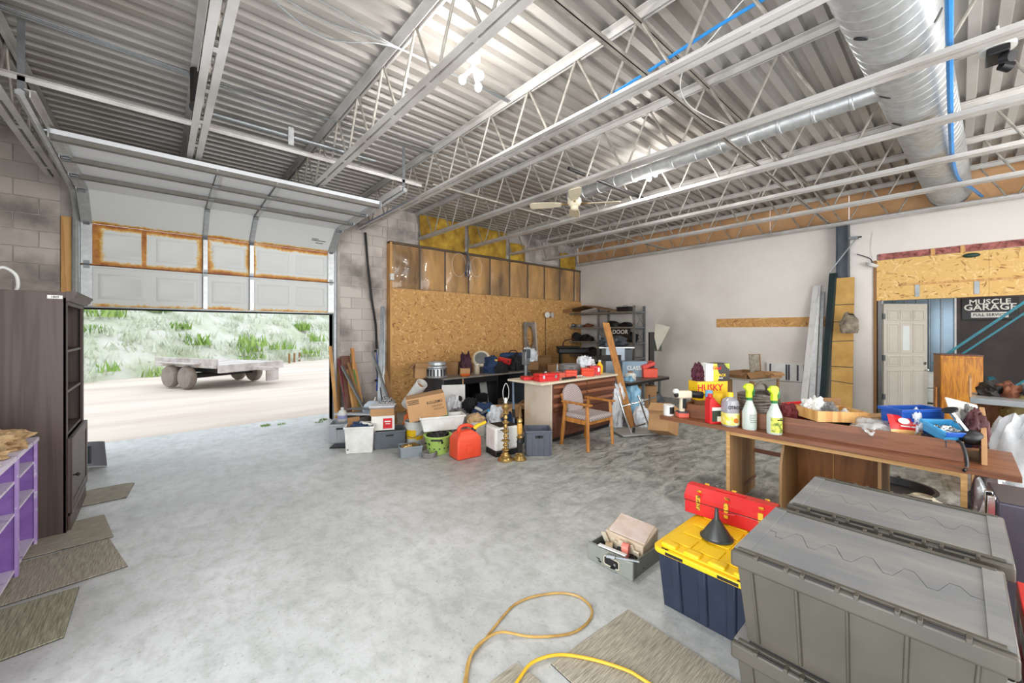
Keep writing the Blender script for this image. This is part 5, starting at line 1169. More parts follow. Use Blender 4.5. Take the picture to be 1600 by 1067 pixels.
t = T('counter_funnel', 'grey tin funnel upside down among the red cases', 'funnel', (4.70, 4.22, CT)); m = M(); m.lathe([(.075, 0), (.06, .05), (.015, .12), (.008, .2), (.006, .2), (.01, .12), (.055, .05), (.07, 0)], 18, caps=False); m.build('cone', mSTEEL, t); m = M(); m.lathe([(.073, 0), (.08, .006), (.073, .012)], 18, caps=False); m.build('rim', mSTEEL, t)
# drill stand behind the counter
t = T('drill_stand', 'grey post drill stand rising behind the counter', 'stand', (4.9, 5.15, 0)); m = M(); m.cyl((0, 0, 0), (0, 0, 1.25), .035); m.build('post', mSTEEL, t); m = M(); m.bx(-.2, .2, -.18, .18, 0, .04); m.build('base_plate', mIRON, t, bev=.005); m = M(); m.bx(-.04, .07, -.06, .06, 1.10, 1.26); m.cyl((.04, -.02, .98), (.04, -.02, 1.10), .02); m.build('drill_head', mDGREY, t, bev=.02); m = M(); m.bx(-.055, .055, -.05, .05, .98, 1.22); m.build('clamp_collar', mSTEEL, t, bev=.01)
# ------------------------------------------------------------------ armchair
t = T('armchair', 'oak armchair with round herringbone back and seat in front of the counter', 'chair', (4.49, 3.24, 0))
W_ = .28
def leg(a, b, w, name='leg', par=t):
    a, b = Vector(a), Vector(b); v = b-a; m = M(); m.bx(-w/2, w/2, -w/2, w/2, 0, v.length, Matrix.Translation(a) @ v.to_track_quat('Z', 'Y').to_matrix().to_4x4()); return m.build(name, mOAK, par, bev=.006)
for s in (-1, 1):
    leg((s*W_, 0, 0), (s*(W_-.02), .03, .60), .042); leg((s*(W_-.01), .47, 0), (s*(W_-.02), .40, .60), .042)
    m = M(); m.bx(s*(W_-.02)-.035, s*(W_-.02)+.035, -.04, .46, .595, .62); m.build('armrest', mOAK, t, bev=.008)
    m = M(); m.bx(s*(W_-.015)-.012, s*(W_-.015)+.012, .03, .43, .34, .40); m.build('side_rail', mOAK, t, bev=.004)
for y_ in (.015, .42): m = M(); m.bx(-W_+.03, W_-.03, y_, y_+.025, .34, .40); m.build('seat_rail', mOAK, t, bev=.004)
m = M(); m.bx(-.25, .25, -.02, .45, .385, .455); m.build('seat', mCHAIRF, t, bev=.03, seg=3)
m = M(); pts = [(.205*math.copysign(abs(math.cos(a))**.92, math.cos(a)), .225*math.copysign(abs(math.sin(a))**.92, math.sin(a))) for a in [2*PI*i/28 for i in range(28)]]
m.prism(pts, -.03, .03, Matrix.Translation((0, .49, .60)) @ Matrix.Rotation(PI/2-.22, 4, 'X')); m.build('backrest', mCHAIRF, t, bev=.018, seg=3)
for s in (-1, 1): leg((s*.19, .435, .36), (s*.20, .53, .70), .028, 'back_post')
# ------------------------------------------------------------------ steel shelving in the corner
t = T('steel_shelving', 'grey bolted steel shelving unit in the corner by the drywall', 'shelving', (8.58, 5.22, 0))
SL, SD, SZ = 2.1, .46, 2.2
pm = M(); pm.bx(-.025, .025, -.025, -.02, 0, SZ); pm.bx(-.025, -.02, -.025, .025, 0, SZ); mp_ = pm.mesh('post', mSTEEL)
for x in (0, SD):
    for y in (0, SL/2, SL): link(mp_, 'post', t, 0, (x, y, 0))
for z in (.45, .92, 1.30, 1.68, 2.06):
    m = M(); m.bx(-.02, SD+.02, -.02, SL+.02, z, z+.006); m.bx(-.02, -.016, -.02, SL+.02, z-.035, z); m.bx(SD+.016, SD+.02, -.02, SL+.02, z-.035, z); m.bx(-.02, SD+.02, -.02, -.016, z-.035, z); m.build('shelf', mSTEEL, t)
for z0, z1 in ((1.68, 2.06), (1.25, 1.68)):
    for a, b in ((0, SD), (SD, 0)): m = M(); m.cyl((a, -.028, z0), (b, -.028, z1-.02), .006, n=5); m.build('cross_brace', mSTEEL, t)
def shelf(px, z, x=8.6): q = FW*620+RT*(px-800); q = q*(x/q.x); q.z = z; return q
t = T('brown_board', 'bent brown cardboard sheet lying on top of the steel shelving', 'cardboard', (8.60, 6.62, 2.068)); m = M()
m.prism([(-.95, 0), (-.1, .17), (.75, .04), (.75, .05), (-.1, .185), (-.95, .012)], -.30, .34, Matrix(((0, 0, 1, 0), (1, 0, 0, 0), (0, 1, 0, 0), (0, 0, 0, 1)))); m.build('sheet', mCARD2, t); m = M(); m.box((-.30, .55, .05), (.02, .5, .10)); m.build('hanging_flap', mCARD2, t)
kit('black_case', 'flat black case on the top shelf of the steel shelving', shelf(977, 2.068, 8.7), PI/2, .36, .24, .12, mBLACK, bands=False)
for k, (px, z, w, h, mt, lb) in enumerate(((896, 1.688, .10, .07, mSTEEL, 'grey steel dish'), (906, 1.688, .09, .05, mGALV, 'bright tin tray'), (919, 1.688, .16, .06, MATS['rust'], 'rusty bracket heap'), (957, 1.688, .25, .09, mIRON, 'dark pipe heap'), (978, 1.688, .2, .08, mBLACK, 'black hose bundle'), (900, 1.308, .2, .14, mBLKC, 'black cloth bundle'), (917, 1.308, .2, .12, mBLACK, 'black cable heap'), (965, 1.308, .15, .2, mDGREY, 'grey machine part heap'), (985, 1.308, .18, .16, mIRON, 'dark tool heap'), (925, .928, .3, .14, mIRON, 'mixed chain heap'), (975, .928, .25, .18, mDGREY, 'grey pump part heap'))):
    lump('shelf_parts', lb+' on the %s shelf of the steel shelving' % {1.688: 'second highest', 1.308: 'middle', .928: 'lower'}[z], 'parts', shelf(px, z, 8.75), .12, w, h, mt, 71+k, .5, n=3)
t = T('white_bottle', 'white bottle on the middle shelf beside the slanted plywood strip', 'bottle', shelf(936, 1.306, 8.68)); m = M(); m.lathe([(0, 0), (.045, 0), (.045, .14), (.02, .17), (.02, .2), (0, .2)], 14, caps=False); m.build('bottle_body', mWHITE, t); m = M(); m.lathe([(0, .21), (.022, .21), (.022, .18)], 12, caps=False); m.build('cap', mSKY, t)
t = T('door_sign', 'black sign with white letters on the steel shelving', 'sign', shelf(968, 1.308, 8.56), rot=(-.12, 0, -PI/2)); m = M(); m.bx(-.28, .28, -.006, .006, 0, .36); m.build('sign_board', mBLACK, t); text('sign_print', 'DOOR', .15, mPAPER, t, (0, -.008, .25)); m = M(); m.bx(-.2, -.05, -.008, -.006, .05, .12); m.bx(.02, .06, -.008, -.006, .05, .14); m.bx(.10, .2, -.008, -.006, .05, .10); m.build('sign_marks', mPAPER, t)
# black bench-press / grill beside the shelving
t = T('grill_hood', 'black grill with handle standing left of the steel shelving', 'grill', (7.75, 6.45, 0), FACE); m = M(); m.bx(-.38, .38, -.22, .22, 1.02, 1.16); m.build('firebox', mBLACK, t, bev=.03); m = M(); m.bx(-.40, .15, -.24, .2, 1.16, 1.20); m.build('lid', mIRON, t, bev=.01); m = M(); m.tube(bez([(-.25, -.1, 1.2), (-.22, -.1, 1.32), (-.05, -.1, 1.38), (.06, -.1, 1.36)]), .018, 6); m.build('handle', mk('dull_red_grip', (86, 40, 38), .6), t)
for x in (-.3, .3): m = M(); m.bx(x-.02, x+.02, -.2, .2, 0, 1.02); m.build('leg_frame', mIRON, t)
t = T('rubber_tyre', 'black rubber tyre standing below the steel shelving', 'tyre', (8.05, 5.85, .42), FACE+.7); m = M(); m.lathe([(.24, -.09), (.36, -.10), (.41, -.06), (.41, .06), (.36, .10), (.24, .09)], 30, Matrix.Rotation(PI/2, 4, 'X') , caps=False); m.build('tread', mTYRE, t); m = M(); m.lathe([(0, .0), (.24, .02), (.25, .07)], 24, Matrix.Rotation(PI/2, 4, 'X'), caps=False); m.build('rim', mDGREY, t)
carton('pale_carton', 'narrow pale carton standing under the grill', (7.35, 7.05, 0), 0, .24, .20, .95, mCARD)
carton('wide_carton', 'wide dark carton in front of the grill', (6.9, 6.1, 0), FACE, .62, .40, .82, mCARD2)
# slanted OSB strip
stick('plywood_strip', 'long slanted strip of strand board leaning on the steel shelving', 'board', F(988, 668), (5.80, 4.08, 1.73), .19, .014, mk('strand_board_strip', (196, 140, 80), .7, sc=30, c2=(150, 96, 48), st=(1, 1, .25)))
# ------------------------------------------------------------------ steel table
t = T('steel_table', 'dark steel work table beyond the end of the counter', 'table', (5.97, 3.74, 0)); TL, TD, TZ = 1.43, .75, .70
m = M(); m.bx(0, TL, 0, TD, TZ-.012, TZ); m.build('table_top', mk('oily_steel', (128, 122, 112), .5, .5, var=.25, sc=7), t, bev=.002); m = M(); m.bx(.0, TL, .0, .03, TZ-.055, TZ-.012); m.bx(0, TL, TD-.03, TD, TZ-.055, TZ-.012); m.bx(TL-.03, TL, .03, TD-.03, TZ-.055, TZ-.012); m.build('frame', mIRON, t)
for x, y in ((.55, .03), (TL-.3, .03), (.55, TD-.06), (TL-.3, TD-.06)): m = M(); m.bx(x, x+.04, y, y+.04, 0, TZ-.055); m.build('leg', mSTEEL, t)
def tab(px, dy): q = FW*620+RT*(px-800); q = q*((3.72+dy)/q.y); q.z = TZ; return q
t = kit('open_red_case', 'red open tool case on the dark steel table', tab(1014, .25), FACE, .27, .2, .17, mORANGE, .02, bands=False); m = M(); m.bx(-.13, .13, -.09, .09, 0, .07); m.build('raised_lid', mk('faded_red_lid', (226, 84, 72), .4, var=.1), t, bev=.01, loc=(-.02, .02, .20), rot=(.1, -.35, .1))
t = T('white_pot', 'white jar with a dark lid on the dark steel table', 'jar', tab(985, .2)); m = M(); m.lathe([(0, 0), (.08, 0), (.085, .01), (.085, .11), (.05, .14)], 16, caps=False, sq=4); m.build('jar_body', mWHITE, t); m = M(); m.lathe([(0, .165), (.045, .165), (.05, .135)], 14, caps=False); m.build('lid', mCARD2, t)
t = T('blue_carton', 'pale blue carton printed with white letters on the dark steel table', 'box', tab(989, .52), FACE+.0); m = M(); m.bx(-.24, .24, -.12, .12, 0, .30); m.build('box_body', mk('pale_blue_card', (134, 158, 178), .6, var=.06), t, bev=.003); m = M(); m.bx(-.24, .24, -.12, 0, .30, .303); m.build('flap', mGREYC, t); text('box_print', 'CLASSIC', .11, mPAPER, t, (.02, -.122, .17), sx=.85)
t = T('machine_cabinet', 'tall pale blue machine cabinet behind the dark steel table', 'machine', (7.30, 4.95, 0), FACE); m = M(); m.bx(-.20, .20, -.2, .2, 0, 1.22); m.build('casing', mk('pale_blue_enamel', (190, 206, 220), .4, var=.08), t, bev=.008); m = M(); m.bx(.20, .36, -.2, .2, 0, 1.2); m.build('dark_side', mDGREY, t, bev=.004); m = M(); m.bx(-.35, .40, -.22, .24, 1.22, 1.25); m.build('machine_top', mGALV, t, bev=.003); m = M(); m.bx(-.3, .12, -.205, -.2, .95, 1.08); m.build('vent_panel', mIRON, t)
lump('machine_clutter', 'grey machine parts heaped on the pale blue machine cabinet', 'parts', (7.30, 4.95, 1.252), .34, .2, .16, mDGREY, 91, .6)
t = T('steel_post', 'dark upright post with plates on the drywall side of the machine cabinet', 'post', (7.95, 4.42, 0), FACE); m = M(); m.bx(-.05, .05, -.04, .04, 0, 1.56); m.build('post', mIRON, t); m = M(); m.bx(.05, .22, -.01, .01, 1.15, 1.55); m.build('green_plate', mk('army_green_paint', (72, 78, 62), .6), t); m = M(); m.prism([(-.02, 0), (.05, -.30), (.32, .22), (.0, .30)], -.006, .006, Matrix.Translation((.06, -.06, 1.45)) @ Matrix.Rotation(PI/2, 4, 'X')); m.build('pale_plate', mk('old_pale_plate', (186, 182, 166), .6, var=.1), t)
# under the table
carton('stacked_carton', 'dark ribbed carton stack under the dark steel table', (6.85, 3.98, 0), FACE, .40, .34, .56, mCARD2)
for k in range(5): 
    m = M(); m.box((0, 0, 0), (.22, .16, .035)); tag(m.build('paper_stack', mPAPER, loc=(6.42, 3.86, .035+k*.052+.10), rot=(0, 0, FACE+k*.15), bev=.002), 'stack of cream papers under the dark steel table, sheet bundle number %s from the floor' % ['one', 'two', 'three', 'four', 'five'][k], 'papers')
t = T('low_crate', 'low grey crate carrying the cream papers', 'crate', (6.42, 3.86, 0), FACE); m = M(); m.bx(-.15, .15, -.11, .11, 0, .11); m.build('crate_body', mGREYP, t, bev=.004); m = M(); m.bx(-.155, .155, -.115, .115, .09, .117); m.build('rim', mGREYP, t)
for k, (px, dy, w, h, mt, nm, lb, ct) in enumerate(((968, .14, .20, .30, mGREYC, 'grey_sack', 'slumped grey sack on the floor behind the overturned frame', 'sack'), (985, .15, .22, .52, mk('sky_film', (140, 186, 214), .3, var=.15), 'blue_sack', 'pale blue plastic sack under the dark steel table', 'bag'), (1003, -.22, .14, .24, mBAGW, 'white_pouch', 'white pouch lying beside the plywood strip', 'bag'), (962, .12, .16, .5, mBAGW, 'striped_bag', 'white plastic bag squeezed beside the counter', 'bag'), (1024, .10, .20, .30, mDGREY, 'dark_bag', 'dark grey bag under the dark steel table', 'bag'))):
    q = tab(px, dy); q.z = 0; lump(nm, lb, ct, q, w, w*.8, h, mt, 95+k, .38)
# overturned folding frame (old walker / trolley)
t = T('folding_trolley', 'overturned folding trolley with chrome tube frame lying on the floor', 'trolley', F(1000, 680), FACE+.25)
m = M(); m.bx(-.33, .33, -.08, .30, .015, .035); m.build('platform', mk('dusty_grey_panel', (172, 170, 162), .6), t, bev=.006)
for x in (-.22, .12): m = M(); m.tube([(x-.12, .05, .60), (x-.02, .0, .25), (x+.06, -.02, .045)], .013, 8); m.build('tube_leg', mCHROME, t)
m = M(); m.tube([(-.30, .05, .44), (.02, .05, .50), (.34, .08, .56)], .013, 8); m.build('cross_tube', mCHROME, t); m = M(); m.tube([(.2, .06, .60), (.2, .04, .3), (.2, .02, .045)], .015, 8); m.build('upright_tube', mCHROME, t); m = M(); m.tube([(-.12, 0, .13), (.18, .02, .18)], .012, 8); m.build('low_tube', mCHROME, t)
for x in (-.1, .22): m = M(); m.cyl((x, .02, .045), (x+.01, .02, .12), .02, n=8); m.build('foot', mIRON, t)
# tipped carton with its lid edge
t = carton('tipped_carton', 'brown carton tipped on its edge beside the desk end', F(1033, 688)+Vector((.05, .0, .10)), 0, .34, .30, .40, mCARD, rot=(-.10, .38, FACE+.75), tape=False)
m = M(); m.bx(-.16, 0, -.14, .14, -.003, .003); m.build('side_flap', mCARD, t, loc=(-.17, 0, .40), rot=(0, -1.0, 0))
# ------------------------------------------------------------------ the long brown desk
t = T('long_desk', 'long brown veneer desk with raw chipboard edges and panel legs', 'desk', (3.85, 0, 0))
GZ = .725; GD = .72
m = M(); m.bx(0, GD, -.25, 2.05, GZ-.04, GZ); m.build('desk_top', mWALN, t, bev=.002)
m = M(); m.bx(.03, .045, -.02, 1.42, GZ-.075, GZ-.04); m.build('front_rail', mMAPLE, t)
for y in (1.40, -.02):
    o = M().bx(.03, GD-.02, y-.015, y+.015, 0, GZ-.04).build('leg_panel', mTANV if y > 1 else mMAHOG, t, bev=.001); m = M(); m.bx(.024, .0305, y-.015, y+.015, 0, GZ-.04); m.build('raw_edge', mMAPLE, o)
m = M(); m.bx(GD-.045, GD-.025, 1.02, 1.385, .36, .40); m.bx(.40, .70, 1.375, 1.385, .10, .13); m.build('back_rail', mWALN, t, bev=.002)
# pedestal
P_ = Matrix(((1, 0, 0, 0), (0, 0, 1, 0), (0, 1, 0, 0), (0, 0, 0, 1)))
m = M(); m.prism([(.10, 0), (.66, 0), (.66, GZ-.04), (.22, GZ-.04), (.10, .45)], 1.00, 1.02, P_); m.build('pedestal_side', mTANV, t, bev=.001)
m = M(); m.bx(.60, .62, .40, 1.0, 0, GZ-.04); m.build('modesty_panel', mBRVEN, t); m = M(); m.bx(.59, .60, .735, .74, 0, GZ-.04); m.build('seam_strip', mPINE, t); m = M(); m.bx(.12, .66, .38, .40, 0, GZ-.04); m.build('pedestal_side', mTANV, t)
m = M(); m.cyl((.40, .985, .60), (.40, 1.0, .60), .035, n=16); m.build('cable_hole', mBLACK, t)
# hutch tray lying on it
HY0, HY1, HX0, HX1 = -.02, 1.86, 4.00, 4.42
t = T('hutch_tray', 'brown veneer hutch shelf lying on the desk as a long tray', 'tray', (0, 0, GZ))
m = M(); m.bx(HX0-.018, HX0, HY0, HY1, 0, .135); m.build('front_board', mWALN, t, bev=.002); m = M(); m.bx(HX1, HX1+.018, HY0, HY1, 0, .135); m.build('rear_board', mWALN, t, bev=.002); m = M(); m.bx(HX0, HX1, HY1-.018, HY1, 0, .135); m.build('end_board', mWALN, t); m = M(); m.bx(HX0, HX1, HY0, HY1-.018, 0, .012); m.build('tray_bottom', mMAHOG, t)
m = M(); m.prism([(HX0-.0, 0), (HX1+.02, 0), (HX1+.02, .32), (HX0+.22, .30), (HX0, .13)], HY0-.10, HY0-.075, P_); m.build('end_upright', mCARD, t, bev=.002)
m = M(); m.lathe([(0, 0), (.012, 0), (.012, .006), (0, .008)], 10, Matrix.Translation((HX0-.018, 1.04, .09)) @ Matrix.Rotation(-PI/2, 4, 'Y'), caps=False); m.build('chip_mark', mMAPLE, t)
# in front of the tray, on the ledge: from the far end
def ledge(px, dx=.09): q = FW*620+RT*(px-800); q = q*((3.85+dx)/q.x); q.z = GZ; return q
t = T('paint_can', 'white paint can with black label at the far end of the desk', 'can', ledge(1045, .08)); m = M(); m.lathe([(0, 0), (.052, 0), (.054, .004), (.052, .01), (.052, .098), (.055, .104), (.052, .108), (.045, .104), (0, .102)], 20, caps=False); m.build('can_body', mWHITE, t); m = M(); m.lathe([(.0528, .02), (.0528, .09)], 20, caps=False); m.f = m.f[12:18]; m.build('black_label', mBLACK, t)
t = T('cordless_tool', 'beige cordless tool with black motor standing on its battery', 'tool', ledge(1066, .10), FACE)
m = M(); m.bx(-.05, .05, -.05, .05, 0, .045); m.build('battery', MATS['faded_red_plastic'], t, bev=.006); m = M(); m.bx(-.045, .045, -.045, .045, .045, .06); m.build('shoe', mDGREY, t, bev=.004)
m = M(); m.box((0, 0, .13), (.05, .05, .16), (0, .05, 0)); m.build('grip', mCREAM, t, bev=.012); m = M(); m.box((.01, -.028, .14), (.035, .01, .10)); m.build('rubber_pad', mBLACK, t, bev=.004); m = M(); m.bx(-.05, .09, -.035, .035, .19, .265); m.build('motor_housing', mCREAM, t, bev=.014)
m = M(); m.cyl((.09, 0, .23), (.20, 0, .22), .036, n=14); m.build('motor_end', mBLACK, t); m = M(); m.lathe([(0, 0), (.028, 0), (.03, .02), (.02, .04), (0, .042)], 14, Matrix.Translation((-.05, 0, .25)) @ Matrix.Rotation(-1.1, 4, 'Y'), caps=False); m.build('nose', mWHITE, t); m = M(); m.cyl((-.05, 0, .23), (-.075, 0, .225), .03, n=12); m.build('chuck', mIRON, t)
def jug(name, label, loc, rz, w, d, h, mat, capmat, cat='bottle'):
    t = T(name, label, cat, loc, rz); return t
t = T('oil_bottle', 'red motor oil bottle with slanted shoulder on the desk edge', 'bottle', ledge(1116, .06), FACE+.12); t.scale = (1.2, 1.2, 1.2)
m = M(); m.prism([(-.058, 0), (.058, 0), (.058, .12), (-.01, .185), (-.02, .205), (-.05, .205), (-.058, .17)], -.036, .036, Matrix.Rotation(PI/2, 4, 'X')); m.build('bottle_body', mRED, t, bev=.008, seg=3); m = M(); m.cyl((-.035, 0, .205), (-.035, 0, .232), .018, n=16); m.build('cap', mRED, t)
m = M(); m.bx(-.042, .042, -.0375, -.036, .02, .105); m.build('dark_label', mk('label_green', (44, 60, 50), .5), t); m = M(); m.bx(-.042, .042, -.0378, -.0365, .105, .13); m.bx(.0, .036, -.0382, -.037, .02, .06); m.build('white_label', mPAPER, t)
t = T('cleaner_bottle', 'clear bottle with yellow lemon label and yellow cap on the desk edge', 'bottle', ledge(1141, .07), FACE); t.scale = (1.2, 1.2, 1.3)
m = M(); m.lathe([(0, 0), (.052, 0), (.056, .01), (.056, .15), (.05, .18), (.02, .20), (.02, .21)], 22, caps=False, sq=3); m.build('bottle_body', mk('clear_violet_plastic', (206, 204, 214), .15, var=.03, trans=.45), t); m = M(); m.lathe([(.0575, .012), (.0575, .095)], 22, caps=False, sq=3); m.build('lemon_label', mLABELY, t); m = M(); m.lathe([(0, .235), (.022, .235), (.024, .205)], 16, caps=False); m.build('cap', mYEL, t)
text('bottle_print', 'CITROL', .032, mINK, t, (0, -.059, .135), sx=.9); m = M(); m.lathe([(0, 0), (.018, 0), (.018, .002), (0, .002)], 14, Matrix.Translation((.012, -.0575, .045)) @ Matrix.Rotation(PI/2, 4, 'X'), caps=False); m.build('label_fruit', mk('fruit_orange', (230, 132, 30), .5), t)
mSPRAY = mk('frosted_plastic', (226, 236, 226), .3, var=.03, trans=.25); mHEAD = mk('lime_trigger', (196, 224, 40), .35, var=.05)
def spray(label, loc, second):
    t = T('spray_bottle', label, 'spray bottle', loc, FACE, 'spray bottles on the desk'); t.scale = (1.22, 1.22, 1.32)
    m = M(); m.lathe([(0, 0), (.044, 0), (.047, .008), (.047, .115), (.043, .13), (.02, .185), (.017, .20)], 24, caps=False); m.build('bottle_body', mSPRAY, t)
    m = M(); m.lathe([(0, .212), (.021, .212), (.021, .195)], 16, caps=False); m.build('collar', mk('green_collar', (20, 120, 60), .4), t)
    m = M(); m.prism([(-.022, .21), (.016, .21), (.014, .245), (.024, .27), (.024, .295), (.01, .305), (-.022, .305), (-.034, .295), (-.034, .27), (-.02, .255)], -.014, .014, Matrix.Rotation(PI/2, 4, 'X')); m.build('trigger_head', mHEAD, t, bev=.004); m = M(); m.prism([(.022, .225), (.03, .225), (.034, .27), (.022, .28)], -.009, .009, Matrix.Rotation(PI/2, 4, 'X')); m.build('trigger', mk('green_collar', (20, 120, 60), .4), t); m = M(); m.cyl((-.034, 0, .283), (-.044, 0, .283), .008, n=10); m.build('nozzle', mHEAD, t)
    if second:
        m = M(); m.lathe([(.0475, .012), (.0475, .108)], 24, caps=False); m.f = m.f[14:23]; m.build('label', mk('olive_label', (206, 208, 90), .5, sc=30, c2=(96, 120, 40), lo=.5, hi=.6), t)
        m = M(); m.bx(-.01, .035, -.0492, -.047, .09, .098); m.build('label_print', mINK, t)
    else:
        m = M()
        for k in range(5): m.bx(-.03+R.uniform(0, .01), .03-R.uniform(0, .02), -.0485, -.0465, .10-k*.012, .1035-k*.012)
        m.build('printed_lines', mGREYC, t)
    return t
spray('first spray bottle with lime trigger and faint printing, beside the lemon label bottle', ledge(1171, .06), False)
spray('second spray bottle with lime trigger and olive label, nearest the viewpoint', ledge(1210, .05), True)
# behind the tray: boxes on the rear of the desk
def desk(px, x, z=GZ): q = FW*620+RT*(px-800); q = q*(x/q.x); q.z = z; return q
for k, (a, b) in enumerate(((-.01, .60), (.62, 1.20), (1.22, 1.83))):
    t = T('flattened_carton', 'flattened brown carton lining the tray, %s third' % ['nearest', 'middle', 'far'][k], 'carton', ((HX0+HX1)/2, (a+b)/2, GZ+.012)); m = M(); m.bx(-.20, .20, -(b-a)/2, (b-a)/2, 0, .066); m.build('carton_layers', mCARD2, t); m = M(); m.bx(-.198, .198, -(b-a)/2+.01, -.004, .066, .069); m.bx(-.198, .198, .004, (b-a)/2-.01, .066, .069); m.build('flaps', mCARD, t)
def inside(px, x=4.2): return desk(px, x, GZ+.082)
q = desk(1100, 4.36, GZ+.0)
t = T('yellow_carton', 'yellow carton with red lettering at the far end of the tray', 'box', inside(1106, 4.30)+Vector((0, 0, .075)), FACE+.15); m = M(); m.bx(-.17, .17, -.08, .08, 0, .19); m.build('box_body', mYEL, t, bev=.003); m = M(); m.bx(.171, .172, -.07, .07, .02, .17); m.build('dark_end', MATS['rust'], t); m = M(); m.bx(-.17, .17, -.08, .08, .19, .193); m.build('flap', mCARD, t)
text('box_print', 'HUSKY', .095, mREDINK, t, (-.03, -.0815, .125), sx=.95); text('box_print', 'Contractor', .035, mINK, t, (-.06, -.0815, .06)); 
t2 = t
t = T('trash_bag_box', 'yellow and black carton of bags on top of the yellow carton', 'box', tuple(Vector(t2.location)+Vector((0, 0, .194))+RT*.06), FACE+.12); m = M(); m.bx(-.13, .13, -.07, .07, 0, .18); m.build('box_body', mk('black_card', (44, 34, 28), .5), t, bev=.003); m = M(); m.bx(-.131, -.05, -.0715, .0715, .0, .1805); m.build('pale_end', mPAPER, t)
m = M(); m.prism([(-.05, .0), (.0, .0), (.02, .06), (-.0, .11), (-.01, .18), (-.05, .18)], .070, .0722, Matrix.Rotation(PI/2, 4, 'X')); m.build('yellow_panel', mYEL, t); m = M(); m.prism([(.07, .18), (.13, .18), (.13, .12), (.10, .14)], .070, .0722, Matrix.Rotation(PI/2, 4, 'X')); m.build('green_corner', mk('olive_green_print', (170, 180, 40), .5), t)
text('box_print', 'Glad', .05, mREDINK, t, (-.012, -.0735, .135)); text('box_print', 'BLACK', .038, mYEL, t, (.03, -.0735, .06)); text('box_print', 'BAGS', .02, mPAPER, t, (.03, -.0735, .03))
t3 = T('riser_carton', 'brown carton lifting the yellow lettered carton', 'carton', inside(1106, 4.30), FACE+.15); m = M(); m.bx(-.15, .15, -.07, .07, 0, .072); m.build('carton_body', mCARD2, t3); m = M(); m.bx(-.15, .15, -.07, .07, .072, .0745); m.build('flap', mCARD, t3)
lump('dried_flowers', 'bunch of dried burgundy seed heads behind the stacked yellow cartons', 'plant', tuple(Vector(t2.location)+Vector((0, 0, .194))-RT*.10), .06, .06, .12, mk('burgundy', (88, 34, 52), .8, var=.3), 111, .7)
t = T('yellow_canister', 'round yellow canister standing behind the oil bottle', 'canister', inside(1120, 4.12)); m = M(); m.lathe([(0, 0), (.06, 0), (.065, .01), (.065, .15), (.05, .17), (0, .175)], 20, caps=False); m.build('canister_body', mYEL, t); m = M(); m.lathe([(.0655, .05), (.0655, .13)], 20, caps=False); m.f = m.f[13:18]; m.build('printed_label', mk('ochre_print', (196, 132, 20), .5), t)
t = T('blue_spray_can', 'pale blue spray can behind the oil bottle', 'can', inside(1108, 4.06)); m = M(); m.lathe([(0, 0), (.033, 0), (.033, .10)], 18, caps=False); m.build('can_body', mWHITE, t); m = M(); m.lathe([(.033, .10), (.034, .105), (.034, .19), (.03, .2), (0, .2)], 18, caps=False); m.build('cap', mk('pale_blue_cap', (110, 176, 222), .4), t)
m = M()
for k in range(9):
    z = .02+k*.022; m.tube([((.20-.002*k)*math.cos(a)*(1+.05*math.sin(3*a+k)), (.16)*math.sin(a), z+.008*math.sin(2*a+k)) for a in [2*PI*i/30 for i in range(30)]], .013, 7, True)
m.tube(bez([(-.1, .02, .20), (-.08, .0, .27), (.02, -.02, .30), (.12, -.03, .26), (.16, -.02, .18)]), .012, 7)
tag(m.build('vacuum_hose', mk('grey_brown_hose', (116, 106, 96), .5, sc=30, c2=(70, 62, 56)), loc=inside(1185, 4.21)), 'big coil of ribbed grey brown hose behind the spray bottles', 'hose')
# small table with box and framed panel at the drywall
q = D(1177, 590, 7.2); q.z = 0
t = T('side_bench', 'small grey bench against the drywall carrying a flat carton', 'bench', q, FACE+.5); m = M(); m.bx(-.42, .42, -.25, .25, .72, .75); m.build('bench_top', mk('grey_bench', (170, 166, 156), .6, var=.12), t, bev=.004)
for x in (-.38, .38):
    for y in (-.2, .2): m = M(); m.bx(x-.03, x+.03, y-.03, y+.03, 0, .72); m.build('leg', mCARD2, t)
m = M(); m.bx(-.35, .35, -.21, -.19, .58, .72); m.build('apron', MATS['grey_bench'], t); m = M(); m.bx(-.35, .35, -.18, .2, .2, .22); m.build('low_shelf', MATS['grey_bench'], t)
carton('flat_carton', 'flat open carton on the small grey bench', (q.x-.1, q.y+.1, .75), FACE+.5, .55, .36, .11, mCARD2, True, flap=.35)
t = T('framed_panel', 'grey speckled framed panel standing on the small grey bench', 'picture', (q.x+.17, q.y+.02, .75), rot=(-.08, 0, FACE+.25)); m = M(); m.bx(-.11, .11, -.008, .008, 0, .40); m.build('panel', mk('speckled_panel', (176, 168, 152), .7, sc=20, c2=(120, 112, 98)), t); m = M(); m.bx(.11, .135, -.012, .012, 0, .41); m.bx(-.11, .11, -.012, .012, .40, .41); m.build('frame', mCARD2, t)
carton('bench_carton', 'brown carton at the right end of the small grey bench', (q.x+.22, q.y-.24, .75), FACE+.2, .22, .2, .10, mCARD, True, flap=.4)
t = T('wall_heater', 'white ribbed wall heater low on the drywall', 'heater', (XR-.03, 2.25, .62), -PI/2); m = M(); m.bx(-.3, .3, -.02, .03, 0, .34); m.build('heater_body', mWPAINT, t, bev=.004)
for x in (-.25, .02, .06, .2): m = M(); m.bx(x, x+.03, -.024, -.02, .02, .32); m.build('slot', mDGREY, t)
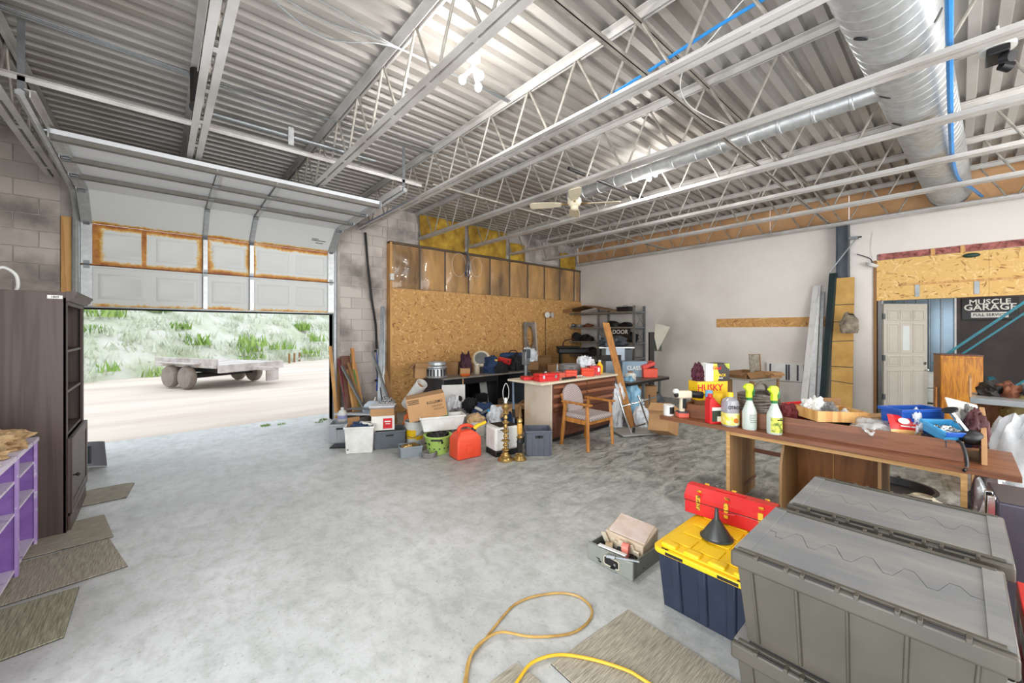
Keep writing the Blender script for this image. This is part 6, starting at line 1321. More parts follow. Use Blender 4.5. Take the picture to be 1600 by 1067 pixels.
# in the tray
t = T('red_organiser', 'red open parts bin at the back of the tray', 'bin', inside(1252, 4.33), FACE+.35); tub(t, 'bin_body', .24, .16, .13, .9, mRED); m = M(); m.bx(-.005, .005, -.075, .075, .01, .12); m.build('divider', mRED, t)
lump('red_rags', 'dark red rag beside the coiled hose in the tray', 'rag', inside(1232, 4.12), .08, .07, .10, mk('dark_red_cloth', (110, 36, 40), .8, var=.2), 115, .4)
t = T('wooden_tray', 'pale wooden drawer full of white fittings resting on the tray', 'drawer', inside(1296, 4.2)+Vector((0, 0, .054)), FACE-.05, rot=(0, .02, FACE-.05))
m = M(); m.bx(-.20, .20, -.15, -.14, 0, .085); m.bx(-.20, .20, .14, .15, 0, .085); m.bx(-.20, -.19, -.14, .14, 0, .085); m.bx(.19, .20, -.14, .14, 0, .085); m.build('drawer_sides', mPINE, t, bev=.001); m = M(); m.bx(-.19, .19, -.14, .14, 0, .008); m.build('drawer_bottom', mCARD, t); m = M(); m.bx(.0, .20, .148, .155, .0, .15); m.build('back_card', mCARD2, t)
b_ = inside(1296, 4.2)+Vector((0, 0, .064)); 
for k, (dx, df, r, mt, lb) in enumerate(((-.10, .05, .07, mWHITE, 'white and grey plastic fittings on the left'), (-.03, -.05, .055, mGREYC, 'grey glove bundle at the front'), (.03, .08, .05, mSTEEL, 'grey metal fittings at the back'))):
    lump('fittings', lb+' in the wooden drawer', 'fittings', b_+RT*dx+FW*df, r*1.1, r, r*1.5, mt, 120+k, .55)
for k, (dx, df) in enumerate(((.09, -.04), (.13, .0), (.07, -.08))): m = M(); m.ball((0, 0, .03), (.042, .036, .03), 12); m.cyl((0, 0, .05), (0, .0, .075), .012, n=10); tag(m.build('white_fitting', mWHITE, loc=b_+RT*dx+FW*df), ['rear', 'right', 'front'][k]+' white plastic fitting at the right in the wooden drawer', 'fitting')
t = T('support_carton', 'dark carton propping the wooden drawer inside the tray', 'carton', inside(1296, 4.2), FACE); m = M(); m.bx(-.14, .14, -.10, .10, 0, .05); m.build('carton_body', mIRON, t, bev=.003); m = M(); m.bx(-.14, .14, -.10, .10, .05, .053); m.build('flap', mDGREY, t)
lump('clear_bag', 'clear plastic bag of parts in the middle of the tray', 'bag', inside(1365, 4.15), .17, .13, .075, mk('clear_film_bag', (226, 224, 220), .12, var=.1, trans=.4), 131, .35)
t = T('flat_box', 'brown flap carton behind the clear bag', 'carton', inside(1372, 4.32), FACE+.1); m = M(); m.bx(-.15, .15, -.07, .07, 0, .11); m.build('carton_body', mCARD, t); m = M(); m.bx(-.14, .14, -.002, .002, 0, .10); m.build('flap', mCARD2, t, loc=(0, -.07, .11), rot=(-2.2, 0, 0))
t = T('blue_bin', 'dark blue plastic bin behind the red snack bag', 'bin', inside(1425, 4.31), FACE+.1); tub(t, 'bin_body', .36, .16, .20, .92, mBLUE); m = M(); m.bx(-.12, .12, -.095, -.088, .10, .14); m.build('label_holder', mBLUE, t, bev=.002)
lump('white_film', 'white film spilling over the dark blue bin', 'film', inside(1432, 4.27)+Vector((0, 0, .02)), .12, .035, .12, mBAGW, 133, .4)
t = T('snack_bag', 'red and orange snack bag with white oval leaning in the tray', 'bag', inside(1420, 4.12)+Vector((0, 0, .005)), rot=(-.35, .12, FACE+.1)); t.scale = (1.35, 1.2, 1.1); m = M()
nx = 10; vs = []
for s in (-1, 1):
    for j in range(nx+1):
        for i in range(nx+1):
            u, v = i/nx, j/nz if False else j/nx; b = math.sin(PI*u)*math.sin(PI*v); vs.append(((u-.5)*.20, s*.028*b**.6, v*.145))
o_ = (nx+1)**2; fs = []
for s in range(2):
    for j in range(nx):
        for i in range(nx):
            f = (s*o_+j*(nx+1)+i, s*o_+j*(nx+1)+i+1, s*o_+(j+1)*(nx+1)+i+1, s*o_+(j+1)*(nx+1)+i); fs.append(f if s == 0 else f[::-1])
m.add(vs, fs); o = m.build('bag_body', mRED, t, ang=60); o.data.materials.append(mk('peach_print', (244, 190, 120), .4, var=.1))
for pl in o.data.polygons:
    if pl.center.z < .045: pl.material_index = 1
m = M(); m.lathe([(0, 0), (.026, 0), (.026, .003), (0, .003)], 18, Matrix.Translation((-.035, -.027, .10)) @ Matrix.Rotation(PI/2, 4, 'X') @ Matrix.Diagonal((1.35, .8, 1, 1)), caps=False); m.build('white_oval', mPAPER, t); m = M(); m.bx(-.06, .03, -.0275, -.025, .062, .07); m.build('white_line', mPAPER, t)
t = T('blue_tray', 'bright blue plastic tray of tools at the near end', 'tray', inside(1478, 4.10)+Vector((0, 0, .055)), rot=(.28, 0, FACE-.1)); tub(t, 'tray_body', .185, .18, .075, .9, mSKY); m = M(); m.bx(-.103, .103, -.104, -.092, .05, .082); m.build('front_lip', mBLUE, t, bev=.003)
t2 = T('tray_riser', 'dark box under the bright blue tray', 'box', inside(1478, 4.10), FACE-.1); m = M(); m.bx(-.08, .08, -.09, .09, 0, .045); m.build('box_body', mNAVY, t2, bev=.003); m = M(); m.bx(-.081, .081, -.091, .091, .03, .048); m.build('lid', mNAVY, t2)
lump('tray_tools', 'silver clamps and sockets in the bright blue tray', 'tools', inside(1478, 4.10)+Vector((0, 0, .072)), .07, .07, .035, mCHROME, 137, .7)
t = T('shop_light', 'chrome shop light wand with black round head standing in the tray', 'lamp', inside(1513, 4.06)+Vector((0, 0, .0)), FACE)
m = M(); m.ball((.02, 0, .075), (.075, .06, .05), 14); m.build('black_base', mBLACK, t); m = M(); m.tube([(.0, 0, .10), (-.055, .06, .24)], .014, 10); m.build('chrome_tube', mCHROME, t); m = M(); m.lathe([(0, 0), (.04, 0), (.042, .012), (.02, .02), (0, .02)], 18, Matrix.Translation((-.055, .06, .24)) @ Matrix.Rotation(-.4, 4, 'Y'), caps=False); m.build('lamp_head', mBLACK, t); m = M(); m.cyl((-.03, .033, .165), (-.037, .041, .185), .018, n=12); m.build('collar', mCHROME, t)
lump('red_black_pouch', 'dark red and black pouch behind the chrome wand', 'pouch', inside(1525, 4.16), .06, .06, .17, mk('maroon_pouch', (84, 30, 34), .6, var=.4), 141, .3)
m = M(); m.bx(-.12, .12, -.003, .003, 0, .15); tag(m.build('white_sheet', mPAPER, loc=inside(1512, 4.36)+Vector((0, 0, .14)), rot=(-.5, .25, FACE)), 'white paper sheet propped at the near end of the tray', 'paper')
lump('under_sheet', 'grey cloth under the propped white sheet', 'cloth', inside(1512, 4.36), .10, .05, .17, mGREYC, 143, .3)
m = M(); m.tube(bez([ledge(1503, .02)+Vector((.09, .02, .14)), ledge(1503, .02)+Vector((.07, .0, .13)), ledge(1506, -.01)+Vector((.05, -.01, .06)), ledge(1507, -.01)+Vector((.03, -.01, .0)), ledge(1506, -.02)+Vector((-.0, 0, -.02))]), .010, 6)
tag(m.build('black_strap', mBLACK), 'black strap hanging over the tray front', 'strap')
# ------------------------------------------------------------------ right of the desk
t = T('oak_pillar_cabinet', 'narrow honey oak cabinet column standing behind the desk', 'cabinet', (8.25, .02, 0), -PI/2+.2); t.scale = (1.15, 1.15, 1.02); m = M(); m.bx(-.17, .17, -.17, .17, 0, 1.23); m.build('carcass', mHONEY, t, bev=.004); m = M(); m.bx(-.175, .175, -.175, .175, 1.23, 1.245); m.build('top_edge', mMAHOG, t, bev=.003); m = M(); m.bx(-.165, .165, -.176, -.17, .04, 1.2); m.build('front_panel', mHONEY, t, bev=.003); m = M(); m.box((.02, -.12, .0), (.02, .06, 1.0)); 
m = M(); m.box((-.20, -.10, .40), (.02, .10, .8)); m.build('side_moulding', mOAK, t, bev=.008)
t = T('parts_shelf', 'brown side cabinet crowded with metal parts behind the desk end', 'cabinet', (5.9, -.20, 0), -PI/2); t.scale = (1, 1, 1.07)
m = M(); m.bx(-.12, .9, -.02, .45, .86, .89); m.build('top_board', mGALV, t); m = M(); m.bx(-.12, -.09, -.02, .45, 0, .86); m.build('side_panel', mCARD, t); m = M(); m.bx(-.09, .9, .42, .45, 0, .86); m.build('back_panel', mBRVEN, t); m = M(); m.bx(-.09, .9, 0, .42, .45, .47); m.build('shelf', mBRVEN, t); m = M(); m.bx(-.13, .9, -.05, -.02, .84, .89); m.build('front_edge', mSTEEL, t)
m = M(); m.bx(-.135, -.12, -.02, .45, .86, 1.06); m.build('card_side', mCARD, t)
for k in range(6): lump('metal_parts', 'heap of greasy metal parts on the side cabinet, clump %s from the oak column' % ['one', 'two', 'three', 'four', 'five', 'six'][k], 'parts', (6.02+R.uniform(-.02, .2), -.20-.13*k, .954), .10, .08, .09, [mIRON, MATS['rust'], mSTEEL, mWHITE, mIRON, MATS['rust']][k], 150+k, .65, n=3)
t = T('khaki_bag', 'khaki bag standing inside the side cabinet', 'bag', (6.12, -.40, .504), -PI/2); crumple(.16, .12, .30, 161, .25, 4).build('bag_body', mk('khaki_cloth', (128, 112, 64), .7, var=.15, bump=.4, bsc=20), t, ang=75); m = M(); m.tube([(-.06, -.13, .24), (0, -.15, .28), (.06, -.13, .24)], .008, 6); m.build('strap', mk('khaki_cloth', (128, 112, 64)), t)
t = T('white_block', 'small white block before the khaki bag', 'block', (5.96, -.26, .504), 0); m = M(); m.bx(-.03, .03, -.06, .06, 0, .16); m.build('block_body', mPAPER, t, bev=.004); m = M(); m.bx(-.031, .031, -.061, .061, .05, .06); m.build('groove', mGREYC, t)
t = T('white_sack', 'large white plastic sack hanging beside the near end of the desk', 'sack', (5.02, -.36, 0)); crumple(.24, .24, .66, 171, .28, 4, 2.0).build('sack_body', mBAGW, t, ang=75)
lump('foil_wrap', 'crinkled silver wrap hanging under the desk end', 'wrap', (4.38, -.16, .0), .12, .13, .43, mFOIL, 172, .45)
t = T('dark_case', 'dark grey steel case with chrome rails at the right edge', 'case', (3.50, -.26, 0), -PI/2+.06); m = M(); m.bx(-.14, .30, -.2, .2, 0, .70); m.build('case_body', mk('gunmetal', (84, 80, 92), .3, .5, var=.1), t, bev=.01)
for y in (-.15, -.05): m = M(); m.bx(-.17, -.14, y-.012, y+.012, .2, .71); m.build('rail', mCHROME, t, bev=.003)
m = M(); m.cyl((.02, -.02, .70), (.02, -.02, .706), .012, n=10); m.build('bolt', mIRON, t)
t = T('green_board', 'green circuit board lying on top of the dark case', 'board', (3.52, -.42, .702), .2); m = M(); m.bx(-.08, .08, -.07, .07, 0, .012); m.build('board_base', mk('pcb_green', (62, 84, 62), .5), t); m = M()
for k in range(6): m.bx(-.06+k*.02, -.05+k*.02, -.04+.01*k, -.02+.01*k, .012, .03)
m.build('components', mIRON, t)
# seen under the desk
t = T('white_urn', 'white rounded pot lying under the near half of the desk', 'pot', (4.70, .20, .0), .4); m = M(); m.lathe([(0, 0), (.10, 0), (.15, .05), (.17, .12), (.15, .18), (.08, .22), (0, .225)], 24, caps=False); m.build('pot_body', mk('cream_glaze', (222, 216, 200), .4, var=.05), t); m = M(); m.lathe([(.06, .22), (.075, .23), (.06, .24)], 18, caps=False); m.build('rim', mCREAM, t)
t = T('white_tray', 'flat white tray beside the rounded pot under the desk', 'tray', (4.75, .42, .0), .2); tub(t, 'tray_body', .36, .26, .06, .9, mCREAM)
t = T('black_pan', 'shallow black oil pan on the floor beyond the desk', 'pan', (5.45, .42, 0)); m = M(); m.lathe([(0, 0), (.25, 0), (.28, .06), (.30, .06), (.30, .07), (.27, .07), (.24, .01), (0, .01)], 28, caps=False); m.build('pan_body', mBLACK, t); m = M(); m.cyl((.28, 0, .05), (.33, 0, .06), .02, n=8); m.build('spout', mBLACK, t)
t = T('metal_bits', 'grey metal bits scattered on the floor near the desk leg', 'bits', F(1118, 757)); 
for k in range(6): m = M(); a = Vector((R.uniform(-.06, .1), R.uniform(-.08, .08), .008)); m.cyl(a, a+Vector((R.uniform(-.05, .05), R.uniform(-.05, .05), .004)), .007, n=6); m.build('bit', mGALV, t)
t = T('floor_bits', 'white plastic scraps on the floor beyond the pedestal', 'scraps', (5.0, .62, 0))
for k in range(5): m = M(); a = Vector((R.uniform(-.12, .1), R.uniform(-.1, .1), .006)); m.box(a, (.05, .02, .01), (0, 0, R.uniform(0, 3))); m.build('scrap', mPAPER, t)
# ------------------------------------------------------------------ on and against the drywall
t = T('steel_column', 'dark grey steel column standing in front of the drywall', 'column', (XR-.11, 1.36, 0)); m = M(); m.bx(-.08, .08, -.085, -.075, 0, 3.47); m.bx(-.08, .08, .075, .085, 0, 3.47); m.bx(-.005, .005, -.075, .075, 0, 3.47); m.build('h_section', mk('blue_grey_primer', (86, 94, 102), .5, .2, var=.12), t); m = M(); m.bx(-.1, .1, -.11, .11, 0, .015); m.build('base_plate', mIRON, t)
stick('angle_bar', 'grey angle bar leaning from the column bracket', 'bar', (8.83, 1.52, 2.62), (8.90, 1.16, 3.18), .04, .02, mSTEEL)
t = T('column_bracket', 'small steel bracket bolted to the column', 'bracket', (8.92, 1.15, 3.17)); m = M(); m.bx(-.02, .10, .0, .12, 0, .04); m.build('bracket_plate', mSTEEL, t); m = M(); m.cyl((0, .0, .02), (0, -.05, .02), .012, n=8); m.build('bolt', mIRON, t)
def leanw(y, top, w, d, mat, name, label, cat, x0=8.72, dy=0.):
    return stick(name, label, cat, (x0, y, .03), (XR-.06, y+dy, top), d, w, mat, 0)
for args in ((1.87, 2.42, .03, .095, mWPAINT, 'white_board', 'tall white board leaning on the drywall', 'board', 8.6, -.12), (1.74, 2.42, .02, .09, mGALV, 'mirror_strip', 'silvery reflective strip beside the tall white board', 'strip', 8.6, -.02), (1.65, 2.30, .02, .05, mSTEEL, 'grey_strip', 'thin grey strip between the silvery strip and teal post', 'strip', 8.62, .0)):
    leanw(*args)
stick('teal_post', 'dark teal steel post leaning in front of the column', 'post', (8.55, 1.58, .02), (8.86, 1.47, 2.60), .10, .06, mk('dark_teal', (44, 62, 66), .45, .2))
t = T('panel_bundle', 'strapped bundle of yellow fibreboard leaning by the column', 'bundle', (8.62, 1.33, 0), rot=(0, .09, 0)); 
for k in range(3): m = M(); m.bx(k*.02, k*.02+.018, -.14, .14, .0, 2.52); m.build('fibre_panel', mk('yellow_fibreboard', (206, 164, 92), .7, sc=3, c2=(178, 134, 66)), t, bev=.002)
for z in (.72, .98, 1.42, 1.75, 2.05): m = M(); m.box((.03, 0, z), (.066, .286, .012), (R.uniform(-.15, .15), 0, 0)); m.build('strap', mBLACK, t)
t = T('canvas_pouch', 'dirty canvas pouch hanging on the fibreboard bundle', 'pouch', (8.60, 1.22, 1.55), -PI/2); crumple(.12, .05, .22, 181, .3, 4, 2.6).build('pouch_body', mk('dirty_canvas', (158, 146, 126), .9, sc=10, c2=(96, 86, 74), bump=.4), t, ang=70); m = M(); m.tube(bez([(-.08, .0, .18), (-.06, .0, .30), (.05, .0, .31), (.08, 0, .2)]), .012, 6); m.build('cord', mIRON, t)
t = T('wall_lamp', 'white round lamp hanging by its wire at the opening corner', 'lamp', (XR-.06, .98, 2.72), 0); m = M(); m.lathe([(0, -.05), (.07, -.04), (.09, -.01), (.09, .01), (0, .02)], 18, Matrix.Rotation(.4, 4, 'X'), caps=False); m.build('lamp_shell', mWHITE, t); m = M(); m.tube(bez([(0, 0, .02), (.02, .03, .10), (.02, .12, .16), (0, .20, .20)]), .008, 6); m.build('wire', mIRON, t); m = M(); m.tube(bez([(.04, 0, .1), (.045, .02, .3), (.05, .0, .55)]), .004, 5); m.build('thin_wire', mWHITE, t)
t = T('oval_cap', 'dark green oval cap fixed on the header board', 'cap', (XR-.02, -.12, 2.72), -PI/2); m = M(); m.ball((0, -.01, 0), (.09, .04, .035), 14); m.build('cap_body', mk('dark_green', (36, 70, 58), .4), t); m = M(); m.box((0, .0, 0), (.10, .02, .02)); m.build('stem', mIRON, t)
# ------------------------------------------------------------------ next room
hy = Vector((9.80, .92, 0)); fr = Vector((10.45, .40, 0)); dv = fr-hy; 
t = sroot('door_2'); t.location = hy; t.rotation_euler = (0, 0, math.atan2(dv.y, dv.x)); DW = dv.length
m = M(); m.bx(0, DW, -.02, .02, .01, 2.08); m.build('door_leaf', mk('door_cream', (214, 208, 196), .45, var=.03), t, bev=.003)
def pan(x0, x1, z0, z1):
    m = M()
    for a, b, c, d in ((x0, x1, z0, z0+.02), (x0, x1, z1-.02, z1), (x0, x0+.02, z0+.02, z1-.02), (x1-.02, x1, z0+.02, z1-.02)): m.bx(a, b, -.030, -.02, c, d)
    m.bx(x0+.04, x1-.04, -.026, -.02, z0+.04, z1-.04); m.build('raised_panel', MATS['door_cream'], t, bev=.003)
cw = (DW-.16)/3
for k in range(3):
    x0 = .06+k*(cw+.02)
    pan(x0, x0+cw, 1.78, 1.97)
    if k != 1: pan(x0, x0+cw, 1.20, 1.72)
    pan(x0, x0+cw, .95, 1.14); pan(x0, x0+cw, .12, .88)
x0 = .06+cw+.02; m = M(); m.bx(x0, x0+cw, -.028, -.02, 1.18, 1.74); m.build('light_frame', MATS['door_cream'], t, bev=.004); m = M(); m.bx(x0+.05, x0+cw-.05, -.030, -.027, 1.24, 1.68); m.build('glazing', mk('frosted_pane', (232, 238, 238), .15, var=.02), t)
m = M(); m.cyl((DW-.06, -.02, 1.0), (DW-.06, -.035, 1.0), .028, n=14); m.cyl((DW-.06, -.02, .88), (DW-.06, -.07, .88), .012, n=10); m.ball((DW-.06, -.08, .88), .028, 12); m.build('knob', mCHROME, t)
for z in (.4, 1.1, 1.85): m = M(); m.bx(-.02, .02, -.03, .0, z-.05, z+.05); m.build('hinge', mSTEEL, t)
m = M(); m.bx(9.68, 9.74, .98, 1.06, 0, 2.2); struct(m.build('trim_6', mSTEEL)); m = M(); m.bx(9.50, 9.56, 1.02, 1.06, 0, 2.2); struct(m.build('trim_7', mPINE))
t = T('garage_sign', 'black wall sign with white garage lettering above the teal stairs', 'sign', (XN-.02, -.36, 1.985), -PI/2); t.scale = (.94, 1, .82); m = M(); m.bx(-.35, .35, -.006, .012, -.23, .25); m.build('sign_board', mk('sign_black', (24, 23, 24), .4), t, bev=.003); m = M(); m.bx(-.23, .23, -.009, -.006, -.19, -.07); m.build('white_band', mPAPER, t)
text('sign_print', 'MUSCLE', .155, mPAPER, t, (.0, -.008, .155), sx=.92); text('sign_print', 'GARAGE', .19, mPAPER, t, (0, -.008, .035), sx=.88); text('sign_print', 'FULL SERVICE', .085, mk('sign_ink', (24, 23, 24), .5), t, (0, -.0105, -.13), sx=.80)
m = M()
t = T('steel_stairs', 'teal painted steel stairs rising in the next room', 'stairs', (0, 0, 0))
A0 = Vector((10.6, .06, .90)); A1 = Vector((10.6, -1.5, 2.55))
for s, x in ((0, 10.75), (1, 10.15)):
    off = -.02 if s == 0 else -.45
    m = M(); dz = .36 if s == 0 else -.42; a = Vector((x, .35+off, .62+dz)); b = Vector((x, -1.5+off, 2.54+dz)); v = b-a
    m.box((0, 0, 0), (.04, .03, v.length)); o = m.build('stringer', mTEAL, t, loc=(a+b)/2); o.rotation_euler = v.to_track_quat('Z', 'X').to_euler()
    m = M(); m.box((0, 0, 0), (.03, .018, v.length*.95)); o = m.build('lower_rail', mTEAL, t, loc=(a+b)/2+Vector((0, -.10, -.08))); o.rotation_euler = v.to_track_quat('Z', 'X').to_euler()
for k, z in ((0, .78), (3, 1.62)):
    y = .1-k*.30; m = M(); m.bx(10.15, 10.75, y-.50, y-.42, z-.02, z+.02); m.build('tread', mTEAL, t)
for x in (10.15, 10.75): m = M(); m.bx(x-.02, x+.02, .18, .22, 0, .78); m.build('post', mTEAL, t)
t = T('white_bins', 'stack of white plastic bins beside the open cream door', 'bins', (10.85, .32, 0)); 
for k in range(3): tub(t, 'bin', .50, .40, .26, .92, mWHITE).location = (0, 0, k*.27); 
lump('grey_helmet', 'grey round helmet behind the dark blue bin', 'helmet', desk(1434, 4.62, GZ), .08, .08, .16, mGREYC, 191, .08)
# ------------------------------------------------------------------ foreground totes
def tote(label, loc, lw, ld, h, rz=0, waves=True):
    """flip-lid tote: x = short side, y = long side"""
    t = T('flip_tote', label, 'tote', loc, rz, 'taupe flip-lid totes'); HB_ = h-.055
    def ring(kx, z): return [(sx*lw/2*kx, sy*ld/2*kx, z) for sx, sy in ((-1, -1), (1, -1), (1, 1), (-1, 1))]
    m = M(); L = [ring(.86, 0), ring(.945, HB_), ring(.93, HB_), ring(.85, .006)]; vs = [p for r in L for p in r]; fs = [(3, 2, 1, 0), (12, 13, 14, 15)]
    for r in range(3):
        for i in range(4): j = (i+1) % 4; fs.append((r*4+i, r*4+j, r*4+4+j, r*4+4+i))
    m.add(vs, fs); m.build('tub', mTOTE, t, bev=.012, seg=3)
    for sx in (-1, 1):                                      # moulded ribs down the long sides
        for k in range(5):
            y = -ld*.40+k*ld*.2; w = .006 if k % 2 == 0 else .008
            m = M(); vs = [(sx*lw/2*.86, y*.93-w, .01), (sx*lw/2*.86, y*.93+w, .01), (sx*(lw/2*.86+.012), y*.93+w*.5, .01), (sx*(lw/2*.86+.012), y*.93-w*.5, .01), (sx*lw/2*.943, y-w, HB_), (sx*lw/2*.943, y+w, HB_), (sx*(lw/2*.943+.012), y+w*.5, HB_), (sx*(lw/2*.943+.012), y-w*.5, HB_)]
            m.add(vs, [(0, 1, 2, 3), (7, 6, 5, 4), (0, 4, 5, 1), (1, 5, 6, 2), (2, 6, 7, 3), (3, 7, 4, 0)]); m.build('rib', mTOTE, t, bev=.003)
    for sy in (-1, 1):
        for k in range(3):
            x = -lw*.3+k*lw*.3; w = .012; q = ld/2
            m = M(); vs = [(x*.93-w, sy*q*.86, .01), (x*.93+w, sy*q*.86, .01), (x*.93+w*.5, sy*(q*.86+.012), .01), (x*.93-w*.5, sy*(q*.86+.012), .01), (x-w, sy*q*.943, HB_), (x+w, sy*q*.943, HB_), (x+w*.5, sy*(q*.943+.012), HB_), (x-w*.5, sy*(q*.943+.012), HB_)]
            m.add(vs, [(0, 1, 2, 3), (7, 6, 5, 4), (0, 4, 5, 1), (1, 5, 6, 2), (2, 6, 7, 3), (3, 7, 4, 0)]); m.build('rib', mTOTE, t, bev=.003)
    m = M(); x, y = lw/2, ld/2                              # deep rolled collar
    m.bx(-x, -x+.025, -y, y, HB_-.02, h-.012); m.bx(x-.025, x, -y, y, HB_-.02, h-.012); m.bx(-x+.025, x-.025, -y, -y+.025, HB_-.02, h-.012); m.bx(-x+.025, x-.025, y-.025, y, HB_-.02, h-.012)
    m.build('collar', mTOTE, t, bev=.010, seg=3)
    n = 5; amp = lw*.075                                     # two lid leaves that interlock in a zigzag down the middle
    zz = [(0, -y+.085)]
    st = (ld-.16)/ (n*4)
    for i in range(n):
        b0 = -y+.085+i*4*st
        zz += [(amp, b0+st*.8), (amp, b0+st*1.7), (-amp, b0+st*2.6), (-amp, b0+st*3.5)]
    zz += [(0, y-.08)]
    zt = h-.014
    for s in (-1, 1):
        g = .003*s
        pts = [(s*(x-.022), -y+.02), (s*.0022, -y+.02)] + [(a+g, b) for a, b in zz] + [(s*.0022, y-.02), (s*(x-.022), y-.02)]
        if s > 0: pts = pts[::-1]
        m = M(); m.prism(pts, zt-.012, zt); o = m.build('lid_leaf', mLID, t)
        m = M(); m.bx(min(s*(x-.040), s*(x-.022)), max(s*(x-.040), s*(x-.022)), -y+.02, y-.02, zt, zt+.010); m.build('lid_hinge_rib', mTOTE, o, bev=.003)
        for k in range(4):
            yy = -y+.14+k*(ld-.28)/3
            m = M(); m.bx(min(s*(x-.010), s*(x-.004)), max(s*(x-.010), s*(x-.004)), yy-.042, yy+.042, zt-.004, zt+.0075); m.build('recess_shade', mIRON, o); m = M(); m.bx(min(s*(x-.03), s*(x-.012)), max(s*(x-.03), s*(x-.012)), yy-.042, yy+.042, zt-.004, zt+.006); m.build('hinge_bracket', mTOTE, o, bev=.002)  # thin dark strip stands for the shaded recess along each bracket
            for e in (-.055, .042): m = M(); m.bx(min(s*(x-.024), s*(x+.004)), max(s*(x-.024), s*(x+.004)), yy+e, yy+e+.013, zt-.006, zt+.009); m.build('hinge_knuckle', mTOTE, o, bev=.002)
    m = M(); m.bx(-x+.03, x-.03, -y+.03, y-.03, zt-.03, zt-.0125); m.build('gap_shade', mBLACK, t)  # black sheet under the leaves stands for shade in the zigzag gap
    for s in (-1, 1):
        m = M(); m.bx(-x+.03, x-.03, min(s*(y-.055), s*(y-.006)), max(s*(y-.055), s*(y-.006)), zt, zt+.005); m.build('end_flange', mLID, t)
    return t
TW, TLn, TH = .60, .72, .367
tote('nearest top taupe tote with grey zigzag flip lid', (2.01, .25, TH), TW, TLn, TH)
tote('bottom taupe tote under the nearest one, at the frame edge', (2.01, .25, 0), TW, TLn, TH)
tote('top taupe tote of the rear stack, beside the brown desk', (2.665, .22, TH), TW, TLn, TH)
tote('bottom taupe tote of the rear stack, mostly hidden', (2.665, .22, 0), TW, TLn, TH)
t = T('red_striped_box', 'red and white striped box just right of the near totes', 'box', (2.36, -.24, 0), 0); m = M(); m.bx(-.20, .20, -.09, .09, 0, .60); m.build('box_body', mRED, t, bev=.004)
for z in (.10, .28, .46): m = M(); m.bx(-.201, .201, -.091, .091, z, z+.07); m.build('white_stripe', mPAPER, t)
# navy tote with yellow lid
t = T('navy_tote', 'navy storage tote with a yellow snap lid', 'tote', (2.52, .915, 0)); NX, NY, NH = .74, .53, .34
def ring(k, z): return [(sx*NX/2*k, sy*NY/2*k, z) for sx, sy in ((-1, -1), (1, -1), (1, 1), (-1, 1))]
m = M(); L = [ring(.86, 0), ring(.95, NH), ring(.93, NH), ring(.84, .006)]; vs = [p for r in L for p in r]; fs = [(3, 2, 1, 0), (12, 13, 14, 15)]
for r in range(3):
    for i in range(4): j = (i+1) % 4; fs.append((r*4+i, r*4+j, r*4+4+j, r*4+4+i))
m.add(vs, fs); m.build('tub', mNAVY, t, bev=.018, seg=3)
for sx in (-1, 1):
    for k in range(3):
        y = -NY*.28+k*NY*.28; m = M(); w = .028
        vs = [(sx*NX/2*.86, y*.93-w, .01), (sx*NX/2*.86, y*.93+w, .01), (sx*(NX/2*.86+.014), y*.93+w*.7, .01), (sx*(NX/2*.86+.014), y*.93-w*.7, .01), (sx*NX/2*.947, y-w, NH-.01), (sx*NX/2*.947, y+w, NH-.01), (sx*(NX/2*.947+.014), y+w*.7, NH-.01), (sx*(NX/2*.947+.014), y-w*.7, NH-.01)]
        m.add(vs, [(0, 1, 2, 3), (7, 6, 5, 4), (0, 4, 5, 1), (1, 5, 6, 2), (2, 6, 7, 3), (3, 7, 4, 0)]); m.build('rib', mNAVY, t, bev=.005)
def rrect(w, d, r, n=5):
    out = []
    for cx, cy, a0 in ((w/2-r, d/2-r, 0), (-w/2+r, d/2-r, PI/2), (-w/2+r, -d/2+r, PI), (w/2-r, -d/2+r, 1.5*PI)):
        out += [(cx+r*math.cos(a0+PI/2*i/n), cy+r*math.sin(a0+PI/2*i/n)) for i in range(n+1)]
    return out
m = M(); m.prism(rrect(NX+.02, NY+.02, .05), NH-.018, NH+.012); lid = m.build('snap_lid', mYEL, t, bev=.006)
m = M(); m.prism(rrect(NX-.03, NY-.03, .05), NH+.012, NH+.022); m.build('lid_deck', mYEL, lid, bev=.005)
lb = M(); lb.bx(-.055, .055, -.055, .055, 0, .007); me = lb.mesh('lid_pad', mYEL)
for i in range(4):
    for j in range(3): link(me, 'lid_pad', lid, .004, (-.22+i*.145, -.15+j*.15, NH+.0225), seg=2)
for y in (-.20, -.07, .06, .19):
    for sx in (-1, 1): m = M(); m.bx(-.03, .03, -.045, .045, 0, .022); m.build('lid_lug', mYEL, lid, bev=.010, seg=3, loc=(sx*(NX/2-.05), y, NH+.014))
for y, sx in ((-.20, -1), (.20, -1), (-.22, 1), (.22, 1)): m = M(); m.bx(-.006, .006, -.02, .02, 0, .002); m.build('slot', mIRON, lid, loc=(sx*(NX/2-.005), y, NH+.0115))
for y in (-.14, .14): m = M(); m.bx(-NX/2-.014, -NX/2-.008, y-.05, y+.05, NH-.01, NH+.004); m.build('snap_catch', mIRON, lid)
LZ = NH+.0305
t = T('black_funnel', 'black plastic funnel upside down on the yellow lid', 'funnel', (2.47, .955, LZ)); m = M(); m.lathe([(.084, 0), (.084, .008), (.078, .02), (.022, .105), (.014, .115), (.009, .175), (.006, .175), (.010, .115), (.07, .02), (.078, 0)], 28, caps=False); m.build('cone', mk('charcoal_plastic', (62, 64, 62), .35, var=.1), t); m = M(); m.lathe([(.083, .0), (.09, .003), (.09, .008), (.083, .011)], 28, caps=False); m.build('rim', MATS['charcoal_plastic'], t)
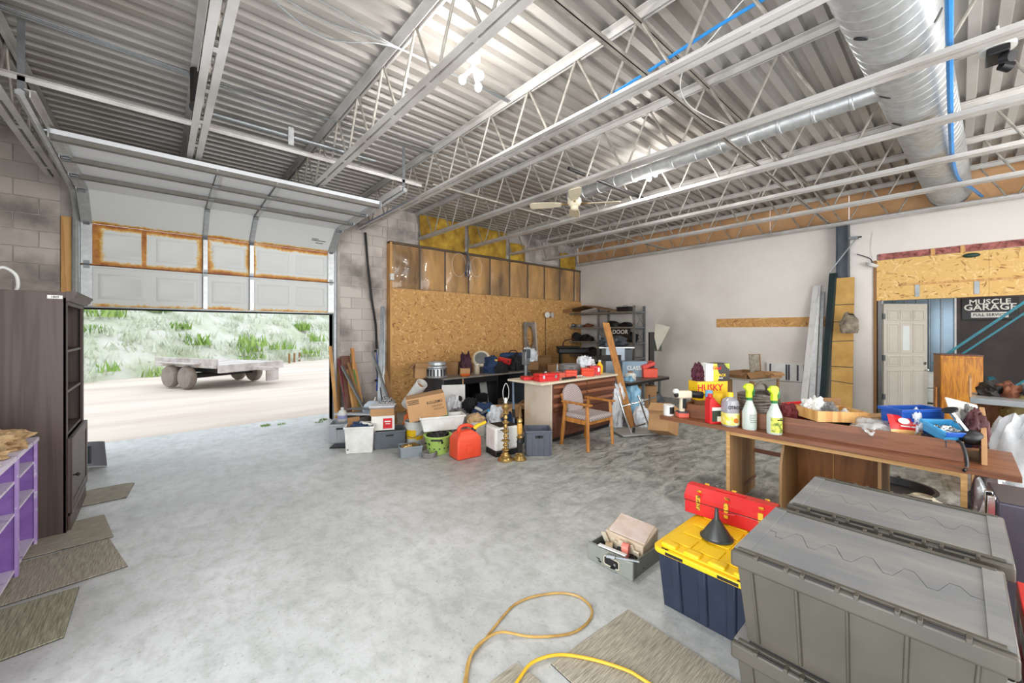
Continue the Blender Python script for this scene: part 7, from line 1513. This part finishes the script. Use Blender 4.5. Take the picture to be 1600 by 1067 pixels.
t = T('red_toolbox', 'red steel toolbox with yellow tape latches on the yellow lid', 'toolbox', (2.77, .985, LZ), PI/2+.06)
QL, QW = .52, .17
m = M(); m.bx(-QL/2, QL/2, -QW/2, QW/2, 0, .085); m.build('toolbox_body', mRED, t, bev=.005)
m = M(); m.prism([(-QW/2-.004, .0), (QW/2+.004, .0), (QW/2+.004, .03), (.035, .085), (-.035, .085), (-QW/2-.004, .03)], -QL/2-.003, QL/2+.003, Matrix(((0, 0, 1, 0), (1, 0, 0, 0), (0, 1, 0, .087), (0, 0, 0, 1)))); m.build('lid', mRED, t, bev=.004)
m = M(); m.bx(-QL/2-.001, QL/2+.001, -QW/2-.001, QW/2+.001, .083, .089); m.build('lid_gap', mIRON, t)
m = M(); m.bx(-.09, .09, -.012, .012, .172, .178); m.build('handle', mRED, t, bev=.003)
mLATCH = mk('yellow_check_tape', (236, 184, 40), .5, sc=40, c2=(120, 90, 20), lo=.5, hi=.56)
for x in (-.19, -.0, .17):
    for sy in (-1, 1): m = M(); m.box((x, sy*(QW/2+.005), .062), (.024, .008, .045)); m.box((x, sy*(QW/2+.005), .112), (.026, .01, .04)); m.box((x, sy*(.062), .146), (.026, .006, .055), (-sy*.85+ (0 if sy < 0 else 0), 0, 0)); m.build('latch', mLATCH, t)
m = M(); m.tube([(-.05, QW/2+.006, .075), (.0, QW/2+.018, .07), (.05, QW/2+.006, .075)], .006, 6); m.build('front_grip', mRED, t)
# grey drawer with junk
t = T('junk_drawer', 'grey metal drawer pulled out and set on the floor full of oddments', 'drawer', (2.44, 1.555, 0), 0)
m = M(); m.bx(-.17, .20, -.165, .165, 0, .006); m.bx(-.17, .20, -.17, -.162, 0, .11); m.bx(-.17, .20, .162, .17, 0, .11); m.bx(.192, .20, -.162, .162, 0, .11); m.build('drawer_shell', mk('drawer_grey', (110, 112, 104), .4, var=.08), t)
m = M(); m.bx(-.195, -.17, -.178, .178, 0, .118); m.build('drawer_front', mk('drawer_face', (142, 144, 134), .4, var=.05), t, bev=.006)
m = M(); m.prism(rrect(.11, .05, .012), 0, .002, Matrix.Translation((-.195, -.02, .055)) @ Euler((PI/2, 0, -PI/2)).to_matrix().to_4x4()); m.build('pull_recess', mIRON, t)
m = M(); pr = rrect(.115, .055, .014); m.tube([Matrix.Translation((-.197, -.02, .055)) @ Euler((PI/2, 0, -PI/2)).to_matrix().to_4x4() @ Vector((x, y, 0)) for x, y in pr], .003, 5, True); m.build('pull_rim', mCREAM, t); m = M(); m.cyl((-.199, -.05, .055), (-.204, -.05, .055), .008, n=10); m.build('lock', mCHROME, t)
m = M(); m.bx(-.16, .19, -.004, .004, .006, .09); m.build('divider', mDGREY, t)
t = T('torn_carton', 'crumpled beige carton of papers lying in the grey drawer', 'box', (2.52, 1.57, .075), rot=(.10, -.12, .1)); m = M(); m.bx(-.12, .14, -.15, .13, 0, .11); m.build('carton_body', mk('dusty_card', (206, 186, 160), .9, var=.1, bump=.4, bsc=20), t, bev=.008); m = M(); m.box((.01, -.01, .117), (.24, .25, .006), (.04, .03, .12)); m.build('paper_top', mk('pinkish_paper', (222, 206, 198), .8, sc=6, c2=(196, 172, 150)), t)
for k in range(7): m = M(); m.box((-.125+R.uniform(-.015, .01), -.12+k*.04, .05+R.uniform(-.02, .03)), (.012, .04, .07), (R.uniform(-.4, .4), R.uniform(-.3, .3), R.uniform(-.4, .4))); m.build('torn_edge', mk('torn_paper', (226, 212, 186), .9, var=.1), t)
t = T('tape_roll', 'roll of brown tape in the grey drawer', 'tape', (2.315, 1.60, .095), rot=(PI/2, .3, .5)); m = M(); m.lathe([(.028, -.024), (.045, -.024), (.045, .024), (.028, .024), (.028, -.024)], 22, caps=False); m.build('tape_ring', mk('tan_tape', (172, 150, 118), .5), t); m = M(); m.lathe([(.026, -.024), (.029, -.024), (.029, .024), (.026, .024)], 22, caps=False); m.build('core', mCARD, t)
t = T('pink_tape_gun', 'salmon pink plastic dispenser standing in the grey drawer', 'dispenser', (2.325, 1.48, .085), rot=(0, .15, .3)); m = M(); m.lathe([(.030, -.022), (.03, .022), (.016, .022), (.016, -.022), (.03, -.022)], 18, Matrix.Translation((0, 0, .06)) @ Matrix.Rotation(PI/2, 4, 'X'), caps=False); m.build('reel', mk('salmon', (226, 128, 110), .45), t); m = M(); m.bx(-.025, .03, -.02, .02, 0, .045); m.build('grip', MATS['salmon'], t, bev=.006)
m = M(); m.box((0, 0, 0), (.03, .20, .008)); tag(m.build('paint_stick', mWPAINT, loc=(2.27, 1.545, .128), rot=(.0, .1, .1)), 'white stick lying across the front of the grey drawer', 'stick')
m = M(); m.box((0, 0, 0), (.022, .17, .012)); m.box((0, .10, .0), (.04, .06, .02)); tag(m.build('putty_knife', mSTEEL, loc=(2.26, 1.43, .118), rot=(-.1, .2, .3), bev=.003), 'grey scraper hanging over the corner of the grey drawer', 'scraper')
lump('drawer_oddments', 'dark hoses and brackets filling the grey drawer', 'oddments', (2.36, 1.55, .006), .12, .13, .06, mIRON, 201, .6)
